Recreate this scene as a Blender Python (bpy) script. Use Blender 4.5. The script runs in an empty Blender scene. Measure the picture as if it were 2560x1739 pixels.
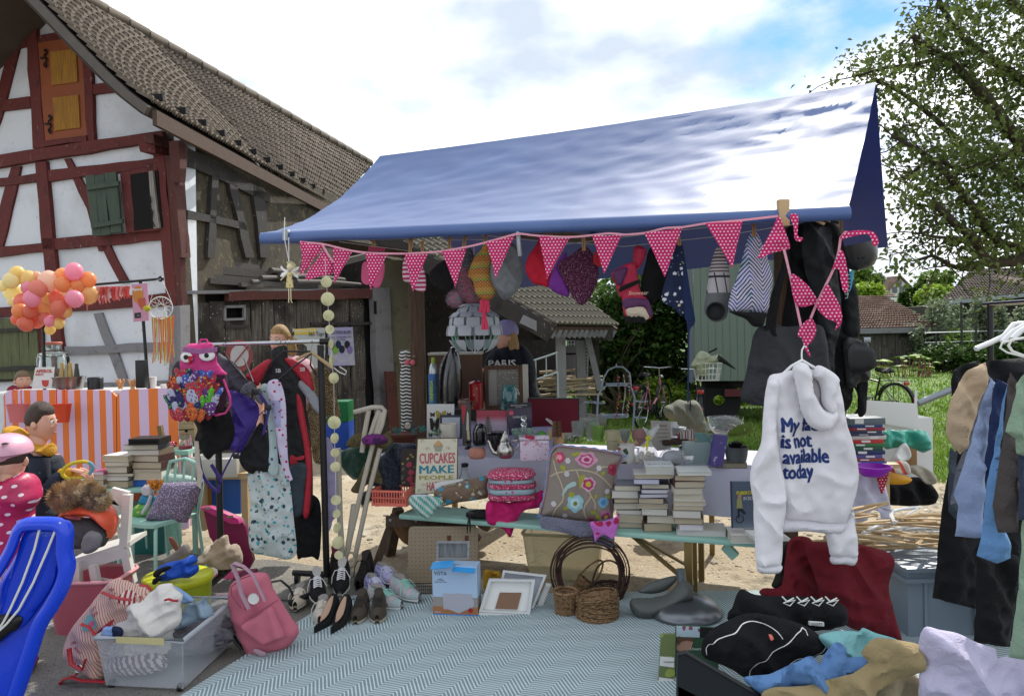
import bpy,bmesh,math,random
from math import sin,cos
import numpy as np
from mathutils import Vector,Matrix,noise
from mathutils.geometry import delaunay_2d_cdt
from mathutils.bvhtree import BVHTree
MT=Matrix.Translation;MR=Matrix.Rotation;Vc=Vector
SC=bpy.context.scene;COL=SC.collection
R=math.radians;PI=math.pi
class RR(random.Random):u=random.Random.uniform
NN=noise.noise;rN=range;EN=enumerate
random.seed(7)
FPX,CX,CY,CAMH=1850.0,1280.0,869.5,1.6
cam=bpy.data.cameras.new('camera');camo=bpy.data.objects.new('camera',cam);COL.objects.link(camo)
CM=MR(R(90-0.91),3,'X')@MR(R(-1.2),3,'Z')
camo.matrix_world=MT((0,0,CAMH))@CM.to_4x4()
cam.sensor_width=36;cam.lens=36*FPX/2560;cam.clip_end=2000;cam.clip_start=.05
SC.camera=camo
SUN_EL,SUN_AZ=45,26
W=bpy.data.worlds.new('World');SC.world=W;W.use_nodes=True
nt=W.node_tree;nt.nodes.clear()
def wn(t,**k):
 n=nt.nodes.new(t)
 for a,b in k.items():setattr(n,a,b)
 return n
sky=wn('ShaderNodeTexSky',sky_type='NISHITA',sun_disc=False)
sky.altitude=2500;sky.dust_density=.3;sky.ozone_density=3;sky.sun_elevation=R(SUN_EL);sky.sun_rotation=R(SUN_AZ)
bg=wn('ShaderNodeBackground');bg.inputs[1].default_value=.15
out=wn('ShaderNodeOutputWorld')
tc=wn('ShaderNodeTexCoord');sp=wn('ShaderNodeSeparateXYZ');nt.links.new(tc.outputs['Generated'],sp.inputs[0])
ad=wn('ShaderNodeMath',operation='ADD');nt.links.new(sp.outputs[2],ad.inputs[0]);ad.inputs[1].default_value=.22
mxm=wn('ShaderNodeMath',operation='MAXIMUM');nt.links.new(ad.outputs[0],mxm.inputs[0]);mxm.inputs[1].default_value=.06
dx=wn('ShaderNodeMath',operation='DIVIDE');nt.links.new(sp.outputs[0],dx.inputs[0]);nt.links.new(mxm.outputs[0],dx.inputs[1])
dy=wn('ShaderNodeMath',operation='DIVIDE');nt.links.new(sp.outputs[1],dy.inputs[0]);nt.links.new(mxm.outputs[0],dy.inputs[1])
cb=wn('ShaderNodeCombineXYZ');nt.links.new(dx.outputs[0],cb.inputs[0]);nt.links.new(dy.outputs[0],cb.inputs[1]);cb.inputs[2].default_value=9.9
ns=wn('ShaderNodeTexNoise');ns.inputs['Scale'].default_value=1.25;ns.inputs['Detail'].default_value=9;ns.inputs['Roughness'].default_value=.56;ns.inputs['Distortion'].default_value=.25
nt.links.new(cb.outputs[0],ns.inputs['Vector'])
rp=wn('ShaderNodeValToRGB');rp.color_ramp.elements[0].position=.31;rp.color_ramp.elements[1].position=.42
nt.links.new(ns.outputs[0],rp.inputs[0])
ns2=wn('ShaderNodeTexNoise');ns2.inputs['Scale'].default_value=2.1;ns2.inputs['Detail'].default_value=5;ns2.inputs['Roughness'].default_value=.5
nt.links.new(cb.outputs[0],ns2.inputs['Vector'])
rp2=wn('ShaderNodeValToRGB');rp2.color_ramp.elements[0].position=.36;rp2.color_ramp.elements[1].position=.64
rp2.color_ramp.elements[0].color=(2.1,2.4,2.8,1);rp2.color_ramp.elements[1].color=(4.9,5.,5.1,1)
nt.links.new(ns2.outputs[0],rp2.inputs[0])
mx=wn('ShaderNodeMix',data_type='RGBA');nt.links.new(rp.outputs[0],mx.inputs[0]);sv=wn('ShaderNodeVectorMath',operation='MULTIPLY');sv.inputs[1].default_value=(.5,.6,.72);nt.links.new(sky.outputs[0],sv.inputs[0]);nt.links.new(sv.outputs[0],mx.inputs[6]);nt.links.new(rp2.outputs[0],mx.inputs[7])
nt.links.new(mx.outputs[2],bg.inputs[0]);nt.links.new(bg.outputs[0],out.inputs[0])
sl=bpy.data.lights.new('sun','SUN');slo=bpy.data.objects.new('sun',sl);COL.objects.link(slo)
sl.energy=2.5;sl.angle=R(.6);sl.color=(1,.95,.86)
sd=Vc((sin(R(SUN_AZ))*cos(R(SUN_EL)),cos(R(SUN_AZ))*cos(R(SUN_EL)),sin(R(SUN_EL))))
slo.rotation_euler=sd.to_track_quat('Z','Y').to_euler();slo.location=sd*60
SC.view_settings.view_transform='Standard';SC.view_settings.look='None';SC.view_settings.gamma=1
SC.view_settings.use_curve_mapping=False;SC.view_settings.exposure=1.22
def ray(px,py):return(CM@Vc(((px-CX)/FPX,-(py-CY)/FPX,-1)))
def P(px,py,D):
 d=ray(px,py);return Vc((0,0,CAMH))+d*(D/d.y)
def GZ(px,py,z=0.):
 d=ray(px,py);return Vc((0,0,CAMH))+d*((z-CAMH)/d.z)
def crop(x0,y0,s):return lambda*p:[(x0+a*s,y0+b*s)for a,b in p]
cA=crop(0,0,.3927);cB=crop(0,600,.2754);cC=crop(0,960,.2754);cD=crop(0,1300,.2780);cE=crop(560,560,.2787)
cF=crop(400,840,.2914);cG=crop(440,1240,.29126);cH=crop(1000,560,.25328);cI=crop(880,860,.25329);cJ=crop(1300,940,.26596)
cK=crop(1000,1280,.27539);cL=crop(1480,540,.28399);cM=crop(1600,860,.36728);cN=crop(1540,1340,.32702);cO=crop(2060,560,.27871)
cR=crop(2100,960,.49356);cZ=crop(0,0,1.10155)
def lin(v):v/=255;return v/12.92 if v<=.04045 else((v+.055)/1.055)**2.4
def c(h):
 if isinstance(h,(tuple,list)):return(*h[:3],1)
 h=h.lstrip('#');return(lin(int(h[0:2],16)),lin(int(h[2:4],16)),lin(int(h[4:6],16)),1)
class V:
 nt=None
 def __init__(s,x):s.x=x
 @staticmethod
 def op(o,*a,cl=False):
  n=V.nt.nodes.new('ShaderNodeMath');n.operation=o;n.use_clamp=cl
  for i,v in EN(a):
   v=v.x if isinstance(v,V)else v
   if isinstance(v,(int,float)):n.inputs[i].default_value=v
   else:V.nt.links.new(v,n.inputs[i])
  return V(n.outputs[0])
 def __add__(s,o):return V.op('ADD',s,o)
 __radd__=__add__
 def __sub__(s,o):return V.op('SUBTRACT',s,o)
 def __rsub__(s,o):return V.op('SUBTRACT',o,s)
 def __mul__(s,o):return V.op('MULTIPLY',s,o)
 __rmul__=__mul__
 def __truediv__(s,o):return V.op('DIVIDE',s,o)
 def __lt__(s,o):return V.op('LESS_THAN',s,o)
 def __gt__(s,o):return V.op('GREATER_THAN',s,o)
def fr(a):return V.op('FRACT',a)
def fl(a):return V.op('FLOOR',a)
def ab(a):return V.op('ABSOLUTE',a)
def sn(a):return V.op('SINE',a)
def sq(a):return V.op('SQRT',a)
def mn(a,b):return V.op('MINIMUM',a,b)
def mxx(a,b):return V.op('MAXIMUM',a,b)
def ss(a,lo,hi):
 return V.op('MULTIPLY',V.op('SUBTRACT',a,lo),1/(hi-lo),cl=True)
class Ctx:
 def __init__(s,t,coord='Object'):
  s.t=t;n=t.nodes.new('ShaderNodeTexCoord');s.vec=n.outputs[coord]
  q=t.nodes.new('ShaderNodeSeparateXYZ');t.links.new(s.vec,q.inputs[0])
  s.X,s.Y,s.Z=(V(q.outputs[i])for i in rN(3))
 def v(s,x,y,z=0.):
  q=s.t.nodes.new('ShaderNodeCombineXYZ')
  for i,a in EN((x,y,z)):
   a=a.x if isinstance(a,V)else a
   if isinstance(a,(int,float)):q.inputs[i].default_value=a
   else:s.t.links.new(a,q.inputs[i])
  return q.outputs[0]
 def n(s,sc,det=3.,ro=.5,vec=None,dist=0.):
  n=s.t.nodes.new('ShaderNodeTexNoise');n.inputs['Scale'].default_value=sc;n.inputs['Detail'].default_value=det
  n.inputs['Roughness'].default_value=ro;n.inputs['Distortion'].default_value=dist
  s.t.links.new(vec or s.vec,n.inputs['Vector']);return V(n.outputs[0])
 def vor(s,sc,vec=None,feat='F1',rnd=1.):
  n=s.t.nodes.new('ShaderNodeTexVoronoi');n.feature=feat;n.inputs['Scale'].default_value=sc;n.inputs['Randomness'].default_value=rnd
  s.t.links.new(vec or s.vec,n.inputs['Vector'])
  if feat=='DISTANCE_TO_EDGE':return V(n.outputs[0]),None
  q=s.t.nodes.new('ShaderNodeSeparateColor');s.t.links.new(n.outputs['Color'],q.inputs[0])
  return V(n.outputs[0]),V(q.outputs[0])
Ms={}
def mat(name,base,ro=.7,ly=None,metal=0.,bu=None,bs=.3,var=0.,vs=6.,coat=0.,tn=0.,alpha=1.,sheen=0.,sub=0.,emis=None,ior=1.45,spec=None,coord='Object',transl=0.,rvar=0.):
 """base colour + optional masks [(mask, colour)] + noise variation + noise bump"""
 if name in Ms:return Ms[name]
 m=bpy.data.materials.new(name);m.use_nodes=True;t=m.node_tree;V.nt=t
 b=t.nodes['Principled BSDF'];cx=Ctx(t,coord)
 col=c(base);b.inputs['Roughness'].default_value=ro;b.inputs['Metallic'].default_value=metal
 b.inputs['IOR'].default_value=ior
 if spec is not None:b.inputs['Specular IOR Level'].default_value=spec
 b.inputs['Coat Weight'].default_value=coat;b.inputs['Transmission Weight'].default_value=tn
 b.inputs['Alpha'].default_value=alpha;b.inputs['Sheen Weight'].default_value=sheen
 if sub:b.inputs['Subsurface Weight'].default_value=sub;b.inputs['Subsurface Scale'].default_value=.02
 cur=t.nodes.new('ShaderNodeRGB');cur.outputs[0].default_value=col;cur=cur.outputs[0]
 if ly:
  for mask,cc in ly(cx):
   q=t.nodes.new('ShaderNodeMix');q.data_type='RGBA';t.links.new(mask.x,q.inputs[0]);t.links.new(cur,q.inputs[6])
   q.inputs[7].default_value=c(cc);cur=q.outputs[2]
 if var:
  n=cx.n(vs,5,.6);k=(n-.5)*(2*var)+1.
  q=t.nodes.new('ShaderNodeVectorMath');q.operation='SCALE';t.links.new(cur,q.inputs[0]);t.links.new(k.x,q.inputs['Scale']);cur=q.outputs[0]
 t.links.new(cur,b.inputs['Base Color'])
 if rvar:
  k=cx.n(vs*1.7,4)*rvar+(ro-rvar/2);t.links.new(k.x,b.inputs['Roughness'])
 if bu:
  h=bu(cx)if callable(bu)else cx.n(bu,4,.6)
  q=t.nodes.new('ShaderNodeBump');q.inputs['Strength'].default_value=bs;q.inputs['Distance'].default_value=.01
  t.links.new(h.x,q.inputs['Height']);t.links.new(q.outputs[0],b.inputs['Normal'])
 if emis:b.inputs['Emission Color'].default_value=c(emis[0]);b.inputs['Emission Strength'].default_value=emis[1]
 if transl:
  tr=t.nodes.new('ShaderNodeBsdfTranslucent');t.links.new(cur,tr.inputs[0]);ms=t.nodes.new('ShaderNodeMixShader');ms.inputs[0].default_value=transl
  t.links.new(b.outputs[0],ms.inputs[1]);t.links.new(tr.outputs[0],ms.inputs[2]);t.links.new(ms.outputs[0],t.nodes['Material Output'].inputs[0])
 Ms[name]=m;return m
def ch(h,name=None,**k):
 q=c(h)[:3];nm=h.strip('#');h=tuple(v*.4 for v in q)if max(q)<.03 else h
 k.setdefault('ro',.92);k.setdefault('bu',lambda x:x.n(260,2)*.25+ab(x.n(13,4,.6,dist=1.2)-.5)*-4.);k.setdefault('bs',.42);k.setdefault('var',.07);k.setdefault('vs',14)
 return mat(name or 'cloth_'+nm,h,**k)
def pc(h,name=None,**k):
 k.setdefault('ro',.38);k.setdefault('rvar',.15);return mat(name or 'plastic_'+h.strip('#'),h,**k)
def wood(h,name=None,ax='Z',sc=1.,dark=None,**k):
 def lay(x):
  a=dict(X=(4,60,60),Y=(60,4,60),Z=(60,60,4))[ax]
  n=x.n(sc,6,.65,vec=x.v(x.X*a[0],x.Y*a[1],x.Z*a[2]))
  return[(ss(n,.42,.72),dark or tuple(v*.45 for v in c(h)[:3]))]
 def bmp(x):
  a=dict(X=(4,90,90),Y=(90,4,90),Z=(90,90,4))[ax]
  return x.n(sc,5,.6,vec=x.v(x.X*a[0],x.Y*a[1],x.Z*a[2]))
 k.setdefault('ro',.8);k.setdefault('bs',.4);k.setdefault('var',.14)
 return mat(name or 'wood_'+h.strip('#')+ax,h,ly=lay,bu=bmp,**k)
def dots(name,base,dot,sp=.03,r=.27,**k):
 def lay(x):
  u=x.X/sp;v=x.Z/(sp*.87);row=fl(v);uu=fr(u+fr(row*.5))-.5;vv=fr(v)-.5
  return[((sq(uu*uu+vv*vv))<r,dot)]
 k.setdefault('ro',.9);return mat(name,base,ly=lay,**k)
def stripes(name,cols,w,ax='X',ang=0,**k):
 def lay(x):
  u={'X':x.X,'Y':x.Y,'Z':x.Z}[ax]
  if ang:u=x.X*cos(ang)+x.Z*sin(ang)
  f=fr(u/(w*len(cols))+50.)*len(cols);return[(f>i,cc)for i,cc in EN(cols)if i]
 k.setdefault('ro',.8);return mat(name,cols[0],ly=lay,**k)
def bh(name,base,specs,**k):
 """printed cloth: specs = [(scale, threshold, colour, seed)] scattered blots"""
 def lay(x):
  o=[]
  for sc,th,cc,sd_ in specs:
   d,q=x.vor(sc,vec=x.v(x.X+sd_,x.Y*.2,x.Z+sd_*.7));w_=(x.n(sc*2.2,2)-.5)*.6
   o.append(((d+w_)<th,cc))
  return o
 k.setdefault('ro',.9);k.setdefault('bu',200);k.setdefault('bs',.2);return mat(name,base,ly=lay,**k)
class MB:
 def __init__(s):s.v=[];s.f=[];s.mi=[]
 def add(s,vs,fs,mi=0):
  o=len(s.v);s.v+=[tuple(v)for v in vs];s.f+=[tuple(i+o for i in f)for f in fs];s.mi+=[mi]*len(fs);return s
 def box(s,x0,x1,y0,y1,z0,z1,M=None,mi=0,b=0):
  if b:
   bm=bmesh.new();bmesh.ops.create_cube(bm,size=1)
   for v in bm.verts:v.co=Vc(((x0+x1)/2+v.co.x*(x1-x0),(y0+y1)/2+v.co.y*(y1-y0),(z0+z1)/2+v.co.z*(z1-z0)))
   bmesh.ops.bevel(bm,geom=bm.edges[:],offset=b,segments=2,affect='EDGES',profile=.6)
   bm.verts.index_update();vs=[v.co.copy()for v in bm.verts];fs=[[v.index for v in f.verts]for f in bm.faces];bm.free()
  else:
   vs=[Vc((x,y,z))for x in(x0,x1)for y in(y0,y1)for z in(z0,z1)]
   fs=[(0,1,3,2),(4,6,7,5),(0,4,5,1),(2,3,7,6),(0,2,6,4),(1,5,7,3)]
  if M:vs=[M@v for v in vs]
  return s.add(vs,fs,mi)
 def bar(s,a,b,w,h,up=(0,0,1),mi=0):
  a=Vc(a);b=Vc(b);d=(b-a).normalized();u=Vc(up);sd_=d.cross(u)
  if sd_.length<1e-4:sd_=d.cross(Vc((0,1,0)))
  sd_.normalize();u=sd_.cross(d)
  vs=[p+sd_*x*w/2+u*z*h/2 for p in(a,b)for x,z in((-1,-1),(1,-1),(1,1),(-1,1))]
  return s.add(vs,[(0,1,2,3)[::-1],(4,5,6,7),(0,1,5,4),(1,2,6,5),(2,3,7,6),(3,0,4,7)],mi)
 def tb(s,pts,r,n=8,sq_=1.,cl_=False,mi=0):
  pts=[Vc(p)for p in pts];N=len(pts);rs=r if isinstance(r,(list,tuple))else[r]*N
  pr=None;vs=[]
  for i,p in EN(pts):
   if cl_:t=(pts[(i+1)%N]-pts[i-1])
   else:t=pts[min(i+1,N-1)]-pts[max(i-1,0)]
   t.normalize()
   if pr is None:pr=t.orthogonal().normalized()if abs(t.z)>.9 else Vc((0,0,1)).cross(t).normalized()
   pr=(pr-t*pr.dot(t)).normalized();q=t.cross(pr)
   for k in rN(n):
    a=2*PI*k/n;vs.append(p+pr*cos(a)*rs[i]+q*sin(a)*rs[i]*sq_)
  fs=[]
  for i in rN(N if cl_ else N-1):
   j=(i+1)%N
   for k in rN(n):l=(k+1)%n;fs.append((i*n+k,i*n+l,j*n+l,j*n+k))
  if not cl_:fs+=[tuple(rN(n))[::-1],tuple((N-1)*n+k for k in rN(n))]
  return s.add(vs,fs,mi)
 def lh(s,prof,n=24,cx=0.,cy=0.,sx=1.,sy=1.,M=None,mi=0,wob=None):
  vs=[];fs=[]
  for i,(r,z)in EN(prof):
   for k in rN(n):
    a=2*PI*k/n;rr=max(r,1e-5);w=wob(a,z)if wob else 1
    v=Vc((cx+rr*w*cos(a)*sx,cy+rr*w*sin(a)*sy,z));vs.append(M@v if M else v)
  for i in rN(len(prof)-1):
   for k in rN(n):l=(k+1)%n;fs.append((i*n+k,i*n+l,(i+1)*n+l,(i+1)*n+k))
  return s.add(vs,fs,mi)
 def pm(s,poly,y0,y1,M=None,mi=0):
  n=len(poly);vs=[Vc((x,y0,z))for x,z in poly]+[Vc((x,y1,z))for x,z in poly]
  ar=sum(poly[i][0]*poly[(i+1)%n][1]-poly[(i+1)%n][0]*poly[i][1]for i in rN(n))
  fs=[tuple(rN(n)),tuple(rN(2*n-1,n-1,-1))]+[(i,i+n,(i+1)%n+n,(i+1)%n)for i in rN(n)]
  if ar<0:fs=[f[::-1]for f in fs]
  if M:vs=[M@v for v in vs]
  return s.add(vs,fs,mi)
 def poly3(s,pts,off,mi=0):
  """flat 3D polygon thickened along off"""
  n=len(pts);pts=[Vc(p)for p in pts];off=Vc(off);vs=pts+[p+off for p in pts]
  return s.add(vs,[tuple(rN(n)),tuple(rN(2*n-1,n-1,-1))]+[(i,i+n,(i+1)%n+n,(i+1)%n)for i in rN(n)],mi)
 def ball(s,ct,r,n=16,M=None,mi=0,fn=None):
  if not isinstance(r,(tuple,list)):r=(r,r,r)
  vs=[];fs=[];m=max(n//2,4);ct=Vc(ct)
  for i in rN(m+1):
   ph=PI*i/m
   for k in rN(n):
    a=2*PI*k/n;d=Vc((sin(ph)*cos(a),sin(ph)*sin(a),cos(ph)));g=fn(d)if fn else 1
    v=Vc((d.x*r[0],d.y*r[1],d.z*r[2]))*g
    if M:v=M@v
    vs.append(ct+v)
  for i in rN(m):
   for k in rN(n):l=(k+1)%n;fs.append((i*n+k,(i+1)*n+k,(i+1)*n+l,i*n+l))
  return s.add(vs,fs,mi)
 def surf(s,fn,nu,nv,th=0.,mi=0,cl_=False):
  vs=[Vc(fn(i/nu,j/nv))for i in rN(nu+1)for j in rN(nv+1)]
  fs=[(i*(nv+1)+j,(i+1)*(nv+1)+j,(i+1)*(nv+1)+j+1,i*(nv+1)+j+1)for i in rN(nu)for j in rN(nv)]
  if th:
   nr=[Vc((0,0,0))for _ in vs]
   for f in fs:
    q=(vs[f[1]]-vs[f[0]]).cross(vs[f[3]]-vs[f[0]])
    if q.length>1e-12:
     for i in f:nr[i]+=q.normalized()
   N=len(vs);vs2=[v-(n_.normalized()*th if n_.length>1e-9 else n_)for v,n_ in zip(vs,nr)]
   fs2=[tuple(i+N for i in f[::-1])for f in fs]
   bd=[i*(nv+1)for i in rN(nu+1)]+[nu*(nv+1)+j for j in rN(1,nv+1)]+[i*(nv+1)+nv for i in rN(nu-1,-1,-1)]+[j for j in rN(nv-1,0,-1)]
   fs+=fs2+[(bd[i],bd[i]+N,bd[(i+1)%len(bd)]+N,bd[(i+1)%len(bd)])for i in rN(len(bd))];vs+=vs2
  return s.add(vs,fs,mi)
 def mesh(s,name,mats,sm=50):
  me=bpy.data.meshes.new(name);me.from_pydata(s.v,[],s.f)
  for m in(mats if isinstance(mats,(list,tuple))else[mats]):me.materials.append(m)
  if any(s.mi):me.polygons.foreach_set('material_index',s.mi)
  me.validate()
  if sm:
   me.shade_smooth();me.set_sharp_from_angle(angle=R(sm))
  return me
 def bd(s,name,mats,parent=None,sm=50,**k):return link(name,s.mesh(name,mats,sm),parent,**k)
def link(name,me,parent=None,label=None,cat=None,grp=None,kind=None,loc=None,rot=None):
 o=bpy.data.objects.new(name,me);COL.objects.link(o)
 if parent is not None:o.parent=parent.o if isinstance(parent,T)else parent
 for k,v in(('label',label),('category',cat),('group',grp),('kind',kind)):
  if v:o[k]=v
 if loc is not None:o.location=loc
 if rot is not None:o.rotation_euler=rot
 return o
class T:
 """a thing: an Empty at its base; px/py = where the base stands in the picture"""
 def __init__(s,name,label,cat,px=0,py=0,D=None,z=None,grp=None,rz=0,loc=None,rot=None):
  if isinstance(px,list):px,py=px[0]
  if cat=='':cat=name.split('_')[-1]
  if cat=='_':cat=name.replace('_',' ')
  s.loc=Vc(loc)if loc is not None else(P(px,py,D)if D is not None else GZ(px,py,z or 0))
  s.D=s.loc.y;s.S=s.D/FPX;s.o=link(name,None,None,label,cat,grp,loc=s.loc,rot=rot or(0,0,rz))
  s.o.empty_display_size=.1;s.px=px;s.py=py
 def m(s,pts,D=None):
  o=[]
  for a,b in pts:
   q=P(a,b,D or s.D)-s.loc;o.append((q.x,q.z))
  return o
 def m3(s,pts,dy=0.):
  """pixels (or (px,py,extra depth)) -> local 3D"""
  o=[]
  for p in pts:
   e=dy+(p[2]if len(p)>2 else 0);q=P(p[0],p[1],s.D+e)-s.loc;o.append(Vc((q.x,q.y,q.z)))
  return o
def struct(name,me):return link(name,me,kind='structure')
def resamp(pts,res,sm=True,cl_=True):
 pts=[Vc(p)for p in pts];n=len(pts);o=[]
 rng=rN(n)if cl_ else rN(n-1)
 for i in rng:
  g=(lambda k:pts[k%n])if cl_ else(lambda k:pts[max(0,min(n-1,k))])
  p0,p1,p2,p3=g(i-1),g(i),g(i+1),g(i+2);L_=(p2-p1).length;k=max(1,int(round(L_/res)))
  for j in rN(k):
   t=j/k
   if sm:o.append(.5*((2*p1)+(p2-p0)*t+(2*p0-5*p1+4*p2-p3)*t*t+(3*p1-p0-3*p2+p3)*t**3))
   else:o.append(p1.lerp(p2,t))
 if not cl_:o.append(pts[-1])
 return o
def inside(pts,poly):
 x=pts[:,0];y=pts[:,1];r=np.zeros(len(pts),bool);n=len(poly)
 for i in rN(n):
  x1,y1=poly[i];x2,y2=poly[(i+1)%n]
  cnd=((y1>y)!=(y2>y));xi=(x2-x1)*(y-y1)/((y2-y1)or 1e-12)+x1;r^=cnd&(x<xi)
 return r
def bdist(pts,poly):
 d=np.full(len(pts),1e9);n=len(poly)
 for i in rN(n):
  a=np.array(poly[i]);b=np.array(poly[(i+1)%n]);ab_=b-a;t=np.clip(((pts-a)@ab_)/(ab_@ab_+1e-15),0,1)
  d=np.minimum(d,np.linalg.norm(pts-(a+t[:,None]*ab_),axis=1))
 return d
def pf(outline,th,res=None,fold=None,w=None,sm=True,y0=0.,mb=None,mi=0,edge=.0015):
 """soft solid with a given outline (x,z): bulges th to the front and back, folds(x,z,d) shift it"""
 xs=[p[0]for p in outline];zs=[p[1]for p in outline];ext=max(max(xs)-min(xs),max(zs)-min(zs))
 res=min((res or ext/22)*.72,.0165)
 ol=[tuple(p)for p in resamp([(a,b)for a,b in outline],res,sm)]
 gx,gz=np.meshgrid(np.arange(min(xs)-res,max(xs)+res,res),np.arange(min(zs)-res,max(zs)+res,res*.87))
 gx=gx+(np.arange(gx.shape[0])%2)[:,None]*res*.5
 g=np.stack([gx.ravel(),gz.ravel()],1);g=g[inside(g,ol)]
 if len(g):g=g[bdist(g,ol)>res*.45]
 n=len(ol);pts=[Vc(p)for p in ol]+[Vc((float(a),float(b)))for a,b in g]
 vo,_,fo,_,_,_=delaunay_2d_cdt(pts,[(i,(i+1)%n)for i in rN(n)],[list(rN(n))],1,1e-6)
 A=np.array([(v.x,v.y)for v in vo]);d=bdist(A,ol);w=w or ext*.2
 pr=np.sqrt(np.clip(1-(1-np.clip(d/w,0,1))**2,0,1))
 mb=mb or MB();vs=[];N=len(A);bd=d<1e-6
 for side in(-1,1):
  for i in rN(N):
   f=fold(A[i,0],A[i,1],d[i])if fold else 0.
   f2=f if side<0 else f*.6
   vs.append((A[i,0],y0+side*(th*pr[i]+edge)+f2,A[i,1]))
 fs=[tuple(f)if sum((A[f[k],0]*A[f[(k+1)%len(f)],1]-A[f[(k+1)%len(f)],0]*A[f[k],1])for k in rN(len(f)))>0 else tuple(f[::-1])for f in fo]
 ed={}
 for f in fs:
  for k in rN(len(f)):ed[(f[k],f[(k+1)%len(f)])]=1
 rim=[(a,b)for(a,b)in ed if(b,a)not in ed]
 allf=fs+[tuple(i+N for i in f[::-1])for f in fs]+[(b,a,a+N,b+N)for a,b in rim]
 return mb.add(vs,allf,mi)
def fo(amp,fx=9.,fz=1.5,seed=0.,amp2=None):
 """hanging folds: vertical pleats that widen downwards plus sharp creases"""
 a2=amp*.62 if amp2 is None else amp2
 def f(x,z,d):
  n=NN(Vc((x*2.2+seed,z*1.7,seed)));k=sin(x*fx*2*PI+n*6+sin(z*fz*3+seed)*1.5);k=k*abs(k)**.3;w=n*.25
  q=1-abs(NN(Vc((x*7+z*6+w,z*5-x*4,seed+9))))*3;q2=1-abs(NN(Vc((x*13-z*8+w,z*10+x*5,seed+4))))*2.6
  return(amp*k*.6-a2*max(q,0)*1.1-a2*max(q2,0)*.55+a2*.5)*min(1,d*30+.3)
 return f
def crumple(ct,r,seed=0,n=40,amp=.28,flat=True,mb=None,mi=0,sc=1.):
 """a crumpled heap of cloth: ridged folds over a rounded mass"""
 mb=mb or MB()
 def fn(d):
  p=d*1.5*sc+Vc((seed*3.1,seed*1.7,seed));w_=noise.noise_vector(p*1.3)*.9;q=p*1.6+w_
  rd=1-abs(NN(q))*2;r2=1-abs(NN(q*2.1+Vc((5,1,2))))*2
  return 1+amp*(rd*.62+r2*.34-.35)
 o=len(mb.v);mb.ball(ct,r,n=n,fn=fn,mi=mi)
 if flat:
  zf=ct[2]-r[2]*.62
  for i in rN(o,len(mb.v)):
   x,y,z=mb.v[i]
   if z<zf:mb.v[i]=(x,y,zf+(z-zf)*.06)
 return mb
TXT={}
def text(s,size,off=0.,ext=.0006,shear=0.,al='CENTER',sx=1.,line=1.,sub=0):
 cu=bpy.data.curves.new('lettering','FONT');cu.body=s;cu.size=size;cu.extrude=ext;cu.shear=shear
 cu.align_x=al;cu.resolution_u=2;cu.space_line=line;cu.fill_mode='BOTH'
 ob=bpy.data.objects.new('lettering',cu);me=bpy.data.meshes.new_from_object(ob);bpy.data.objects.remove(ob);bpy.data.curves.remove(cu)
 if sub:
  bm=bmesh.new();bm.from_mesh(me);bmesh.ops.triangulate(bm,faces=bm.faces[:]);L_=sub
  for _ in rN(4):
   e=[e for e in bm.edges if e.calc_length()>L_]
   if not e:break
   bmesh.ops.subdivide_edges(bm,edges=e,cuts=1);bmesh.ops.triangulate(bm,faces=bm.faces[:])
  bm.to_mesh(me);bm.free()
 vs=[(v.co.x*sx,-v.co.z,v.co.y)for v in me.vertices];fs=[tuple(p.vertices)for p in me.polygons]
 bpy.data.meshes.remove(me);n=len(vs);k=off*1.3
 if off:fs=fs+[tuple(i+n*j for i in f)for j in(1,2,3)for f in fs];vs=vs+[(x+a*k,y-b*2e-4,z+q*k)for a,q,b in((1,0,1),(-1,0,2),(0,1,3))for x,y,z in vs]
 return vs,fs
def txt(mb,s,size,x,y,z,M=None,mi=0,fit=None,**k):
 """lettering centred at (x,z), facing the front at depth y; fit = width"""
 vs,fs=text(s,size,**k)
 if fit and vs:
  a=min(v[0]for v in vs);b=max(v[0]for v in vs);q=fit/(b-a);vs=[(v[0]*q,v[1],v[2])for v in vs]
 vs=[Vc((v[0]+x,v[1]+y,v[2]+z))for v in vs]
 if M:vs=[M@v for v in vs]
 return mb.add(vs,fs,mi)
def dp(mb,start,tgt,off=.003):
 """press vertices mb.v[start:] onto the front of mesh builder tgt (rays along +Y)"""
 bv=BVHTree.FromPolygons([Vc(v)for v in tgt.v],tgt.f)
 for i in rN(start,len(mb.v)):
  x,y,z=mb.v[i];h=bv.ray_cast(Vc((x,-5,z)),Vc((0,1,0)))
  if h[0]is not None:mb.v[i]=(x,h[0].y-off-max(0,-y)*.5,z)
def copy_tree(o,loc,rot=None,label=None,scale=None):
 q=o.copy();COL.objects.link(q);q.location=loc
 if rot is not None:q.rotation_euler=rot
 if scale is not None:q.scale=(scale,)*3
 if label:q['label']=label
 def rec(a,b):
  for ch in[x for x in a.children]:
   d=ch.copy();COL.objects.link(d);d.parent=b;rec(ch,d)
 rec(o,q);return q
ORD=['bottom','second','third','fourth','fifth','sixth','seventh','eighth','ninth','tenth','eleventh','twelfth','thirteenth','fourteenth']
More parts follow.
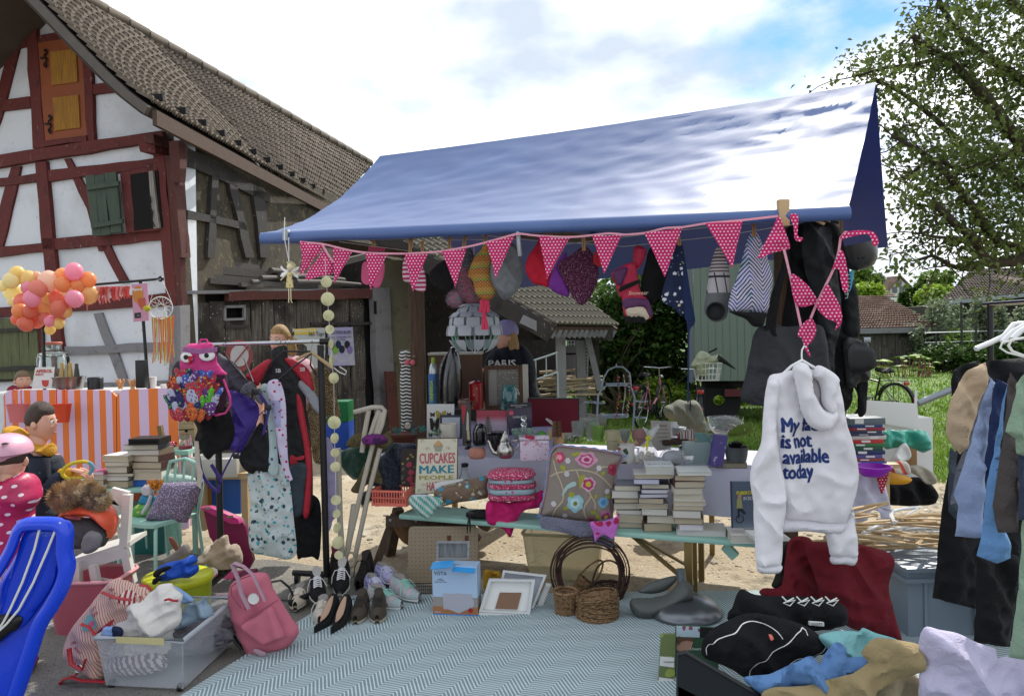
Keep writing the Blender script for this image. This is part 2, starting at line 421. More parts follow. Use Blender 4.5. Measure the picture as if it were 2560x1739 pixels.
# GROUND
m_gravel=mat('gravel_ground','a0927b',ro=.95,ly=lambda x:[(ss(x.n(.9,5),.5,.62),'b3aa97'),(ss(x.n(3.1,6,.65),.54,.66),'7d7361'),(x.vor(42)[0]<.18,'9a958a'),(x.vor(23,vec=x.v(x.X+9,x.Y))[0]<.13,'c9c1ae'),(ss(x.n(35,4,.7),.58,.66),'5d5647')],bu=lambda x:x.n(30,6,.75)+x.vor(42)[0]*.6,bs=.9)
m_asph=mat('asphalt','77746e',ro=.93,ly=lambda x:[(ss(x.n(2.2,6),.5,.7),'8a867c'),(x.vor(150)[0]<.22,'a5a199'),(ss(x.n(110,3,.7),.55,.62),'4b4945')],bu=lambda x:x.n(160,4,.8)+x.n(40,3)*.5,bs=.8)
m_lawn=mat('lawn_soil','4c6426',ro=.95,ly=lambda x:[(ss(x.n(1.5,5),.5,.7),'66803a'),(ss(x.n(9,5),.55,.7),'364a18')],bu=20,bs=.6)
def sheet(name,poly,z,m,n=1):
 mb=MB().add([(a,b,z)for a,b in poly],[tuple(rN(len(poly)))]);o=struct(name,mb.mesh(name,m,0));return o
sheet('ground',[(-300,-40),(300,-40),(300,500),(-300,500)],0,m_gravel)
rnd=RR(3)
edge_pts=[(GZ(a,b).x+rnd.u(-.03,.03),GZ(a,b).y+rnd.u(-.04,.04))for a,b in[(-400,1340),(150,1360),(300,1385),(420,1375),(560,1395),(680,1400),(760,1412),(850,1420),(960,1450),(1100,1470),(1300,1480),(1600,1500),(1900,1530),(2300,1560),(2900,1600)]]
sheet('asphalt_lane',[(-30,-20)]+[(-12,edge_pts[0][1])]+edge_pts+[(20,edge_pts[-1][1]),(30,-20)],.004,m_asph)
lawn=[(.35,8.1),(1.2,7.7),(2.2,8.0),(3.4,7.6),(5,7.9),(9,7.6),(60,8),(90,120),(-8,120),(-1,26),(-.2,16),(.1,11)]
sheet('lawn',lawn,.008,m_lawn)
def hill():
 mb=MB()
 mb.surf(lambda u,v:(-60+260*u,60+190*v,-.5+max(0,v)*(9+6*sin(u*5+1)+NN(Vc((u*9,v*5,2)))*4)+0),40,20)
 return mb.mesh('hill',mat('hill_meadow','3f6420',ro=1,ly=lambda x:[(ss(x.n(.05,5),.5,.6),'5d7c34'),(ss(x.n(.3,6),.5,.7),'2c4716')]))
struct('hill',hill())
mb=MB();rnd=RR(5)
def pebble(mb,x,y,r,rnd):
 o=len(mb.v);k=6;a0=rnd.random()*6
 vs=[(x,y,r*.55)]+[(x+cos(a0+i*PI/3)*r*rnd.u(.7,1.2)*.75,y+sin(a0+i*PI/3)*r*rnd.u(.7,1.1)*.75,r*.38)for i in rN(6)]+[(x+cos(a0+i*PI/3)*r,y+sin(a0+i*PI/3)*r,0)for i in rN(6)]
 fs=[(0,1+i,1+(i+1)%6)for i in rN(6)]+[(1+i,7+i,7+(i+1)%6,1+(i+1)%6)for i in rN(6)]
 mb.add(vs,fs)
for _ in rN(2600):
 d=4.7+abs(rnd.gauss(0,2.6));x=rnd.u(-.5*d,.72*d)
 if d>7.8 and x>.3:continue
 if d<4.9 and rnd.random()<.5:continue
 pebble(mb,x,d,rnd.choice([.004,.005,.007,.009,.012,.016])if rnd.random()<.98 else.03,rnd)
mb.bd('gravel_stones',mat('stone','9c9384',ro=.9,var=.35,vs=9),kind='stuff',sm=0)
mb=MB()
for _ in rN(900):
 p=GZ(rnd.u(-20,900),rnd.u(1380,1739));pebble(mb,p.x,p.y,rnd.u(.002,.006),rnd)
mb.bd('asphalt_grit',mat('grit','a19c92',ro=.95,var=.3),kind='stuff',sm=0)
m_grass=mat('grass_blades','66842c',ro=.6,ly=lambda x:[(ss(x.n(1.3,4),.45,.6),'829c3e'),(ss(x.n(7,3),.5,.62),'41591c')],transl=.35,spec=.25)
def blades(n,region,hmin,hmax,seed,wd=.006):
 r=np.random.RandomState(seed);V_=[];F=[]
 for i in rN(n):
  x,y=region(r);a=r.rand()*6.28;h=hmin+(hmax-hmin)*r.rand()**1.5;s=wd*(.6+y/12);dx_,dy_=cos(a)*s,sin(a)*s;lx,ly=r.randn()*h*.35,r.randn()*h*.35
  o=len(V_);V_+=[(x-dx_,y-dy_,.0),(x+dx_,y+dy_,.0),(x+lx*.5-dx_*.6,y+ly*.5,h*.6),(x+lx*.5+dx_*.6,y+ly*.5,h*.6),(x+lx,y+ly,h)]
  F+=[(o,o+1,o+3,o+2),(o+2,o+3,o+4)]
 return V_,F
mb=MB()
def reg1(rn_):
 while True:
  y=7.6+abs(rn_.randn())*4.5;x=rn_.uniform(.15,.75*y)
  if not(x<1.0 and y<8.0):return x,y
mb.add(*blades(36000,reg1,.03,.11,1))
mb.add(*blades(9000,lambda rn_:(lambda y:(rn_.uniform(0,.75*y),y))(rn_.uniform(13,32)),.05,.14,2,.012))
mb.add(*blades(500,lambda rn_:(rn_.uniform(.6,5),rn_.uniform(6.6,7.8)),.02,.09,3))
mb.bd('grass',m_grass,kind='stuff',sm=0)
# BARN
def vplane(a,b):
 a=Vc(a);b=Vc(b);d=Vc((b.x-a.x,b.y-a.y,0)).normalized();n=Vc((d.y,-d.x,0))
 if n.dot(Vc((0,0,0))-a)<0:n=-n
 def f(px,py,off=0.):
  r=ray(px,py);o=Vc((0,0,CAMH));t=(a+n*off-o).dot(n)/r.dot(n);return o+r*t
 f.n=n;f.d=d;f.a=a;return f
mW=mat('barn_plaster','c9cdd2',ro=.95,ly=lambda x:[(ss(x.n(1.2,6,.6),.5,.75),'b3b6b8'),(ss(x.n(14,5,.7),.6,.75),'a2a29f')],bu=12,bs=.5)
def mkbeam(name,a,b):
 return mat(name,a,ro=.85,ly=lambda x:[(ss(x.n(1,6,.7,vec=x.v(x.X*3,x.Y*3,x.Z*3),dist=.8),.52,.68),b),(ss(x.n(1,5,.75,vec=x.v(x.X*22,x.Y*22,x.Z*9)),.62,.7),'8a766f')],bu=lambda x:x.n(1,6,.7,vec=x.v(x.X*40,x.Y*40,x.Z*12)),bs=.7)
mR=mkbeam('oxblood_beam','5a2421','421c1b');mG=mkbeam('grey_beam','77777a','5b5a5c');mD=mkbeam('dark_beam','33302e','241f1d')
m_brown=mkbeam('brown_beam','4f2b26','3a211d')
m_hole=mat('dark_interior','0c0b0b',ro=1)
barn=T('barn','old half-timbered barn with oxblood beams, white plaster and green shutter','',loc=P(460,900,9.0)*1)
barn.o.location=(0,0,0);barn.loc=Vc((0,0,0))
FA=vplane(P(460,700,9.0),P(0,700,10.1))
E0,E1,R0,R1=P(372,276,7.9),P(835,527,14.2),P(-12,-120,8.6),P(925,412,19.0)
def roofpt(s,t):
 a=E0.lerp(E1,s);b=R0.lerp(R1,s);p=a.lerp(b,t);k=max(0,.3-t);p.z+=k*k;return p
rn=(E1-E0).cross(R0-E0).normalized()
def under(x,y):return E0.z-((x-E0.x)*rn.x+(y-E0.y)*rn.y)/rn.z
mb=MB();wl=[]
for px,py in[(-300,1240),(-300,-300)]:wl.append(FA(px,py))
for px in(-60,20,92,200,300,400,440):
 q=FA(px,0);z=under(q.x,q.y)-.12
 if px<92:z=wl[-1].z if False else min(z,(under(*(FA(92,0).xy))-.12)-(FA(92,0)-q).length*1.05)
 wl.append(Vc((q.x,q.y,z)))
wl[1].z=wl[2].z-1.2
wl.append(FA(462,1180));mb.poly3(wl,-FA.n*.25);mb.bd('wall',mW,barn)
def fbeam(pts,m,name='beam',th=.045,pl=FA,lab=None,parent=None,base=.0):
 mb=MB();q=[pl(a,b,base+.002)for a,b in resampjit(pts)];mb.poly3(q,pl.n*th);return mb.bd(name,m,parent or barn,sm=0,label=lab)
def resampjit(pts):
 o=[];n=len(pts);r=RR(int(sum(p[0]*3+p[1]for p in pts))%9973)
 for i in rN(n):
  a=pts[i];b=pts[(i+1)%n];L_=math.hypot(b[0]-a[0],b[1]-a[1]);k=max(1,int(L_/45));nx,ny=(a[1]-b[1])/(L_+1e-9),(b[0]-a[0])/(L_+1e-9)
  for j in rN(k):
   t=j/k;w=r.u(-2.2,2.2)if j else 0;o.append((a[0]+(b[0]-a[0])*t+nx*w,a[1]+(b[1]-a[1])*t+ny*w))
 return o
B_=fbeam
B_(cA((175,-40),(240,-40),(310,945),(235,952)),mR,th=.06)
B_(cA((-150,330),(176,244),(185,300),(-150,385)),mR)
B_(cA((262,235),(430,205),(470,262),(262,277)),mR)
B_(cA((60,335),(135,310),(50,640),(-60,980),(-60,800)),mR,th=.03)
B_(cA((45,642),(205,620),(215,690),(30,712)),mR)
B_(cA((140,-10),(172,25),(20,272),(-90,440),(-130,400)),mR,th=.03)
B_(cA((545,385),(597,395),(622,900),(580,907)),mR,th=.05)
B_(cA((606,545),(760,522),(800,585),(606,607)),mR)
B_(cA((312,905),(577,870),(580,907),(312,942)),mR,th=.07)
B_(cA((-160,1022),(1060,842),(1078,900),(-160,1100)),mR,th=.08)
B_(cA((965,912),(1078,897),(1078,1000),(985,992)),mR,th=.22,lab='projecting beam end with rounded underside')
B_(cA((318,1088),(1012,1010),(1015,1066),(330,1160)),mR)
B_(cA((-160,1165),(252,1107),(252,1160),(-160,1215)),mR)
B_(cA((248,1040),(315,1030),(362,1590),(292,1590)),mR,th=.055)
B_(cA((85,1068),(145,1060),(115,1215),(20,1600),(-70,1600)),mR,th=.03)
B_(cA((420,1015),(458,1010),(560,1200),(690,1590),(640,1600),(565,1330)),mR,th=.03)
B_(cA((350,1522),(1052,1466),(1056,1530),(358,1590)),mR)
B_(cB((-60,68),(425,28),(432,105),(-60,165)),mR)
B_(cB((412,-10),(512,-12),(605,1010),(508,1010)),mR,th=.055)
B_(cB((912,10),(992,0),(1188,385),(1108,392)),mR,th=.03)
B_(cB((-60,618),(1548,478),(1560,592),(-60,705)),mR)
B_(cB((865,668),(940,658),(1172,1272),(1095,1275)),mG,th=.03)
B_(cB((612,965),(1580,925),(1585,1000),(620,1042)),mG)
B_(cB((420,1302),(1590,1268),(1590,1345),(420,1372)),mG)
B_(cB((500,1010),(608,1010),(640,1480),(540,1480)),mG,th=.05)
B_(cB((322,720),(402,700),(432,1262),(365,1266)),mR,th=.05)
B_(cA((1012,995),(1078,990),(1132,1600),(1066,1600)),mR,th=.09)
B_(cB((1510,-10),(1602,-12),(1650,592),(1562,598)),mR,th=.088)
B_(cB((1570,600),(1690,596),(1735,2000),(1600,2000)),mG,th=.09)
B_(cA((1080,1000),(1145,1000),(1196,1600),(1134,1600)),m_brown,th=.085)
B_(cB((1604,-12),(1665,-12),(1702,594),(1652,592)),m_brown,th=.084)
dr=fbeam(cA((262,282),(455,254),(542,372),(577,868),(308,903)),mat('door_frame_paint','7f401f',ro=.7,bu=30,bs=.5,var=.15),'door',th=.05)
m_och=wood('96691f','ochre_panel')
for q in(((325,332),(392,326),(398,538),(336,546)),((392,326),(488,315),(500,523),(399,538)),((343,625),(408,618),(416,826),(354,836)),((409,618),(504,606),(515,815),(417,826))):
 fbeam(cA(*q),m_och,'panel',th=.016,base=.052,parent=dr)
m_iron=mat('dark_iron','1d1b1a',ro=.6,metal=.5)
for cxx,cyy in((288,370),(316,790)):
 mb=MB();pts=[FA(*cA((cxx+10*sin(a*1.3),cyy-52+a*11))[0],.075)for a in rN(11)];mb.tb(pts,.011,6);mb.tb([FA(*cA((cxx-28,cyy))[0],.075),FA(*cA((cxx+6,cyy))[0],.075)],.014,6)
 for sg in(-1,1):mb.tb([FA(*cA((cxx+7*cos(t),cyy+sg*48+9*sin(t)))[0],.078)for t in np.linspace(0,6.3,11)],.008,5)
 mb.bd('hinge',m_iron,dr)
w_=fbeam(cA((785,1104),(1018,1068),(1052,1468),(826,1484)),mR,'window',th=.05,base=.045)
fbeam(cA((833,1112),(1008,1086),(1040,1446),(858,1468)),m_hole,'opening',th=.012,base=.09,parent=w_)
fbeam(cA((958,1094),(984,1091),(1028,1452),(990,1456)),wood('8d8781','weathered_mullion'),'mullion',th=.03,base=.1,parent=w_)
MB().tb([FA(*p,.15)for p in cA((955,1250),(962,1285),(950,1310),(972,1350),(968,1400),(985,1445))],.008,6).bd('chain',m_iron,w_)
sh=T('shutter',None,None,loc=(0,0,0));sh.o.parent=barn.o
m_shut=wood('3f4d40','green_shutter_wood',dark='2c352d')
xs=[0,.3,.62,1]
def SQ(u,v):
 a=((552,1122),(750,1100),(785,1480),(600,1505));q=[(1-u)*(1-v),u*(1-v),u*v,(1-u)*v];return(sum(q[i]*a[i][0]for i in rN(4)),sum(q[i]*a[i][1]for i in rN(4)))
for i in rN(3):
 e=.006;jt=[0,.01,-.008][i];fbeam(cA(SQ(xs[i]+e,jt),SQ(xs[i+1]-e,jt),SQ(xs[i+1]-e,1+jt),SQ(xs[i]+e,1+jt)),m_shut,'board',th=.028,base=.12,parent=sh.o)
for v in(.17,.8):fbeam(cA(SQ(0,v),SQ(1.06,v-.02),SQ(1.06,v+.05),SQ(0,v+.07)),m_shut,'ledge',th=.03,base=.15,parent=sh.o)
gd=fbeam(cB((-80,712),(326,700),(364,1262),(-80,1290)),mD,'door',th=.02,base=.03)
m_gd=wood('5b6040','moss_door_wood')
for i in rN(5):
 x0=-60+i*82;fbeam(cB((x0,716),(x0+78,713),(x0+98,1258),(x0+20,1262)),m_gd,'board',th=.02,base=.052,parent=gd)
for y in(800,1150):fbeam(cB((-60,y+10),(335,y-12),(340,y+18),(-60,y+40)),mD,'ledge',th=.03,base=.073,parent=gd)
SW=vplane(P(468,700,9.05),P(468,700,9.05)+Vc((.13,.99,0)))
m_loam=mat('loam_plaster','4a4337',ro=.98,ly=lambda x:[(ss(x.n(2.2,6,.7),.48,.62),'37332a'),(ss(x.n(9,5,.7),.57,.64),'6b6347')],bu=lambda x:x.n(14,6,.75),bs=1.)  # loam and side beams coloured dark to carry the deep eave's shade
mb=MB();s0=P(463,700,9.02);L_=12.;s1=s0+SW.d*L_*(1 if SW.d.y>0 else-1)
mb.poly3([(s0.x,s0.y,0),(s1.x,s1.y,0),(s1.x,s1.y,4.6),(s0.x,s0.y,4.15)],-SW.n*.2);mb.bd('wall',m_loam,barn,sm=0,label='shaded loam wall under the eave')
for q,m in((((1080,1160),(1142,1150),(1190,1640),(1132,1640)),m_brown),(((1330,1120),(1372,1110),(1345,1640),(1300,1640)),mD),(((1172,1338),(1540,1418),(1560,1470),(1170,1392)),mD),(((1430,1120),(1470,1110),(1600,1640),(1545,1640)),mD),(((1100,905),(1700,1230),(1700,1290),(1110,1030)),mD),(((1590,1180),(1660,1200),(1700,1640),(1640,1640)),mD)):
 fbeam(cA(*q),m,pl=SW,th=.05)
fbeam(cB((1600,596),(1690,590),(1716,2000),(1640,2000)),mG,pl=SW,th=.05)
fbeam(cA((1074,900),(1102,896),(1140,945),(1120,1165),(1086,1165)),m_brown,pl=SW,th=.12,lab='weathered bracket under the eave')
fbeam(cA((1030,905),(1100,890),(1110,950),(1040,945)),m_brown,pl=FA,th=.3,name='beam_end')
m_tile=mat('barn_tile','51473c',ro=.85,ly=lambda x:[(ss(x.n(2.3,5),.45,.6),'62574b'),(ss(x.n(11,4,.7),.55,.66),'4b453d'),(ss(x.n(23,4,.7),.66,.72),'7f7668')],bu=50,bs=.4)
mb=MB().surf(lambda s,t:roofpt(s,t)-rn*.03*(1 if rn.z>0 else-1),20,8,th=.12)
mb.bd('roof',mat('roof_underboards','3b3129',ro=.9,bu=20),barn,sm=0)
def tilemesh(w,l,nrm=6):
 """one interlocking tile: double roll profile, lower edge thick"""
 mb=MB();prof=[(0,.0),(.12,.035),(.25,.012),(.45,.004),(.6,.034),(.75,.012),(1.,.0)]
 vs=[]
 for v,up in((-.06,.022),(1.05,.0)):
  for x,h in prof:vs.append((x*w,v*l,h+up))
 k=len(prof)
 for x,h in prof:vs.append((x*w,-.06*l,h-.006))
 fs=[(i,i+1,i+1+k,i+k)for i in rN(k-1)]+[(i+2*k,i+1+2*k,i+1,i)for i in rN(k-1)]
 mb.add(vs,fs);return mb
NR,NC=16,46
tl=[];
for r_ in rN(NR):
 for q in rN(NC):
  s=(q/NC)**1.18;s2=((q+1)/NC)**1.18;t=r_/NR;tl.append((roofpt(s,t),roofpt(s2,t),roofpt(s,t+1/NR)))
tl.sort(key=lambda a:a[0].y)
tm=tilemesh(1,1).mesh('roof_tile',m_tile,40);rt=MB();tv=np.array([v.co for v in tm.vertices]);tf=[tuple(p.vertices)for p in tm.polygons]
usgn=1 if rn.z>0 else-1
for i,(a,b,d)in EN(tl):
 ux=(b-a);uy=(d-a);n_=ux.cross(uy).normalized();n_=n_ if n_.z>0 else-n_
 j=random.uniform(-.004,.006)
 if i<290:
  X_=ux.normalized();Y_=(uy-X_*uy.dot(X_)).normalized();Z_=X_.cross(Y_)
  if Z_.z<0:Z_=-Z_
  o=link('roof_tile',tm,barn)
  o.matrix_local=MT(a+n_*(.01+j))@Matrix(((X_.x,Y_.x,Z_.x),(X_.y,Y_.y,Z_.y),(X_.z,Y_.z,Z_.z))).to_4x4()@Matrix.Diagonal((ux.length*1.02,uy.length*1.04,1,1))
 else:rt.add([a+ux*v[0]+uy*v[1]+n_*(v[2]+.01+j)for v in tv],tf)
rt.bd('roof_tiles',m_tile,barn,kind='stuff')
for i in rN(26):
 s=i/26;a=roofpt(s,1);b=roofpt((i+1.12)/26 if i<25 else 1,1);MB().tb([a+Vc((0,0,.02)),b+Vc((0,0,.05))],[.11,.095],9).bd('ridge_tile',m_tile,barn)
m_fas=mat('eave_board','4b3a30',ro=.9,var=.2,bu=30)
MB().bar(E0+Vc((0.06,0,-.08)),E1+Vc((0.06,0,-.08)),.05,.16).bd('eave_board',m_fas,barn)
mb=MB();pts=[roofpt(0,t/8)+Vc((.0,-.02,-.1))for t in rN(9)]
for i in rN(8):mb.bar(pts[i],pts[i+1],.05,.09)
mb.bd('barge_board',mat('barge_board','544e49',ro=.9,var=.25,bu=25),barn)
for i in rN(13):p=roofpt((i+.6)/13.5,.05)+Vc((.02,0,.06));MB().box(p.x-.07,p.x+.07,p.y-.02,p.y+.02,p.z-.02,p.z+.05).bd('snow_guard',m_iron,barn)
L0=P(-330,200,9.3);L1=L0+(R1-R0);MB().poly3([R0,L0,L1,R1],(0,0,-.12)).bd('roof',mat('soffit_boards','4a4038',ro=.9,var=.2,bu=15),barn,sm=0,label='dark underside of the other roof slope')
# BOARD LEAN-TO with timber on top
lean=T('board_lean_to','weathered dark board wall of the lean-to between barn and stall, timber stored on top','lean-to',loc=(0,0,0))
LW=vplane(P(455,760,9.12),P(925,760,11.9))
m_board=mat('weathered_board','3d3833',ro=.92,ly=lambda x:[(ss(x.n(1,6,.7,vec=x.v(x.X*38,x.Y*38,x.Z*2)),.45,.68),'6b665f'),(ss(x.n(2,3),.5,.6),'2a2623'),(x.vor(26,vec=x.v(x.X,x.Y,x.Z*.7))[0]<x.n(3,2)*.35-.08,'b9b9b6')],bu=lambda x:x.n(1,6,.7,vec=x.v(x.X*60,x.Y*60,x.Z*3)),bs=.8)
def lb(pts,m,name='board',th=.03,base=0.,lab=None):return fbeam(pts,m,name,th=th,pl=LW,base=base,parent=lean.o,lab=lab)
zb=lambda px:848+(1250-848)*.0
xs=[462,486,520,560,606,622,650,680,708,738,772,802,836,870,906];rnd=RR(11)
for i in rN(len(xs)-1):
 a,b=xs[i]+.8,xs[i+1]-.8;top=753-(a-460)*.018+rnd.u(-2,5);j=rnd.u(0,.012);q0=1165-(a-462)*.19;k=8
 if a>880:top+=12
 if 559<a<606:
  lb([(a,top),(b,top),(b+1,766),(a,767)],m_board,base=j);lb([(a,799),(b+1,797),(b+8,q0),(a+6,q0)],m_board,base=j)
 else:lb([(a,top),(b,top),(b+k,q0-6),(a+k,q0)],m_board,base=j)
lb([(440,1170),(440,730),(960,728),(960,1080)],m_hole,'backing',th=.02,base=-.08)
for q in([(556,764),(610,762),(610,769),(556,770)],[(556,796),(610,794),(610,800),(556,802)],[(556,764),(561,764),(561,801),(556,801)],[(605,763),(610,763),(610,800),(605,800)]):lb(q,mG,'hatch_frame',th=.04,base=.03)
lb(cE((0,612),(1285,575),(1285,668),(0,692)),m_brown,'beam',th=.1,base=.02)
lb(cE((0,905),(215,905),(215,930),(0,935)),mD,'ledge',th=.03,base=.04)
lb(cE((770,880),(1310,878),(1310,900),(770,905)),mD,'ledge',th=.03,base=.04)
lb(cE((1290,575),(1435,572),(1500,1700),(1345,1700)),mG,'post',th=.12,base=.02)
lb(cE((1342,690),(1366,690),(1370,805),(1345,805)),m_hole,'mortise',th=.004,base=.142)
lb(cE((1435,1320),(1530,1320),(1560,1900),(1480,1900)),m_brown,'plank',th=.03,base=.3,lab='loose plank leaning on the wall')
mb=MB();a=LW(450,735,.12);b=LW(930,727,.12);mb.poly3([a,b,b+Vc((-1.5,2.2,0)),a+Vc((-.3,2.4,0))],(0,0,.04));mb.bd('deck',mG,lean)
m_old=wood('55504b','old_grey_timber',ax='X');grp='old timbers stacked on the lean-to'
specs=[((505,655),(640,672),.13,.3,'short squared grey timber lying highest on the left of the lean-to stack'),((500,672),(700,690),.13,.25,'squared grey timber second from the top left of the lean-to stack'),((478,690),(700,706),.1,.15,'thin grey timber ending furthest left on the lean-to'),((520,702),(790,718),.09,.1,'long grey batten lying lowest on the lean-to deck'),((676,676),(760,690),.09,.35,'round grey log end on the lean-to below the hanging fairy'),((652,695),(720,700),.08,.2,'round grey pole beside the paler log end, left of the disc mobile'),((700,690),(860,700),.1,.2,'long round grey log right of the hanging fairy'),((740,705),(900,712),.09,.1,'low grey log at the right end of the lean-to stack'),((790,672),(915,640),.12,.5,'dark squared timber tilted up towards the right on the lean-to'),((600,712),(730,716),.06,.1,'thin warped grey board at the front edge of the lean-to deck'),((628,705),(690,709),.07,.12,'small round grey pole end low on the lean-to deck')]
for i,(p,q,s,off,lab)in EN(specs):
 a=LW(p[0],p[1],-off);b=LW(q[0],q[1],-off-.3);d=b-a;t=T('old_timber',lab,'timber',loc=a,grp=grp);mb=MB()
 if 'round' in lab or 'log' in lab:mb.tb([Vc((0,0,0)),d*.5+Vc((0,0,.02)),d],[s*.5,s*.46,s*.4],10)
 else:mb.bar((0,0,0),d,s,s*.8)
 o=mb.bd('beam',m_old,t)
# PLASTER WALL AND ROOFS BEHIND THE STALL
ann=T('open_shed','open timber shed with a mossy tiled roof standing on posts behind the stall','',loc=(0,0,0))
m_olive=mat('olive_plaster','5d5a4a',ro=.98,ly=lambda x:[(ss(x.n(1.5,5),.45,.65),'6f6b58'),(ss(x.n(6,5),.55,.7),'4b493c')],bu=18,bs=.5)
PW=vplane(P(950,760,12.1),P(1245,760,13.2))
mb=MB();a=PW(948,700);b=PW(1060,700);mb.poly3([(a.x,a.y,0),(b.x,b.y,0),(b.x,b.y,2.9),(a.x,a.y,2.9)],-PW.n*.2);mb.bd('wall',m_olive,ann)
mb=MB();a=P(1040,700,13.6);b=P(1385,700,14.6);c_=P(600,700,15.5);mb.poly3([(a.x,a.y,0),(b.x,b.y,0),(b.x,b.y,1.62),(a.x,a.y,2.9)],(0,.2,0));mb.poly3([(c_.x,c_.y,0),(a.x,a.y,0),(a.x,a.y,2.9),(c_.x,c_.y,4.4)],(0,.2,0));mb.bd('back_wall',mD,ann)
m_moss=mat('mossy_tile','4a463e',ro=.95,ly=lambda x:[(ss(x.n(3,5,.7),.48,.62),'5f5a4f'),(ss(x.n(12,5,.7),.55,.66),'39352d'),(ss(x.n(5,4),.58,.68),'6a6b4c')],bu=40,bs=.5)
C00,C10,C01,C11=P(1383,812,10.6),P(1545,815,12.6),P(930,560,11.6),P(1210,560,14.5)
def ap(s,t):return C00.lerp(C10,s).lerp(C01.lerp(C11,s),t)
MB().surf(lambda s,t:ap(s,t)+Vc((0,0,-.04)),8,8,th=.1).bd('roof',m_fas,ann,sm=0)
an=(C10-C00).cross(C01-C00).normalized();an=an if an.z>0 else-an
NR,NC=17,15
for r_ in rN(NR):
 for q in rN(NC):
  a=ap(q/NC,r_/NR);b=ap((q+1)/NC,r_/NR);d=ap(q/NC,(r_+1)/NR);ux=b-a;uy=d-a;X_=ux.normalized();Y_=(uy-X_*uy.dot(X_)).normalized();Z_=X_.cross(Y_)
  if Z_.z<0:Z_=-Z_
  if not q and not r_:tm2=tilemesh(1,1);tm2=tm2.mesh('roof_tile',m_moss,40)
  o=link('roof_tile',tm2,ann);sk=Matrix(((X_.x,Y_.x,Z_.x),(X_.y,Y_.y,Z_.y),(X_.z,Y_.z,Z_.z))).to_4x4()
  o.matrix_local=MT(a+an*.01)@sk@Matrix.Diagonal((ux.length*1.02,uy.length*1.05,1,1))
MB().bar(C00+Vc((-.02,0,-.12)),C01+Vc((-.02,0,-.12)),.06,.26).bd('barge_board',mD,ann)
MB().bar(C01+Vc((.4,0,-.3)),C01.lerp(C00,.5)+Vc((.4,.0,-.3)),.1,.2).bd('rafter',m_brown,ann)
for i in rN(13):
 p=C00.lerp(C10,(i+.5)/13);MB().bar(p+Vc((-.02,.0,-.14)),p+Vc((-.5,.0,.1)),.06,.13).bd('rafter',mG,ann)
MB().bar(P(1225,835,12.3),P(1530,835,12.4),.16,.2).bd('beam',mD,ann)
for(x,yb,D,w)in((1402,1004,11.3,.15),(1452,985,12.4,.15),(1488,985,12.9,.13),(1320,1004,12.0,.14)):
 p=GZ(x,yb,0);p=P(x,900,D);MB().box(p.x-w/2,p.x+w/2,p.y-w/2,p.y+w/2,.15,1.75).bd('post',mG if w==.15 else mD,ann)
 MB().box(p.x-.16,p.x+.16,p.y-.14,p.y+.14,0,.22,b=.02).bd('post_base',mat('concrete','8b8780',ro=.95,var=.2,bu=30),ann)
MB().bar(P(1468,840,12.3),P(1500,975,12.3),.1,.1).bd('brace',mG,ann)
t=T('perforated_gate','pale grey metal gate sheet with round holes leaning inside the open shed','',1442,940,D=13.6);mb=MB().pm(t.m([(1420,846),(1468,852),(1466,938),(1422,936)]),0,.03)
mb.bd('sheet',mat('perforated_sheet','8d9498',ro=.5,metal=.5,ly=lambda x:[(x.vor(16,rnd=0.)[0]<.3,'23282a')]),t)
MB().tb(t.m3([(1419,845),(1470,851),(1468,940),(1420,938)]),.02,6,cl_=True).bd('frame',mat('galvanised','9aa0a3',ro=.45,metal=.7),t)
t=T('barrel','weathered grey wooden barrel beside the shed post','',1424,958,D=12.8);MB().lh([(0,0),(.15,0),(.18,.2),(.185,.35),(.17,.6),(.155,.65),(.14,.65),(.14,.6),(0,.6)],16).bd('staves',mG,t)
for z in(.12,.5):
 MB().lh([(.172,z),(.19,z),(.19,z+.03),(.172,z+.03)],16).bd('hoop',m_iron,t)
t=T('firewood_pile','pile of split pale firewood sticks under the open shed','firewood',1432,992,D=12.2);rnd=RR(2)
for i in rN(26):
 mb=MB();y=rnd.u(0,.4);z=.03+(i//5)*.07;x=-.3+(i%5)*.12+rnd.u(-.03,.03);mb.tb([(x-.25,y,z+rnd.u(-.03,.05)),(x+.35,y+.1,z+rnd.u(-.03,.06))],rnd.u(.018,.03),5);mb.bd('stick',wood('a8977c','split_wood',ax='X'),t,sm=0)
mb=MB();
t=T('metal_barrier','low grey metal crowd barrier rail standing in front of the open shed','',1350,960,D=10.5)
for dz in(0,.28):mb.tb([v+Vc((0,0,dz))for v in t.m3([(1335,950),(1372,938),(1395,930)])],.016,6)
for x,y in((1340,948),(1366,940),(1392,932)):q=t.m3([(x,y)])[0];mb.tb([q,q+Vc((0,0,.28))],.01,5)
q0=t.m3([(1336,950)])[0];q1=t.m3([(1394,930)])[0]
for q in(q0,q1):mb.tb([Vc((q.x,q.y,-t.loc.z)),q],.016,6)
mb.bd('rails',Ms['galvanised'],t)
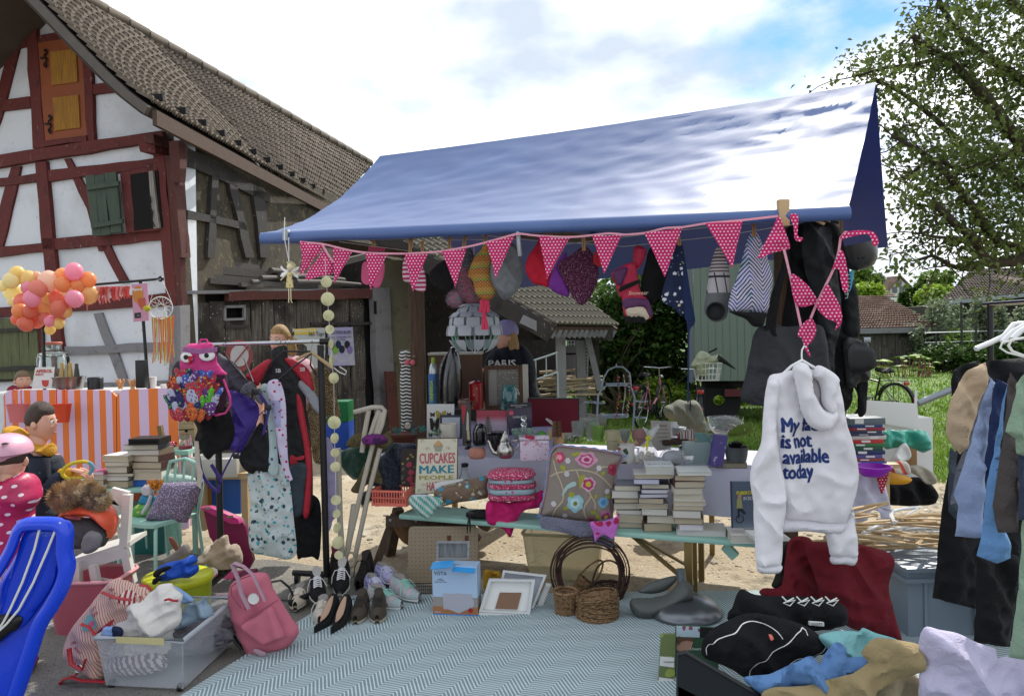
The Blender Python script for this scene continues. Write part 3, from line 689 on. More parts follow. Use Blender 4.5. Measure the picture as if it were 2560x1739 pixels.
# TRAILER
m_gw=mat('sage_panel','66756a',ro=.6,var=.05,vs=2)
t=T('site_trailer','grey-green site trailer with vertical grooves and white framed windows behind the stall','',1735,952,D=13)
a=P(1737,952,13)-t.loc;zt=2.6;x1=2.6;w0=0
t.o.rotation_euler.z=R(-16)
for i in rN(17):
 mb=MB();x=a.x+i*.121;mb.box(x+.002,x+.118,0,.05,a.z,a.z+zt);mb.bd('panel_board',m_gw,t)
MB().box(a.x,a.x+2.05,.055,3.4,a.z,a.z+zt).bd('body',m_gw,t)
MB().box(a.x-.1,a.x-.002,-.01,.08,a.z-.02,a.z+zt).bd('corner_trim',mat('grey_trim','5c6468',ro=.5),t)
MB().box(a.x-.15,a.x+2.1,-.15,3.6,a.z+zt,a.z+zt+.1).bd('roof',Ms['grey_trim'],t)
for(x0,y0,x1_,y1_)in((1925,668,1978,705),(1925,715,1978,772),(1925,780,1978,795)):
 q=t.m([(x0,y0),(x1_,y1_)]);mb=MB().box(q[0][0],q[1][0],-.03,0,q[1][1],q[0][1]);w_=mb.bd('window',mat('white_trim','d8dbda',ro=.4),t)
 MB().box(q[0][0]+.03,q[1][0]-.02,-.04,-.031,q[1][1]+.03,q[0][1]-.03).bd('pane',mat('dark_glass','1c1f22',ro=.08,coat=1.),w_)
for y in(.2,3):MB().box(a.x+.1,a.x+1.9,y,y+.15,a.z-.14,a.z-.004).bd('chassis_beam',m_iron,t)
MB().box(a.x+.5,a.x+2.2,.1,.18,a.z-.28,a.z-.15).bd('drawbar',mat('dull_red_metal','5a1f24',ro=.6),t)
for x in(.4,1.5):
 M_=MT((a.x+x,.3,.38-t.loc.z))@MR(PI/2,4,'X');MB().lh([(.1,-.1),(.2,-.1),(.37,-.1),(.38,-.06),(.38,.06),(.37,.1),(.2,.1),(.1,.1)],20,M=M_).bd('wheel',mat('tyre','17181a',ro=.85),t)
# TREES AND BUSHES
def leafmat(name,a,b,c_,transl=.35):return mat(name,a,ro=.55,ly=lambda x:[(ss(x.n(2.2,4),.42,.58),b),(ss(x.n(9,3),.55,.66),c_)],transl=transl,spec=.3)
def leaves(pts,size,seed,droop=.3,jit=.4):
 """pts: centres; one bent two-face leaf each"""
 r=np.random.RandomState(seed);V_=[];F=[]
 for p in pts:
  s=size*(1-jit*r.rand());a=r.rand()*6.28;el=r.randn()*.6-droop;d=Vc((cos(a)*cos(el),sin(a)*cos(el),sin(el)));w=d.cross(Vc((r.randn()*.5,r.randn()*.5,1))).normalized()*s*.34;n=d.cross(w).normalized()*s*.12
  o=len(V_);q=Vc(p);V_+=[q,q+d*s*.45+w-n,q+d*s,q+d*s*.45-w-n];F+=[(o,o+1,o+2),(o,o+2,o+3)]
 return V_,F
def crown_pts(ct,r,n,seed,clumps=26,spread=.33):
 rn_=np.random.RandomState(seed);cs=[]
 for i in rN(clumps):
  d=rn_.randn(3);d/=np.linalg.norm(d);d*=(.45+.55*rn_.rand()**.5);cs.append(d)
 o=[]
 for i in rN(n):
  q=cs[rn_.randint(clumps)]+rn_.randn(3)*spread*.55;o.append((ct[0]+q[0]*r[0],ct[1]+q[1]*r[1],max(.02,ct[2]+q[2]*r[2])))
 return o
def bush(name,label,cat,px,py0,py1,halfw_px,D,n,lm,leaf,seed,trunk=True,grp=None,clumps=26,depth=1.,spread=.33,z0=None):
 """plant whose foliage fills px+-halfw, py0(top)..py1(bottom) at distance D"""
 S=D/FPX;b=P(px,py1,D);tp=P(px,py0,D);t=T(name,label,cat,loc=(b.x,D,0),grp=grp);h=(tp.z-b.z)/2;ct=(0,0,b.z+h)
 pts=crown_pts(ct,(halfw_px*S*.8,halfw_px*S*.8*depth,h*.85),n,seed,clumps,spread);MB().add(*leaves(pts,leaf,seed)).bd('crown',lm,t,sm=0)
 if trunk:
  rr=RR(seed);mb=MB().tb([(0,0,-.02),(0,.02,max(.1,b.z*.6)),(0.03,0,b.z+h)],[.05*D/10+.02,.04*D/10+.015,.02],7)
  for i in rN(7):
   a=rr.u(0,6.28);k=rr.u(.45,.85);mb.tb([(0,0,max(.05,b.z*.6)),(cos(a)*halfw_px*S*k*.4,sin(a)*halfw_px*S*k*.4,b.z+h*.7),(cos(a)*halfw_px*S*k*.8,sin(a)*halfw_px*S*k*.8,b.z+h*(1.1+rr.random()*.5))],[.03*D/10+.008,.02*D/10+.006,.006],5)
  mb.bd('trunk',m_bark,t)
 return t
m_bark=mat('bark','3d352b',ro=.95,bu=30,bs=.8,var=.25)
lf_dark=leafmat('hedge_leaf','2d4419','425f22','1c2d10');lf_mid=leafmat('garden_leaf','56702c','6f8a3b','34491c');lf_lite=leafmat('bright_leaf','7f9c33','9ab247','56731f');lf_apple=leafmat('apple_leaf','4c5c2a','67753a','2c3a18',.3)
lf_grey=leafmat('grey_leaf','66745a','7f8b6e','45523c')
bush('hedge_bush','big dark leafy bush behind the stall table, between open shed and trailer','',1600,655,1040,190,15.5,16000,lf_dark,.17,4,clumps=50)
bush('hedge_bush','yellow-green bush crown above the shed roof behind the hanging purple hat','',1490,690,850,90,19,4500,lf_mid,.17,8)
bush('hedge_bush','low bright bush at the foot of the dark bush behind the bicycles','',1640,945,1030,100,14.2,3000,lf_lite,.1,9,trunk=False)
bush('hedge_bush','dark bush under the shed roof seen between the shed posts','',1545,820,1010,70,17,3500,lf_dark,.15,10)
bush('hedge_bush','green bush peeping under the trailer','',1820,950,1010,120,17,2500,lf_lite,.12,12,trunk=False)
t=T('bare_shrub','tangle of bare grey stems in front of the big dark bush','',loc=P(1570,1010,14.4)*1);t.o.location.z=0;rr=RR(4);mb=MB()
for i in rN(34):
 a=rr.u(-.9,.9);L_=rr.u(1.2,2.4);p=Vc((rr.u(-.25,.25),rr.u(-.2,.2),0));d=Vc((sin(a),rr.u(-.3,.3),cos(a)));pts=[p.copy()]
 for k in rN(6):d=(d+Vc((rr.u(-.35,.35),rr.u(-.2,.2),rr.u(-.3,.15)))).normalized();p=p+d*L_/6;pts.append(p.copy())
 mb.tb(pts,[.022*(1-k/8)for k in rN(7)],5)
mb.bd('stems',mat('grey_stems','5d5745',ro=.95),t)
G='garden plants behind the lawn'
for a in[('garden_bush','tall leafy bush behind the tiled garden shed, right of its gable end',2345,745,935,85,31,3600,lf_grey,.24,21),('garden_bush','silvery green shrub before the long brown roof, left one of two',2470,735,900,48,28,2600,lf_grey,.2,22),('garden_bush','silvery green shrub before the long brown roof at the right border',2560,760,900,55,28,2600,lf_grey,.2,23),('garden_bush','dense dark bush at the lawn edge under the wire fence',2370,850,925,75,26,3000,lf_dark,.2,24),('garden_bush','bright green bush behind the wire fence right of the shed',2430,815,905,70,29,3000,lf_mid,.22,25),('garden_bush','dark green hedge mass behind the hanging white-sleeved shirts',2520,850,925,90,27,3200,lf_dark,.22,26)]:
 bush(*a[:2],'bush',*a[2:],grp=None,trunk=True)
for a in[('far_tree','round pale tree on the skyline between white house and long brown roof',2338,672,735,52,85,2400,lf_mid,.62,31),('far_tree','yellow-green round tree below the pale skyline tree',2340,710,760,48,60,2200,lf_lite,.45,32),('far_tree','dark conical tree beside the white house gable',2280,712,775,12,62,1500,lf_dark,.4,33),('far_tree','dark low conical tree left of the taller conical one',2262,728,770,12,60,1000,lf_dark,.4,34),('far_tree','leafy tree standing left of the white house, right of the black clothes',2155,660,745,38,75,2200,lf_mid,.6,35),('far_tree','faint tree on the skyline left of the white house roof',2197,682,720,17,110,900,lf_grey,.6,36),('far_tree','broad dark tree far behind the bright tree',2300,735,780,60,70,2200,lf_mid,.5,37),('far_tree','bright shrubs below the tree left of the white house',2165,705,760,40,48,2200,lf_lite,.35,38)]:
 bush(*a[:2],'tree',*a[2:])
t=T('rhubarb_plant','rhubarb patch with large bright leaves in front of the garden shed','rhubarb',2270,905,D=24);t.o.location.z=0;rr=RR(6)
for i in rN(34):
 x=rr.u(-1.1,1.1);y=rr.u(-.5,.5);z=rr.u(.2,.75)*(1.1-abs(x)*.35);s=rr.u(.22,.4);a=rr.u(0,6.28);mb=MB()
 mb.surf(lambda u,v:(cos(a)*(u-.1)*s*1.5*cos((v-.5)*2)+x,sin(a)*(u-.1)*s+y+(v-.5)*s*.9*sin(u*3+.1),z+.16*s*sin(u*3)-abs(v-.5)*.2*s-u*.1*s),4,4,th=.004);mb.tb([(x,y,z),(x*.8,y,0)],.014,5,mi=1)
 mb.bd('leaf',[lf_lite if i%3 else lf_mid,mat('rhubarb_stalk','7b4a3f',ro=.6)],t)
apple=T('apple_tree','old apple tree with a sparse grey-green crown reaching in from the right','',loc=(6.6,8.6,0));AL=apple.loc
def ab_(px,py,D):return P(px,py,D)-AL
brs=[([(2700,900,8.6),(2690,500,8.6),(2640,250,8.7),(2600,60,8.8)],.16),([(2680,480,8.6),(2560,370,8.4),(2470,250,8.2),(2380,160,8.0),(2280,90,7.8)],.07),([(2690,600,8.6),(2590,640,8.3),(2470,655,8.1),(2440,600,8.0),(2390,560,7.9),(2330,500,7.8)],.075),([(2445,610,8.0),(2400,596,7.9),(2340,590,7.8),(2300,585,7.7)],.022),([(2560,620,8.2),(2500,610,8.2),(2460,560,8.1),(2420,500,8.0),(2360,430,7.9),(2290,370,7.8),(2230,340,7.7)],.045),([(2640,250,8.7),(2540,190,8.6),(2450,130,8.5),(2380,60,8.4),(2330,-40,8.3)],.05),([(2560,370,8.4),(2480,400,8.3),(2400,420,8.2),(2330,400,8.1),(2260,450,8.0)],.035),([(2690,560,8.6),(2600,500,8.9),(2520,440,9.2),(2430,380,9.4),(2340,300,9.5),(2250,230,9.5),(2180,200,9.5)],.05),([(2600,60,8.8),(2520,0,8.7),(2440,-60,8.6)],.05),([(2470,655,8.1),(2400,670,8.0),(2330,640,7.9),(2290,650,7.9)],.03),([(2450,130,8.5),(2370,140,8.6),(2290,160,8.7),(2210,170,8.8),(2140,190,8.8)],.028)]
mb=MB();rr=RR(14);tw=[]
for pts,r0 in brs:
 q=[tuple(ab_(*p))for p in pts];q=resamp(q,.15,True,False);n=len(q);q=[p+Vc((rr.u(-.012,.012),)*3)for p in q];mb.tb(q,[max(.008,1.25*r0*(1-.7*i/n))for i in rN(n)],8)
 for i in rN(2,n):
  for _ in rN(2 if r0<.1 else 1):
   d=Vc((rr.gauss(0,1)-.2,rr.gauss(0,.8),rr.gauss(0,.9)-.05)).normalized();p=q[i].copy();w=[p.copy()];L_=rr.u(.25,.75)
   for k in rN(4):d=(d+Vc((rr.gauss(0,.3),rr.gauss(0,.3),rr.gauss(0,.3)-.06))).normalized();p=p+d*L_/4;w.append(p.copy())
   tw.append(w)
mb2=MB()
for w in tw:mb2.tb(w,[.008,.007,.006,.005,.003],4)
mb.tb([(0,0,0),(-.02,0,1.2),tuple(ab_(2690,560,8.6))],[.24,.2,.16],10)
mb.bd('trunk',m_bark,apple);mb2.bd('twigs',m_bark,apple)
poly=cZ((1925,200),(1950,120),(1990,90),(2050,80),(2090,30),(2110,-60),(2700,-60),(2700,600),(2400,590),(2324,570),(2250,560),(2210,600),(2150,560),(2120,500),(2060,520),(2035,470),(2020,380),(2010,300),(1990,210))
rn_=np.random.RandomState(3);pp=[]
for w in tw:
 for p in w[1:]:
  for _ in rN(rn_.randint(3,9)):pp.append(p+Vc(rn_.randn(3)*.085))
al=[]
for p in pp:
 q=p+AL;al.append(p)
cen=[(rn_.uniform(2120,2700),rn_.uniform(-60,700),rn_.uniform(7.4,10))for _ in rN(950)]
cen=[q for q in cen if inside(np.array([[q[0],q[1]]]),poly)[0]and(rn_.rand()<.35+.65*min(1,max(0,(q[0]-2150)/300)))]
for q in cen:
 o=ab_(*q);k=rn_.randint(8,26);s=rn_.uniform(.06,.16)
 for _ in rN(k):al.append(o+Vc(rn_.randn(3)*s))
MB().add(*leaves(al,.085,8,.5)).bd('crown',lf_apple,apple,sm=0)
# BUILDINGS ON THE RIGHT
m_rt=mat('reddish_tile','6b5549',ro=.9,ly=lambda x:[(ss(x.n(1.2,5),.45,.6),'7d6a5f'),(ss(x.n(6,4,.7),.55,.66),'4a3b34')])
def tiledroof(t,c00,c10,c01,c11,nr,nc,m,joined=True,part_rows=0):
 """courses of tiles with proud lower edges"""
 mb=MB();n=(c10-c00).cross(c01-c00).normalized();n=n if n.z>0 else-n
 def f(s,q):return c00.lerp(c10,s).lerp(c01.lerp(c11,s),q)
 mb0=MB();mb0.poly3([c00,c10,c11,c01],-n*.1);mb0.bd('roof',m_fas,t,sm=0)
 for r_ in rN(nr):
  for q in rN(nc):
   j=random.uniform(0,.02);a=f(q/nc,r_/nr)+n*(.07+j);b=f((q+.94)/nc,r_/nr)+n*(.07+j);d=f((q+.94)/nc,(r_+1.05)/nr)+n*.01;e=f(q/nc,(r_+1.05)/nr)+n*.01;md=(a+b)/2+n*.04;mu=(d+e)/2+n*.03
   mb.add([a,md,b,d,mu,e,a-n*.06,b-n*.06],[(0,1,4,5),(1,2,3,4),(6,7,2,1,0)])
 mb.bd('roof_tiles',m,t,kind='stuff',sm=0)
t=T('garden_shed','low garden shed with brown tiled hip roof and dark plank wall behind the lawn','',loc=P(2240,910,31)*1);t.loc.z=0;t.o.location.z=0
q=lambda x,y,D:P(x,y,D)-t.loc
tiledroof(t,q(2080,824,31),q(2356,818,31),q(2080,742,34),q(2208,741,34),15,34,m_rt)
MB().bar(q(2080,829,30.9),q(2356,823,30.9),.08,.22).bd('fascia',mG,t)
p0=q(2085,835,31.2);p1=q(2340,829,31.2)
for i in rN(15):
 a=p0.lerp(p1,i/15);b=p0.lerp(p1,(i+.95)/15);MB().poly3([(a.x,a.y,-.02),(b.x,b.y,-.02),(b.x,b.y,b.z),(a.x,a.y,a.z)],(0,.05+random.random()*.03,0)).bd('board',m_board,t)
MB().box(p0.x,p1.x,p0.y+.1,p0.y+3,-.02,p0.z).bd('body',mD,t)
t=T('long_roof_house','long dark wooden house with wide brown tiled roof at the right border','',loc=P(2480,780,42)*1);t.loc.z=0;t.o.location.z=0
tiledroof(t,q(2350,755,40),q(2680,722,38),q(2432,672,46),q(2700,668,45),18,40,mat('dark_tile','4d443e',ro=.9,ly=lambda x:[(ss(x.n(1,5),.45,.6),'5c534c')]))
MB().bar(q(2350,758,39.9),q(2680,726,37.9),.1,.2).bd('gutter',mat('zinc','7d848a',ro=.4,metal=.7),t)
a=q(2375,760,41);b=q(2680,730,39.5);MB().poly3([(a.x,a.y,0),(b.x,b.y,0),(b.x,b.y,b.z),(a.x,a.y,a.z)],(0,5,0)).bd('wall',mD,t)
for i in rN(7):
 p=a.lerp(b,(i+.5)/8);MB().box(p.x-.35,p.x+.3,p.y-.3,p.y-.2,p.z-1.6,p.z-.6).bd('shutter',m_board,t)
t=T('white_house','distant white gabled house with brown roof on the skyline','',loc=P(2245,740,120)*1);t.loc.z=0;t.o.location.z=0
g=[q(2225,740,120),q(2225,722,120),q(2251,697,120),q(2273,718,120),q(2273,740,120)];g[0].z=g[4].z=0
MB().poly3(g,(-3,10,0)).bd('wall',mat('white_render','c9cbca',ro=.8),t)
mb=MB();a,b,c_=g[1],g[2],g[3];o_=Vc((-7,12,0));mb.poly3([b+Vc((0,-.4,.25)),a+Vc((-.6,-.4,-.5)),a+o_+Vc((-.6,0,-.5)),b+o_+Vc((0,0,.25))],(0,0,.25));mb.poly3([b+Vc((0,-.4,.25)),c_+Vc((.6,-.4,-.5)),c_+o_+Vc((.6,0,-.5)),b+o_+Vc((0,0,.25))],(0,0,.25));mb.bd('roof',m_rt,t)
for(x,y)in((2249,708),(2238,724),(2256,724)):
 p=q(x,y,119.8);MB().box(p.x-.35,p.x+.35,p.y,p.y+.15,p.z-.5,p.z+.5).bd('window',Ms['dark_glass'],t)
t=T('far_barn','distant long grey-brown roof sloping down left of the white house','house',loc=P(2190,745,90)*1);t.loc.z=0;t.o.location.z=0
tiledroof(t,q(2195,742,90),q(2243,742,96),q(2152,707,90),q(2205,718,96),6,14,m_rt)
mb=MB();g=[q(2140,745,90.5),q(2152,709,90.5),q(2195,744,90.5)];h_=[Vc((p.x,p.y,0))for p in(g[0],g[2])];mb.poly3([h_[0],g[0],g[1],g[2],h_[1]],(0,5,0));mb.bd('wall',Ms['white_render'],t)
t=T('wire_fence','garden wire fence with thin dark posts at the end of the lawn','',loc=P(2400,900,27)*1);t.loc.z=0;t.o.location.z=0
m_post=mat('fence_post','2b3027',ro=.8)
for x,y0 in((2340,832),(2403,755),(2439,757),(2478,830),(2520,828),(2560,826)):
 p=q(x,y0,27);MB().tb([(p.x,p.y,0),(p.x,p.y,p.z)],.045 if y0<800 else.03,6).bd('post',m_post,t)
a=q(2312,832,27);b=q(2640,822,27)
for z in(0,-.35,-.7):MB().tb([a+Vc((0,0,z)),b+Vc((0,0,z))],.02 if not z else.008,5).bd('wire',Ms['galvanised'],t)
# BICYCLES
def bicycle(label,px,py,D,ang,frame,kind='step',extra=None):
 t=T('bicycle',label,'bicycle',loc=P(px,py,D)*1,rz=ang);t.o.location.z=0;t.o.location.y=D
 mf=mat('bike_paint_'+frame.strip('#'),frame,ro=.3,coat=.5);mk=mat('bike_black','141516',ro=.5);ms=mat('bike_chrome','b9bdc1',ro=.25,metal=1.)
 def wheel(x):
  e=link('wheel',None,t);e.location=(x,0,.35);M_=MR(PI/2,4,'X')
  MB().tb([(cos(a)*.335,0,sin(a)*.335)for a in np.linspace(0,2*PI,29)[:-1]],.018,8,cl_=True).bd('tyre',Ms['tyre'],e)
  mb=MB().tb([(cos(a)*.312,0,sin(a)*.312)for a in np.linspace(0,2*PI,29)[:-1]],.009,6,cl_=True)
  for k in rN(18):a=k*PI/9;mb.tb([(cos(a+.25*(-1)**k)*.02,(-1)**k*.025,sin(a+.25*(-1)**k)*.02),(cos(a)*.31,0,sin(a)*.31)],.0018,3)
  mb.tb([(0,-.04,0),(0,.04,0)],.022,8);mb.bd('rim',ms,e);return e
 wheel(0);wheel(1.06)
 mb=MB();r=.016;bb=(.44,0,.29);st=(.30,0,.78);hd=(.88,0,.80);h2=(.91,0,.66)
 mb.tb([bb,st],r,8);mb.tb([hd,h2],.02,8)
 if kind=='step':mb.tb([h2,(.72,0,.45),bb],.02,8)
 else:mb.tb([h2,bb],.02,8);mb.tb([hd,(.33,0,.7)],r,8)
 for s in(-1,1):
  mb.tb([bb,(0,s*.055,.35)],.009,6);mb.tb([(.32,0,.7),(0,s*.055,.35)],.008,6);mb.tb([(.92,s*.04,.62),(.95,s*.05,.5),(1.06,s*.05,.35)],.011,6)
 mb.bd('frame',mf,t)
 for x in(0,1.06):
  MB().surf(lambda u,v:(x+cos(PI*(.1+u*.85))*.368*(1 if x==0 else-1)*-1*-1,(v-.5)*.05,.35+sin(PI*(.1+u*.85))*.368),14,2,th=.002).bd('mudguard',mk,t)
 MB().tb([hd,(.86,0,.98)],.012,7).tb([(.72,-.29,1.02),(.84,-.27,1.0),(.9,-.12,.99),(.86,0,.98),(.9,.12,.99),(.84,.27,1.0),(.72,.29,1.02)],.011,7).bd('handlebar',ms,t)
 for s in(-1,1):MB().tb([(.67,s*.3,1.03),(.79,s*.285,1.01)],.017,8).bd('grip',mk,t)
 MB().tb([st,(.27,0,.9)],.013,7).bd('seat_post',ms,t)
 MB().surf(lambda u,v:(.1+u*.28,(v-.5)*(.2-.16*min(1,u*1.5)),.95-.05*abs(v-.5)*2-.02*sin(u*PI)),8,6,th=.045).bd('saddle',mk,t)
 mb=MB()
 for s in(-1,1):mb.tb([(.26,s*.05,.72),(-.05,s*.06,.74),(-.2,s*.06,.74)],.006,5);mb.tb([(-.02,s*.06,.74),(0,s*.06,.36)],.005,5)
 for k in rN(5):mb.tb([(-.2+k*.09,-.06,.74),(-.2+k*.09,.06,.74)],.005,5)
 mb.bd('rack',mk,t)
 MB().box(-.23,-.2,-.05,.05,.67,.73,b=.006).bd('rear_light',mat('red_reflector','a0171c',ro=.2,coat=1),t)
 MB().box(-.37,-.35,-.025,.025,.42,.47,b=.006).bd('reflector',Ms['red_reflector'],t)
 MB().lh([(.0,-.01),(.09,-.01),(.1,0),(.09,.01),(0,.01)],20,M=MT((.44,-.05,.29))@MR(PI/2,4,'X')).bd('chainring',mk,t)
 for s in(-1,1):MB().tb([(.44,s*.07,.29),(.44-s*.06,s*.08,.29+s*.15)],.009,6).box(.4-s*.05,.49-s*.05,s*.125-.045,s*.125+.045,.28+s*.15,.3+s*.15).bd('crank',mk,t)
 MB().tb([(.44,-.045,.36),(0,-.045,.4),(-.05,-.045,.35),(0,-.045,.3),(.44,-.045,.22)],.006,4).bd('chain',mk,t)
 MB().ball((.98,0,.82),(.03,.04,.04),10).bd('headlight',ms,t)
 return t
b1=bicycle('pink and black step-through bicycle standing on the grass behind the stall table',1558,1090,10.6,R(58),'b9738c')
b1.o.location=P(1604,1090,12.4).xy.to_3d()
b2=bicycle('black bicycle seen from behind with a white wire basket full of clothes',1745,1095,10.4,R(78),'1b1c1e')
b2.o.location=P(1752,1095,11.4).xy.to_3d()
mb=MB()
def rect(w,d,z):return[(-w,-d,z),(w,-d,z),(w,d,z),(-w,d,z)]
for w,d,z in((.15,.11,0),(.165,.125,.09),(.18,.14,.18),(.19,.15,.26)):mb.tb(rect(w,d,z),.004,5,cl_=True)
for k in rN(7):
 x=-1+k/3;
 for s in(-1,1):mb.tb([(x*.15,s*.11,0),(x*.19,s*.15,.26)],.0035,4);mb.tb([(s*.15,x*.11,0),(s*.19,x*.15,.26)],.0035,4)
 mb.tb([(x*.15,-.11,0),(x*.15,.11,0)],.0035,4)
bk=T('bicycle_basket','white wire basket on the rear rack of the black bicycle','',1768,950,D=11.2);mb.bd('wires',mat('white_wire','d6d7d3',ro=.4),bk)
t=T('draped_jacket','pale khaki jacket slung over the white bicycle basket','',1768,945,D=11.15)
mb=MB();pl=t.m(cL((870,1320),(900,1260),(950,1190),(1010,1200),(1060,1230),(1120,1215),(1150,1260),(1090,1290),(1020,1330),(1015,1390),(960,1420),(920,1390),(900,1340)));pf(pl,.09,.035,fo(.02,8,3,3),mb=mb);mb.bd('cloth',ch('8f947c'),t)
t=T('folded_umbrella','dark folded umbrella poking out of the bicycle basket','',1790,930,D=11.1);MB().tb(t.m3(cL((1030,1200),(1100,1165))),.015,6).tb(t.m3(cL((1100,1240),(1180,1290),(1262,1345))),[.05,.03,.008],7).bd('canopy',ch('23282b'),t)
b3=bicycle('black mountain bicycle with a red rear light parked on the lawn at the right',2170,1080,9.0,R(112),'1d2226','diamond')
b3.o.location=P(2240,1065,12.2).xy.to_3d()
# MARKET STALL
st=T('market_stall','market stall with a glossy blue tarpaulin roof on timber posts','',loc=(0,0,0))
F0,F1=P(652,583,4.5),P(2122,515,3.6);G0,G1=P(950,390,5.5),P(2190,206,4.5);H0,H1=P(1235,722,7.6),P(2220,612,5.5)
m_tarp=mat('blue_tarpaulin','33538c',ro=.55,spec=.8,coat=.55,ly=lambda x:[(ss(x.n(1.6,4),.5,.75),'3f6098')],bu=lambda x:x.n(1,5,.55,vec=x.v(x.X*.5,x.Y*2.5,x.Z*6))*.15+x.n(26,4,.7)*.08,bs=.5,transl=.06)
m_tarp.node_tree.nodes['Principled BSDF'].inputs['Coat Roughness'].default_value=.4
def wr(u,v):
 n=NN(Vc((u*4,v*5,1.3)));k=1-abs(NN(Vc((u*7+v*3,v*9-u*3,4))))*2.6;k2=1-abs(NN(Vc((u*16-v*5,v*14,8))))*2.6
 return.005*n+.005*max(0,k)+.004*max(0,k2)+.003*sin(u*40+n*6)*(1-v)
def front(u,v):
 a=F0.lerp(F1,u);b=G0.lerp(G1,u);p=a.lerp(b,v);sag=(.085*(1-u)+.03)*sin(PI*min(1,v*1.0))**.9;p.z+=wr(u,v)*min(1,(1-v)*8+.15)*min(1,v*8+.1)-sag-.02*sin(u*PI)*v
 return p
mb=MB().surf(front,90,36,th=.004)
def hem(u,v):
 a=F0.lerp(F1,u)-Vc((0,0,0));t=v*PI*1.35;r=.032+.004*NN(Vc((u*9,v,0)));return a+Vc((0,-sin(t)*r,-r+cos(t)*r))+Vc((0,0,-.012*sin(v*PI)+.004))
mb.surf(lambda u,v:hem(u,1-v),90,8,th=.003)
mb.bd('tarpaulin',m_tarp,st)
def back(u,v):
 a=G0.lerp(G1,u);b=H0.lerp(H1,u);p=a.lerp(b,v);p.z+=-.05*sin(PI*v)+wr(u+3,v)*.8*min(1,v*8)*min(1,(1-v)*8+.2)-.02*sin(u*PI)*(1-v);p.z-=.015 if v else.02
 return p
MB().surf(back,60,24,th=.004).bd('rear_tarpaulin',mat('shaded_tarp','1a2f7c',ro=.5),st,sm=70,label='rear half of the blue roof, its shaded underside showing')  # same blue tarpaulin, its colour darkened for the shaded underside
MB().tb([F0.lerp(F1,t)+Vc((0,.0,-.034))for t in(0,.5,1)],.018,8).bd('eave_pole',mat('galv_tube','8f9397',ro=.35,metal=.9),st)
m_post_=wood('5c4636','stall_post_wood')
MB().bar(G0+Vc((.05,0,-.09)),G1+Vc((-.05,0,-.09)),.05,.09).bd('ridge_beam',m_post_,st)
for name,px,y0,D,w in(('post',1047,0,5.75,.105),('post',1965,0,4.35,.09),('post',2092,0,5.2,.09),('post',730,0,4.62,.04)):
 if D==4.62:continue
 a=P(px,1000,D);z1={5.75:2.12,4.35:2.2,5.2:2.5}[D];MB().box(a.x-w/2,a.x+w/2,D-w/2,D+w/2,0,z1,b=.006).bd(name,m_post_,st)
a=P(1047,600,5.75);b=P(1965,600,4.35);mb=MB().bar(a+Vc((0,.0,0))*1,Vc((b.x,b.y,a.z)),.06,.08);
for(p,q)in((P(700,590,4.52),P(1047,640,5.75)),(P(1290,580,4.1),P(1500,600,6.4)),(P(2040,530,3.7),P(2092,560,5.2))):
 MB().bar(p,q,.045,.06).bd('cross_beam',m_post_,st)
def Df(px):return 4.5+(px-640)*(-.9/1485)
MB().tb([P(1294,555,Df(1294)-.05),P(1296,600,Df(1294)-.06),P(1300,640,Df(1294)-.05)],.014,8).bd('pole_end',Ms['galv_tube'],st)
MB().bar(P(716,574,4.43),P(716,602,4.43),.05,.03,up=(1,0,0)).bd('clamp',Ms['galv_tube'],st)
mb=MB();q=P(1958,535,Df(1958)-.03);mb.box(q.x-.025,q.x+.025,q.y-.02,q.y+.02,q.z-.06,q.z+.07,b=.003);mb.bd('clamp',mat('beech','b59a72',ro=.6,var=.1),st)
lines=T('washing_lines','thin white washing lines strung under the blue tarpaulin','line',loc=(0,0,0));mls=mat('white_cord','d9d9d4',ro=.8)
for pts in([P(740,590,4.8),P(1030,628,5.2)],[P(1110,600,4.7),P(1300,598,4.5),P(1560,616,4.5),P(1800,590,4.3),P(1990,560,4.1)],[P(900,600,4.6),P(1180,585,4.4),P(1420,610,4.3),P(1700,575,4.0),P(1950,548,3.9)]):
 MB().tb(pts,.0022,4).bd('cord',mls,lines)
m_pink=dots('pink_dot_cotton','cf2a70','f3dbe4',.0185,.23,transl=.28,bu=300,bs=.15)
m_rib=ch('e8a9bb','pink_ribbon',transl=.3)
bt=T('bunting','pink bunting with white dots on a pale pink ribbon along the front of the stall','',760,600,D=Df(760)-.1)
def Db(px):return Df(px)-.1 if px<1960 else Df(1960)-.1-(px-1960)*.0006
def flag(pts,seed,d=0.,amp=.006):
 cxx=sum(p[0]for p in pts)/len(pts);D=Db(cxx)+d;q=bt.m(pts,D);mb=pf(q,.0015,.012,fo(amp,5,1.2,seed,amp),sm=len(pts)>4,y0=D-bt.D,edge=.0008);mb.bd('flag',m_pink,bt)
def tri(a,b,c_,cr):
 p=cr(a,b,c_);return[p[0],((p[0][0]+p[1][0])/2,(p[0][1]+p[1][1])/2+1),p[1],((p[1][0]+p[2][0])/2-1,(p[1][1]+p[2][1])/2),p[2],((p[0][0]+p[2][0])/2+1,(p[0][1]+p[2][1])/2)]
for i,(a,b,c_,cr)in EN([((975,212),(1158,238),(990,535),cE),((1268,258),(1470,265),(1312,595),cE),((45,296),(280,284),(125,670),cH),((410,272),(660,230),(548,630),cH),((850,183),(1137,104),(945,540),cH),((1370,118),(1678,130),(1450,540),cH),((1895,112),(2192,105),(2015,495),cH),((460,150),(797,100),(640,540),cL),((1000,65),(1327,38),(1235,458),cL)]):
 q=tri(a,b,c_,cr);cxx=sum(p[0]for p in q)/6;D=Db(cxx);l=bt.m(q,D);puff_=pf(l,.0015,.013,fo(.006,5,1.2,i*3.3,.006),sm=False,y0=D-bt.D,edge=.0008);puff_.bd('flag',m_pink,bt)
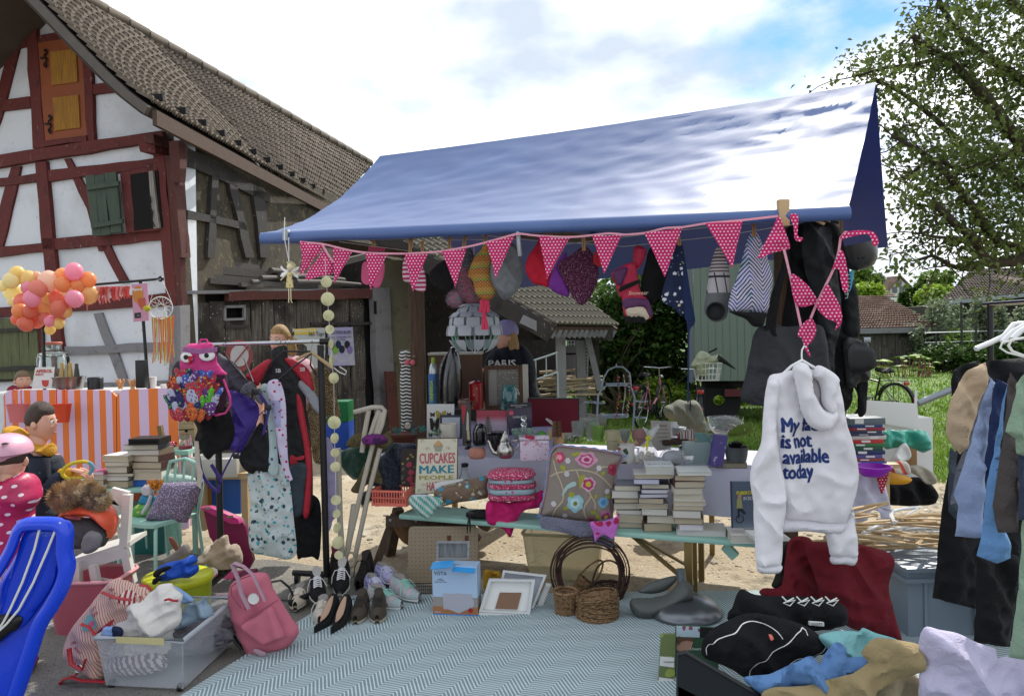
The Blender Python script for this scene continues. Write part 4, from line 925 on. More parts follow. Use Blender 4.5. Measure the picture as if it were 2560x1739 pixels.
for i,(pts,cr)in EN([(((690,166),(780,178),(884,182),(860,260),(790,330),(770,380),(720,420),(682,455),(700,300)),cE),(((895,238),(980,335),(980,440),(880,465),(790,490),(742,508),(736,445),(790,370),(850,300)),cE),(((1640,2),(1692,110),(1742,268),(1700,300),(1600,320),(1468,370),(1510,260),(1590,110)),cL),(((1752,520),(1850,565),(1930,650),(1975,762),(1800,780)),cL),(((2070,603),(2130,690),(2190,820),(2193,940),(2138,1002),(2150,940),(2060,895),(1980,795),(2020,700)),cL),(((2190,298),(2235,400),(2257,640),(2212,655),(2170,470),(2118,465)),cL),(((1920,900),(1965,950),(1970,1030),(1930,1110),(1900,1140),(1925,1240),(1880,1180),(1845,1070),(1812,1060),(1835,975)),cL),(((1745,-10),(1815,0),(1812,170),(1858,190),(1832,227),(1785,200),(1775,100)),cL),(((150,110),(240,62),(430,68),(490,165),(440,195),(400,95),(250,112),(160,135)),cO)]):
 flag(cr(*pts),i*2.1+5,amp=.01)
def ribbon(pts,w,d=0.):
 q=[P(a,b,Db(a)+d-.004)-bt.loc for a,b in pts];q=resamp([tuple(p)for p in q],.04,True,False);mb=MB();vs=[]
 for i,p in EN(q):
  t=(q[min(i+1,len(q)-1)]-q[max(i-1,0)]).normalized();up=Vc((-t.z,0,t.x))*w/2;vs+=[p-up,p+up]
 n=len(q);y=Vc((0,.002,0));vs=vs+[v+y for v in vs];N=2*n
 fs=[(2*i,2*i+2,2*i+3,2*i+1)for i in rN(n-1)]+[(2*i+N+1,2*i+3+N,2*i+2+N,2*i+N)for i in rN(n-1)]+[(2*i+1,2*i+3,2*i+3+N,2*i+1+N)for i in rN(n-1)]+[(2*i+N,2*i+2+N,2*i+2,2*i)for i in rN(n-1)]
 mb.add(vs,fs);mb.bd('ribbon',m_rib,bt)
ribbon(cE((680,160),(880,178),(1000,205),(1150,240),(1300,258),(1470,264),(1650,266))+cH((40,292),(280,280),(410,268),(660,225),(850,180),(1135,100),(1190,95),(1370,116),(1675,128),(1895,110),(2060,92),(2211,105))+cL((265,165),(460,150),(650,105),(797,98),(1000,65),(1325,36),(1640,0)),.011)
ribbon(cE((882,180),(930,270),(980,340)),.012);ribbon(cL((1690,290),(1740,500),(1800,780),(1842,975)),.012);ribbon(cL((1925,900),(1980,770),(2060,605),(2130,460),(2175,300),(2190,190),(2230,140),(2330,155)),.012)
def hg(name,label,cat,pts,D,th,m,seed=1.,amp=.01,fx=7,sm=True,res=None,part='cloth',grp=None,w=None,fz=1.5):
 mx_=sum(p[0]for p in pts)/len(pts);my=min(p[1]for p in pts);t=T(name,label,cat,mx_,my,D=D,grp=grp);q=t.m(pts);mb=pf(q,th*.52,res,fo(amp*1.2,fx,fz,seed),sm=sm,w=w);mb.bd(part,m,t);t.mb=mb;return t
m_peg=mat('peg_wood','a07a52',ro=.7,var=.15);pegs=[(cE((1340,145))[0],0.1,'red-brown peg holding the pink flip-flop card'),(cE((1680,150))[0],0,'peg left of the timber post, above the dotted flag'),(cH((100,215))[0],0,'peg just left of the timber post'),(cH((222,240))[0],0,'peg right against the timber post'),(cH((488,200))[0],-.1,'peg above the black ribbed hat'),(cH((638,170))[0],-.3,'slanted peg above the grey pink knit hat'),(cH((840,150))[0],-.15,'peg on top of the striped ear-flap hat'),(cH((1028,105))[0],.1,'small peg left of the metal pole end'),(cH((1450,90))[0],.1,'peg above the red beanie'),(cH((1490,90))[0],0,'peg right of the one above the red beanie'),(cH((1812,190))[0],0,'long peg gripping the maroon knit hat'),(cL((760,190))[0],.2,'pale peg behind the tenth dotted flag'),(cL((1425,110))[0],.03,'long pale peg above the leaf print bag')]
for(x,y),a,lab in pegs:
 t=T('clothes_peg','wooden '+lab.replace('wooden ',''),'peg',x,y,D=Db(x)+.14);h=.055;mb=MB()
 for s in(-1,1):mb.bar((s*.004+a*.03,0,-h*.75),(s*.0045-a*.03,0,h*.75),.007,.011)
 mb.bd('wood',m_peg,t)
 MB().tb([(-.01,0,0),(.01,0,0)],.0045,6).bd('spring',Ms['galv_tube'],t)
D1=lambda x:Db(x)+.2
t=hg('flip_flops','pink flip-flops hanging on a card behind the third dotted flag','flip-flops',cE((1250,345),(1232,440),(1240,520),(1290,545),(1330,500),(1320,350)),D1(910),.008,mat('pink_foam','c9567f',ro=.7),amp=0)
mb=pf(t.m(cE((1375,340),(1440,350),(1432,470),(1395,560),(1340,560),(1345,420))),.008,None,None);mb.bd('sole',Ms['pink_foam'],t);MB().pm(t.m(cE((1292,198),(1448,215),(1442,246),(1297,242))),-.002,.001).bd('card',mat('magenta_card','a8224f',ro=.5),t)
m_sock=stripes('striped_sock',('a8295a','d7b9c6'),.013,'Z',bu=200)
hg('striped_socks','pink and white striped socks pinned behind the flag left of the timber post','',cH((45,330),(160,330),(245,480),(248,655),(160,650),(90,580),(28,540)),D1(1030),.02,m_sock)
t=hg('ribbed_hat','black ribbed knit hat hanging left of the pompom hat','',cH((290,490),(400,375),(500,350),(540,560),(515,640),(465,668),(330,600)),D1(1100),.035,ch('1d1c1f',bu=lambda x:sn(x.X*420+x.Z*300)*.5,bs=.8),amp=.004)
m_knit1=mat('grey_pink_knit','4b4a52',ro=1,ly=lambda x:[((x.Z<(-.115))*(x.n(110,2)>.47),'b04f67'),((x.n(150,2)>.56),'82828a')],bu=lambda x:sn(x.X*500)*sn(x.Z*500),bs=.9)
t=hg('pompom_hat','grey and pink knitted hat with fluffy grey pompom','',cH((680,235),(730,310),(705,500),(745,600),(802,740),(690,788),(600,740),(568,640),(600,450),(640,300)),D1(1170),.05,m_knit1,amp=.004)
def pompom(t,ct,r,m,n=900,seed=1,name='pompom'):
 rn_=np.random.RandomState(seed);mb=MB().ball(ct,r*.75,14)
 for _ in rN(n):
  d=Vc(rn_.randn(3)).normalized();q=d.orthogonal().normalized()*r*.035;a=Vc(ct)+d*r*.6;b=Vc(ct)+d*r*rn_.uniform(.9,1.15)+Vc(rn_.randn(3))*r*.06;mb.add([a-q,a+q,b],[(0,1,2)])
 mb.bd(name,m,t,sm=0)
q=t.m3(cH((545,738)))[0];pompom(t,q,.055,mat('pompom_yarn','77757f',ro=1,ly=lambda x:[(x.n(90,2)>.54,'a9566b')]))
m_ear=mat('striped_knit','b06a33',ro=1,ly=lambda x:[(fr((x.Z+x.n(6,1)*.02)/.075)>.45,'8f3a4d'),(fr((x.Z+x.n(6,1)*.02)/.075)>.6,'b98945'),(fr((x.Z+x.n(6,1)*.02)/.075+.3)>.8,'8a9440'),((sn(x.X*330)*sn(x.Z*330))>.55,'c9b06a')],bu=lambda x:sn(x.X*600)*sn(x.Z*600),bs=.6)
t=hg('ear_flap_hat','striped orange, green and purple ear-flap hat with braided tassels','',cH((835,225),(890,260),(905,330),(900,480),(950,640),(920,720),(860,757),(800,740),(745,680),(715,560),(668,510),(700,400),(740,320),(795,255)),D1(1210),.05,m_ear,amp=.004)
mb=MB()
for a,b,c2 in(((815,745),(822,880),(822,1040)),((850,750),(835,880),(855,1040)),((805,750),(800,830),(790,870)),((865,755),(870,820),(868,870))):mb.tb(t.m3(cH(a,b,c2),-.03),[.011,.008,.012],6)
mb.bd('tassel',ch('b8324f'),t)
pompom(t,t.m3(cH((838,238)),-.01)[0],.022,ch('b88a35'),160,2,'bobble')
hg('soft_hat','shiny grey soft cap hanging beside the metal pole end','cap',cH((1095,190),(1150,230),(1190,330),(1215,470),(1190,600),(1110,710),(1035,750),(970,690),(905,580),(888,440),(940,300),(1020,220)),D1(1260),.06,mat('grey_satin','63676b',ro=.45,bu=40,bs=.3),amp=.018,fx=4)
hg('red_beanie','red fleece beanie with turned-up brim','hat',cH((1395,125),(1335,220),(1265,320),(1237,450),(1310,580),(1400,605),(1472,612),(1500,400),(1480,200)),D1(1345),.05,ch('b3172f'),amp=.014,fx=3)
hg('purple_beanie','plain purple beanie between red beanie and maroon hat','hat',cH((1640,280),(1660,500),(1672,690),(1635,716),(1490,645),(1472,560),(1540,400)),D1(1398),.035,ch('6d2a84'),amp=.014,fx=4)
hg('maroon_knit_hat','speckled maroon knit hat shaped like a diamond','',cH((1815,222),(1900,290),(1957,420),(1950,570),(1870,740),(1790,800),(1720,740),(1640,600),(1558,410),(1680,310)),D1(1450),.045,mat('maroon_knit','5a1a3f',ro=1,ly=lambda x:[(x.n(140,3)>.57,'9b6f8b')],bu=lambda x:sn(x.X*420+x.Z*200)*sn(x.Z*420),bs=.9),amp=.005)
hg('red_mitten','small red mitten hidden behind a dotted flag, right of the maroon hat','',cH((1930,270),(1995,280),(1990,400),(1955,420),(1912,380),(1908,310)),D1(1495),.02,ch('a31d2a'))
m_glv=ch('b01f43',ro=.6)
m_gp=ch('4c1f4b',ro=.6);m_gc=ch('b8ab96',ro=.7)
t=hg('ski_gloves','pair of red and purple ski gloves with black wrist straps','',cL((170,505),(250,450),(345,408),(390,450),(415,620),(450,700),(485,730),(522,890),(470,900),(300,890),(262,720),(240,700),(205,600)),D1(1590),.05,m_glv,amp=.008,fx=3)
for nm,pts,m,th in(('cuff',((175,500),(300,460),(250,610),(205,600)),m_gp,.012),('strap',((225,655),(235,628),(400,565),(412,590),(260,660),(235,680)),ch('131316'),.012),('palm',((265,735),(440,728),(490,760),(520,885),(470,870),(440,800),(290,830)),m_gp,.012),('patch',((285,830),(310,795),(440,805),(490,885),(460,915),(430,890),(380,890),(340,890),(300,880)),m_gc,.014)):
 mb=pf(t.m(cL(*pts)),th,.02,None,y0=-.048);mb.bd(nm,m,t)
for x0,x1 in((300,340),(345,385),(385,430),(430,472)):
 q=t.m3(cL(((x0+x1)/2,880),((x0+x1)/2+3,920),((x0+x1)/2+6,940)),-.035);MB().tb(q,[.019,.018,.01],8).bd('finger',ch('17161a'),t)
mb=pf(t.m(cL((385,262),(440,258),(492,300),(450,420),(400,462),(368,380))),.03,.02,fo(.006),y0=.03);mb.bd('glove',m_glv,t,label='second red glove hanging behind the first')
a=len(mb.v);mb=MB();q=t.m(cL((350,700)))[0];txt(mb,'Snowear',.03,q[0]+.02,-.075,q[1],shear=.3);mb.bd('lettering',mat('print_cream','c9a68b',ro=.6),t)
hg('black_bag','black drawstring bag with a small white script print behind the pink flag','',cL((520,275),(655,300),(660,600),(625,705),(560,745),(495,780),(430,640),(470,420)),D1(1640)+.06,.03,ch('0f1013'),amp=.01)
m_nf=bh('navy_floral','16213f',[(26,.24,'c8cbd2',2),(34,.16,'6f7490',7),(20,.12,'b9b59a',13)])
hg('floral_shorts','navy shorts with white flower print on the line','',cL((705,290),(790,235),(808,500),(802,865),(720,810),(618,740),(635,600),(690,420)),D1(1690)-.02,.02,m_nf,amp=.012,fx=9)
hg('navy_scarf','long narrow navy cloth hanging down beside the trailer','',cL((792,250),(830,440),(870,700),(908,930),(862,1000),(856,1200),(852,1640),(838,1640),(842,1200),(838,960),(812,860),(800,500)),D1(1720),.012,ch('16274d'),amp=.006,fx=12)
m_roll=mat('rolled_print','a7a3a6',ro=.9,ly=lambda x:[(ab(fr(x.Z/.1)-.5)<.06,'2c2b30'),((x.Z>(-.13))*(fr(x.Z/.018)<.45),'55413f'),((fr(x.X/.05+x.Z*3)<.14)*(x.Z<(-.13)),'2f2e33'),((x.Z<(-.235)),'5d5f62')],bu=250)
t=hg('rolled_blanket','rolled patterned blanket with grey open end','',cL((1092,283),(1040,450),(1003,700),(988,830),(1030,905),(1092,932),(1180,895),(1207,780),(1222,600),(1185,400),(1130,288)),D1(1790),.06,m_roll,amp=.005)
mb=MB();q=t.m3(cL((1090,840)),-.05)[0];mb.lh([(.0,.002),(.034,.0),(.04,.0),(.047,-.004),(.049,.01),(.04,.02)],22,sx=1,M=MT(q)@MR(R(78),4,'X')@MR(R(-20),4,'Y'));mb.bd('roll_end',ch('2b2c2f'),t)
def palm(x):
 a=ab(fr(x.X/.12+x.n(3,1)*.5)-.5);s=fr((x.Z-a*.16)/.022);return[(s<.42,'16304f'),((s<.2)*(x.n(14,1)>.5),'1f4fa0'),((s>.75)*(x.n(10,1)>.6),'5d8a8f')]
t=hg('leaf_print_bag','pale bag with blue palm leaf print and black base','',cL((1395,150),(1440,140),(1475,185),(1520,300),(1562,420),(1592,560),(1570,690),(1535,850),(1370,840),(1218,832),(1210,720),(1290,500),(1350,260)),D1(1860)-.06,.05,mat('palm_print','b9b4c4',ro=.9,ly=palm,bu=250),amp=.012,fx=6)
mb=pf(t.m(cL((1210,836),(1370,845),(1532,852),(1528,900),(1500,968),(1420,970),(1350,905),(1260,870))),.035,None,fo(.006));mb.bd('base',ch('101114'),t)
m_blk=ch('17191d',ro=.85)
t=hg('tote_bag','large plain charcoal tote bag with long straps behind the hoodie','',[(1897,818),(1975,816),(2048,812),(2066,850),(2072,900),(2082,1000),(1990,1020),(1912,1016),(1853,998),(1866,930),(1875,880)],4.05,.03,ch('2b2d32',ro=.7),amp=.012,fx=4)
for pts in(((1700,270),(1640,480),(1560,700),(1510,975),(1550,985),(1620,720),(1690,500),(1720,400)),((1690,500),(1640,700),(1600,980),(1612,1060),(1575,1058),(1560,980),(1590,760),(1660,520))):
 mb=pf(t.m(cL(*pts)),.004,.03,None,y0=-.03);mb.bd('strap',ch('1a1b1f'),t)
t=hg('black_coat','long black coat hanging from the right-hand stall post','',[(1968,575),(1995,560),(2030,552),(2070,545),(2100,580),(2120,660),(2135,760),(2140,900),(2128,1010),(2100,1020),(2075,940),(2040,860),(1990,830),(1955,822),(1970,700)],4.3,.05,ch('15171c'),amp=.03,fx=5)
t=hg('padded_waistcoat','dark navy padded waistcoat with press studs in front of the black coat','',cL((1880,30),(1960,100),(2060,90),(2110,120),(2120,260),(2150,420),(2180,640),(2200,900),(2140,1200),(2130,1420),(2050,1380),(2040,1100),(1990,900),(1950,700),(1900,560),(1850,300)),4.1,.05,ch('1a2128',ro=.7),amp=.03,fx=6)
t=hg('dark_green_jacket','dark green jacket with checked lining at the right end of the stall','',cO((70,260),(130,350),(180,420),(240,470),(290,560),(310,700),(322,990),(260,1010),(180,1000),(160,760),(130,500),(80,400)),4.3,.05,ch('10181c'),amp=.02,fx=6)
mb=pf(t.m(cO((125,430),(185,450),(195,560),(160,680),(140,600))),.004,.015,None,y0=-.06);mb.bd('lining',mat('check_lining','1c3330',ro=.9,ly=lambda x:[((fr(x.X/.022)<.13),'c7cfcf'),((fr(x.Z/.022)<.13),'c7cfcf')]),t)
mb=pf(t.m(cO((200,430),(225,430),(220,520),(200,600),(150,680),(165,640),(195,540))),.004,.01,None,y0=-.05);mb.bd('cord',ch('3f9fd0'),t)
t=T('bicycle_helmet','black bowl-shaped helmet hanging upside down at the right end of the stall','',cO((300,180)),D=4.0)
S=t.S*.2787;Mh=MR(R(-10),4,'Y');mb=MB();pr=[(0,-235),(60,-228),(100,-205),(130,-160),(145,-100),(150,-40),(152,0),(142,0),(135,-60),(100,-150),(0,-190)]
mb.lh([(a*S,b*S)for a,b in pr],26,sy=1.2,M=Mh);mb.bd('shell',mat('helmet_black','26282a',ro=.35,coat=.4),t)
for i in rN(5):mb=MB();a=-1.2+i*.35;mb.box(-.012,.012,-.003,.003,-.004,.004,M=MT((sin(a)*.8*112*S,-cos(a)*112*1.22*S*1.12,-140*S)));mb.bd('vent',m_hole,t)
t=hg('shoulder_bag','black shoulder bag with buckles at the foot of the dark jackets','',cO((175,1030),(330,1040),(400,1085),(415,1250),(410,1390),(330,1420),(205,1470),(185,1300)),4.25,.06,mat('black_leather','141518',ro=.45,bu=60),amp=.01,fx=3)
mb=pf(t.m(cO((190,1090),(395,1120),(400,1290),(200,1310))),.008,.03,None,y0=-.062);mb.bd('flap',mat('black_leather2','101114',ro=.4),t)
mb=MB();q=t.m(cO((330,1045)))[0];mb.box(q[0]-.02,q[0]+.02,-.08,-.06,q[1]-.01,q[1]+.02,b=.003);mb.bd('buckle',Ms['galv_tube'],t)
t=hg('dark_trousers','black trousers hanging down below the shoulder bag at the right post','',cO((300,1380),(390,1390),(385,1580),(370,1700),(310,1720),(300,1560)),4.3,.03,ch('121318'),amp=.01)
for i,(x,y,lab)in EN(((2005,548,'pale wooden hanger shoulder at the top of the right stall post'),(2040,545,'dark plastic hanger clip beside the wooden hanger shoulder'))):
 t=T('clothes_hanger',lab,'hanger',x,y,D=4.0);MB().tb([(-.12,0,-.03),(-.05,0,.01),(0,0,.02),(.05,0,.01),(.12,0,-.03)],[.008,.012,.014,.012,.008],8).bd('shoulder',Ms['beech']if not i else m_blk,t)
 MB().tb([(0,0,.02),(0,0,.05),(.018,0,.07),(0,0,.09),(-.015,0,.08)],.002,6).bd('hook',Ms['galv_tube'],t)
t=T('fairy_ornament','cream wooden fairy with white wings hanging on a ribbon','',cE((560,80)),D=4.38)
m_crm=mat('cream_wood','d6c9a2',ro=.6);m_fw=mat('white_wing','e4e4e2',ro=.5)
MB().tb(t.m3(cE((545,-60),(540,120),(583,335))),.0025,4).tb(t.m3(cE((580,120),(583,335))),.0025,4).bd('ribbon',mls,t)
MB().pm(t.m(cE((572,430),(600,430),(624,570),(555,572))),-.006,.006).bd('dress',mat('gold_print','cdbb85',ro=.6,ly=lambda x:[(x.vor(50)[0]<.3,'a98c4a')]),t)
q=t.m3(cE((590,385)))[0];MB().ball(q,(.019,.012,.02),12).bd('head',m_crm,t)
mb=MB()
for k in rN(9):a=-.5+k*.28;mb.tb([q+Vc((sin(a)*.014,0,cos(a)*.014)),q+Vc((sin(a)*.038,0,cos(a)*.036))],.0025,4)
mb.bd('hair',m_crm,t)
for pts in(((575,415),(540,405),(505,365),(512,370),(500,385),(540,425)),((575,425),(530,430),(500,460),(505,472),(540,465)),((592,415),(630,390),(668,382),(670,395),(640,420)),((595,425),(640,440),(665,470),(660,485),(620,460))):
 mb=pf(t.m(cE(*pts)),.002,.012,None,y0=.01);mb.bd('wing',m_fw,t)
for s in(0,1):
 MB().tb(t.m3(cE((580+s*18,572),(583+s*18,665),(578+s*24,692),(583+s*30,705))),.003,5).bd('leg',m_crm,t)
for a,b in(((572,435),(508,505)),((600,435),(688,462))):MB().tb(t.m3(cE(a,b)),.003,5).bd('arm',m_crm,t)
t=T('disc_mobile','long hanging mobile of pale gold capiz discs on a thread','',cE((915,380)),D=4.15)
m_cap=mat('capiz','d7d2a8',ro=.35,ly=lambda x:[(ss(x.n(20,4),.5,.7),'b9b98a')],transl=.3)
ds=[(cE((918,520))[0],14,14),(cE((930,672))[0],17.2,16.3),(cE((938,820))[0],14,13.8),(cE((948,945))[0],11.5,11),(cE((960,1075))[0],3.5,12),(cE((965,1225))[0],2.5,15),(cE((985,1380))[0],10.5,14),(cF((1495,740))[0],16.5,15),(cF((1498,875))[0],8,13.5),(cF((1500,1000))[0],11,10.5),(cF((1505,1120))[0],12,13),(cF((1510,1405))[0],12,12.5),(cG((1378,150))[0],8,11),(cG((1383,268))[0],7.6,13),(cG((1390,395))[0],12.5,16),(cG((1396,505))[0],11,7)]
for i,((x,y),rx,ry)in EN(ds):
 q=t.m3([(x,y)])[0];r=max(rx,ry)*t.S;ang=math.acos(min(1,rx/max(rx,ry)));MB().lh([(0,-.001),(r*.97,-.001),(r,0),(r*.97,.001),(0,.001)],26,M=MT(q)@MR(ang,4,'Z')@MR(PI/2,4,'X')).bd('disc',m_cap,t)
MB().tb([t.m3([d[0]])[0]for d in[(cE((905,300))[0],)]+ds],.001,3).bd('thread',mls,t)
t=T('globe_lamp','white globe pendant lamp of curved plastic leaves with mint ribs hanging over the table','',cH((735,1040)),D=5.2);r=262*.25328*t.S
m_lw=mat('lamp_white','c9cdd6',ro=.35,transl=.25);m_mint=mat('mint_plastic','7fae9c',ro=.4)
for ring,(t0,t1,n,rr_,off)in EN(((.22,.62,10,1.0,0),(.50,.98,10,.93,.5),(.86,1.12,10,1.0,0),(1.12,1.5,10,.95,.5),(1.42,1.78,10,1.02,0),(1.95,2.65,8,.98,.3))):
 for k in rN(n):
  a0=(k+off)*2*PI/n;w=2*PI/n*(.82 if ring!=5 else.55)
  def lf(u,v):
   th=t0+(t1-t0)*u;sw=1 if ring in(1,3)else(.55+.45*sin(u*PI*.5+(.6 if ring==0 else.9)));ph=a0+(v-.5)*w*sw;fl_=1+(.07*(u if ring in(0,2,4)else(1-u)))
   if ring==5:sw2=max(.08,1-abs(u*2-.4)**2*.6);ph=a0+(v-.5)*w*sw2
   return Vc((sin(th)*cos(ph),sin(th)*sin(ph),cos(th)))*r*rr_*fl_
  MB().surf(lf,5,4,th=.002).bd('leaf',m_lw,t)
for k in rN(10):
 a0=(k+.25)*2*PI/10;MB().surf(lambda u,v:Vc((sin(.3+2.2*u)*cos(a0),sin(.3+2.2*u)*sin(a0),cos(.3+2.2*u)))*r*(.86+.07*v),12,1,th=.002).bd('rib',m_mint,t)
MB().tb([(0,0,r*1.5),(0,0,r*.6),(0,0,-r*.9)],.006,6).tb([(0,0,r*.55),(0,0,r*.2)],.02,10).tb([(0,0,r*1.5),P(1185,610,5.2)-t.loc],.003,5).bd('cord',m_lw,t)
m_hood=ch('dbd9dd','hoodie_jersey',ro=.95,sheen=.2,bu=lambda x:x.n(300,3)+x.n(16,4,.6)*1.4,bs=.3);t=T('hoodie','large white hoodie on a hanger with navy lettering about an unavailable face','',cM((1100,170)),D=3.45)
body=pf(t.m(cM((868,240),(960,195),(1040,175),(1200,172),(1325,222),(1368,330),(1400,520),(1450,660),(1488,860),(1480,980),(1440,1100),(1398,1212),(1330,1222),(1150,1205),(960,1182),(940,1050),(905,800),(880,500))),.032,.022,fo(.03,4.2,1.2,2.2,.017),w=.1);body.bd('body',m_hood,t)
mb=pf(t.m(cM((962,1178),(1100,1195),(1250,1212),(1398,1208),(1345,1287),(1140,1272),(932,1268))),.042,.018,fo(.006,14,1,3),y0=-.004,w=.04);mb.bd('hem',ch('d6d4da','rib_jersey',bu=lambda x:sn(x.X*900),bs=.4),t)
sl_=pf(t.m(cM((868,238),(925,262),(905,560),(930,780),(965,950),(968,1100),(950,1230),(938,1480),(858,1488),(775,1482),(760,1300),(752,1150),(750,1050),(728,920),(740,800),(800,660),(815,480),(838,280))),.038,.022,fo(.02,5,2.4,5.5,.016),y0=-.045,w=.05);sl_.bd('sleeve',m_hood,t)
mb=pf(t.m(cM((783,1480),(935,1478),(928,1528),(860,1540),(788,1530))),.035,.015,fo(.004,20,1,3),y0=-.045,w=.03);mb.bd('cuff',Ms['rib_jersey'],t)
mb=pf(t.m(cM((1448,1090),(1465,1180),(1482,1440),(1395,1448),(1308,1445),(1285,1370),(1268,1270),(1330,1240),(1398,1205))),.045,.02,fo(.02,6,2.4,7.7,.014),y0=.01,w=.05);mb.bd('sleeve',m_hood,t)
mb=pf(t.m(cM((1312,1443),(1475,1440),(1466,1506),(1390,1500),(1312,1496))),.03,.015,fo(.004,20,1,3),y0=.01,w=.03);mb.bd('cuff',Ms['rib_jersey'],t)
hd=pf(t.m(cM((1000,160),(1030,128),(1060,118),(1100,140),(1122,190),(1125,250),(1140,330),(1178,408),(1228,448),(1290,450),(1290,500),(1270,540),(1225,572),(1170,572),(1110,540),(1072,480),(1045,400),(1025,300),(1012,230))),.05,.016,fo(.014,9,2,4.4,.01),y0=-.075,w=.035);hd.bd('hood',m_hood,t)
mb=pf(t.m(cM((1168,142),(1215,152),(1290,200),(1312,250),(1290,330),(1290,440),(1262,470),(1225,440),(1200,380),(1196,300),(1172,240),(1138,222),(1145,180))),.045,.016,fo(.014,9,2,9.4,.01),y0=-.06,w=.03);mb.bd('hood_edge',m_hood,t)
mb=pf(t.m(cM((1118,180),(1150,200),(1200,290),(1205,400),(1225,450),(1170,410),(1130,330))),.01,.016,None,y0=-.04,w=.03);mb.bd('hood_shade',ch('a5a1a4'),t)  # darker grey piece paints the shade inside the hood opening
mb=MB()
for ln,x0,yb,w in(('My face',935,590,312),('is not',937,698,222),('available',945,803,318),('today',950,905,215)):
 q=t.m(cM((x0,yb),(x0+w,yb)));s0_=len(mb.v);vs,fs=text(ln,.093,off=.0035,al='LEFT',sub=.012,ext=.0003);a=min(v[0]for v in vs);b=max(v[0]for v in vs);k=(q[1][0]-q[0][0])/(b-a)
 mb.add([((v[0]-a)*k+q[0][0],v[1]*1,v[2]+q[0][1])for v in vs],fs)
both=MB();both.add(body.v,body.f);dp(mb,0,both,.0025);mb.bd('lettering',mat('navy_print','16306b',ro=.75),t,sm=0)
t2=T('clothes_hanger','thin white hanger holding the hoodie','',cM((1108,20)),D=3.45);MB().tb(t2.m3(cM((1128,18),(1118,12),(1102,40),(1100,75),(1102,108))),.004,6).tb(t2.m3(cM((960,215),(1030,150),(1102,108),(1170,150),(1290,215))),.007,8).bd('wire',mat('white_plastic','dfe0df',ro=.35),t2)
# TABLE AND BENCH UNDER THE STALL
YAW=R(-21.5);U=Vc((cos(YAW),sin(YAW),0));Vv=Vc((-sin(YAW),cos(YAW),0))
mM=mat('mint_paint','8fb8ab',ro=.5,var=.06);m_trs=wood('584738','trestle_wood');m_legs=mat('brass_leg','8f7a4d',ro=.4,metal=.75)
TZ=.745;tb0=GZ(962,1132,TZ);BZ=.42;bn0=GZ(1012,1286,BZ)
t=T('sales_table','long folding table under a white cloth crowded with household goods','',loc=(tb0.x,tb0.y,0),rz=YAW)
MB().box(-.05,2.6,0,.72,TZ-.04,TZ-.006,b=.006).bd('tabletop',Ms['beech'],t)
for x in(.25,2.3):
 for y in(.06,.66):
  MB().bar((x,y,0),(x,y,TZ-.04),.035,.035).bd('leg',m_legs,t)
t=T('table_cloth','white cotton cloth over the sales table, hanging down its front','tablecloth',loc=(tb0.x,tb0.y,0),rz=YAW);
m_sheet=ch('c9c8da','white_sheet',bu=lambda x:x.n(4,5,.65)*2+x.n(300,2)*.3,bs=.45)
def tcl(u,v):
 x=-.04+2.68*u;n=NN(Vc((x*3,v*3,5)))
 if v>.42:return(x,(v-.42)/.58*.74-.012,TZ+.002+.003*n)
 q=1-v/.42;dr_=.2+.1*u;k=sin(x*11+n*3)*.016*q;return(x,-.016-k-.03*q*(1+.4*n),TZ-q*dr_+.01*n*q)
MB().surf(tcl,110,26,th=-.002).bd('cloth',m_sheet,t)
t=T('covered_box','boxes under a pale violet sheet forming a raised step at the back of the table','',loc=(tb0.x,tb0.y,0),rz=YAW)
def stp(u,v):
 x=.12+1.06*u;n=NN(Vc((x*4,v*4,9)))*.01
 if v>.5:return(x,.5+(v-.5)*.6,.9+n)
 return(x-(.5-v)*.1*(1 if u<.1 else 0),.5-(.5-v)*.12+n*2,TZ+.006+v*2*(.9-TZ-.006))
MB().surf(stp,40,16,th=-.002).bd('sheet',ch('aaa6c9','violet_sheet'),t)
MB().box(.14,1.16,.52,.79,TZ+.006,.89).bd('carton',mat('cardboard','8c6b48',ro=.9,var=.1),t)
t=T('bench','long mint-painted beer bench with folding brass legs in front of the table','',loc=(bn0.x,bn0.y,0),rz=YAW);BL=2.36
MB().box(-.05,BL,0,.3,BZ-.034,BZ,b=.013).bd('seat',mM,t)
for x in(1.86,):
 e=link('folding_legs',None,t)
 for y in(.04,.24):MB().bar((x,y,0),(x,y,BZ-.036),.045,.03).bd('leg',m_legs,e)
 MB().bar((x-.36,.14,BZ-.05),(x-.02,.03,.16),.035,.012).bd('strut',m_legs,e);MB().bar((x-.36,.16,BZ-.05),(x,.24,.16),.035,.012).bd('strut',m_legs,e)
 MB().bar((x,.04,.1),(x,.24,.1),.02,.02).bd('crossbar',m_legs,e)
MB().bar((BL-.3,.1,BZ-.06),(BL-.24,.1,BZ-.12),.05,.05).bd('block',mM,t)
t=T('wooden_trestle','brown wooden trestle with splayed legs under the left end of the mint bench','',925,1425,z=0)
for a,b in(((935,1425),(985,1288)),((1195,1352),(1150,1290))):
 q=[P(*a,t.D)-t.loc,P(*b,t.D+.02)-t.loc];MB().bar(q[0],q[1],.07,.05).bd('leg',m_trs,t)
 MB().bar(q[0]+Vc((.05,.35,0)),q[1]+Vc((0,.2,0)),.07,.05).bd('leg',m_trs,t)
q0=P(965,1302,t.D-.06)-t.loc;q1=P(1170,1306,t.D-.06)-t.loc;MB().bar(q0,q1,.03,.07).bd('rail',m_trs,t)
for x in(975,1040):
 q=P(x,1300,t.D-.09)-t.loc;MB().lh([(0,-.004),(.011,-.003),(.011,.003),(0,.004)],10,M=MT(q)@MR(PI/2,4,'X')).bd('bolt',Ms['galv_tube'],t)
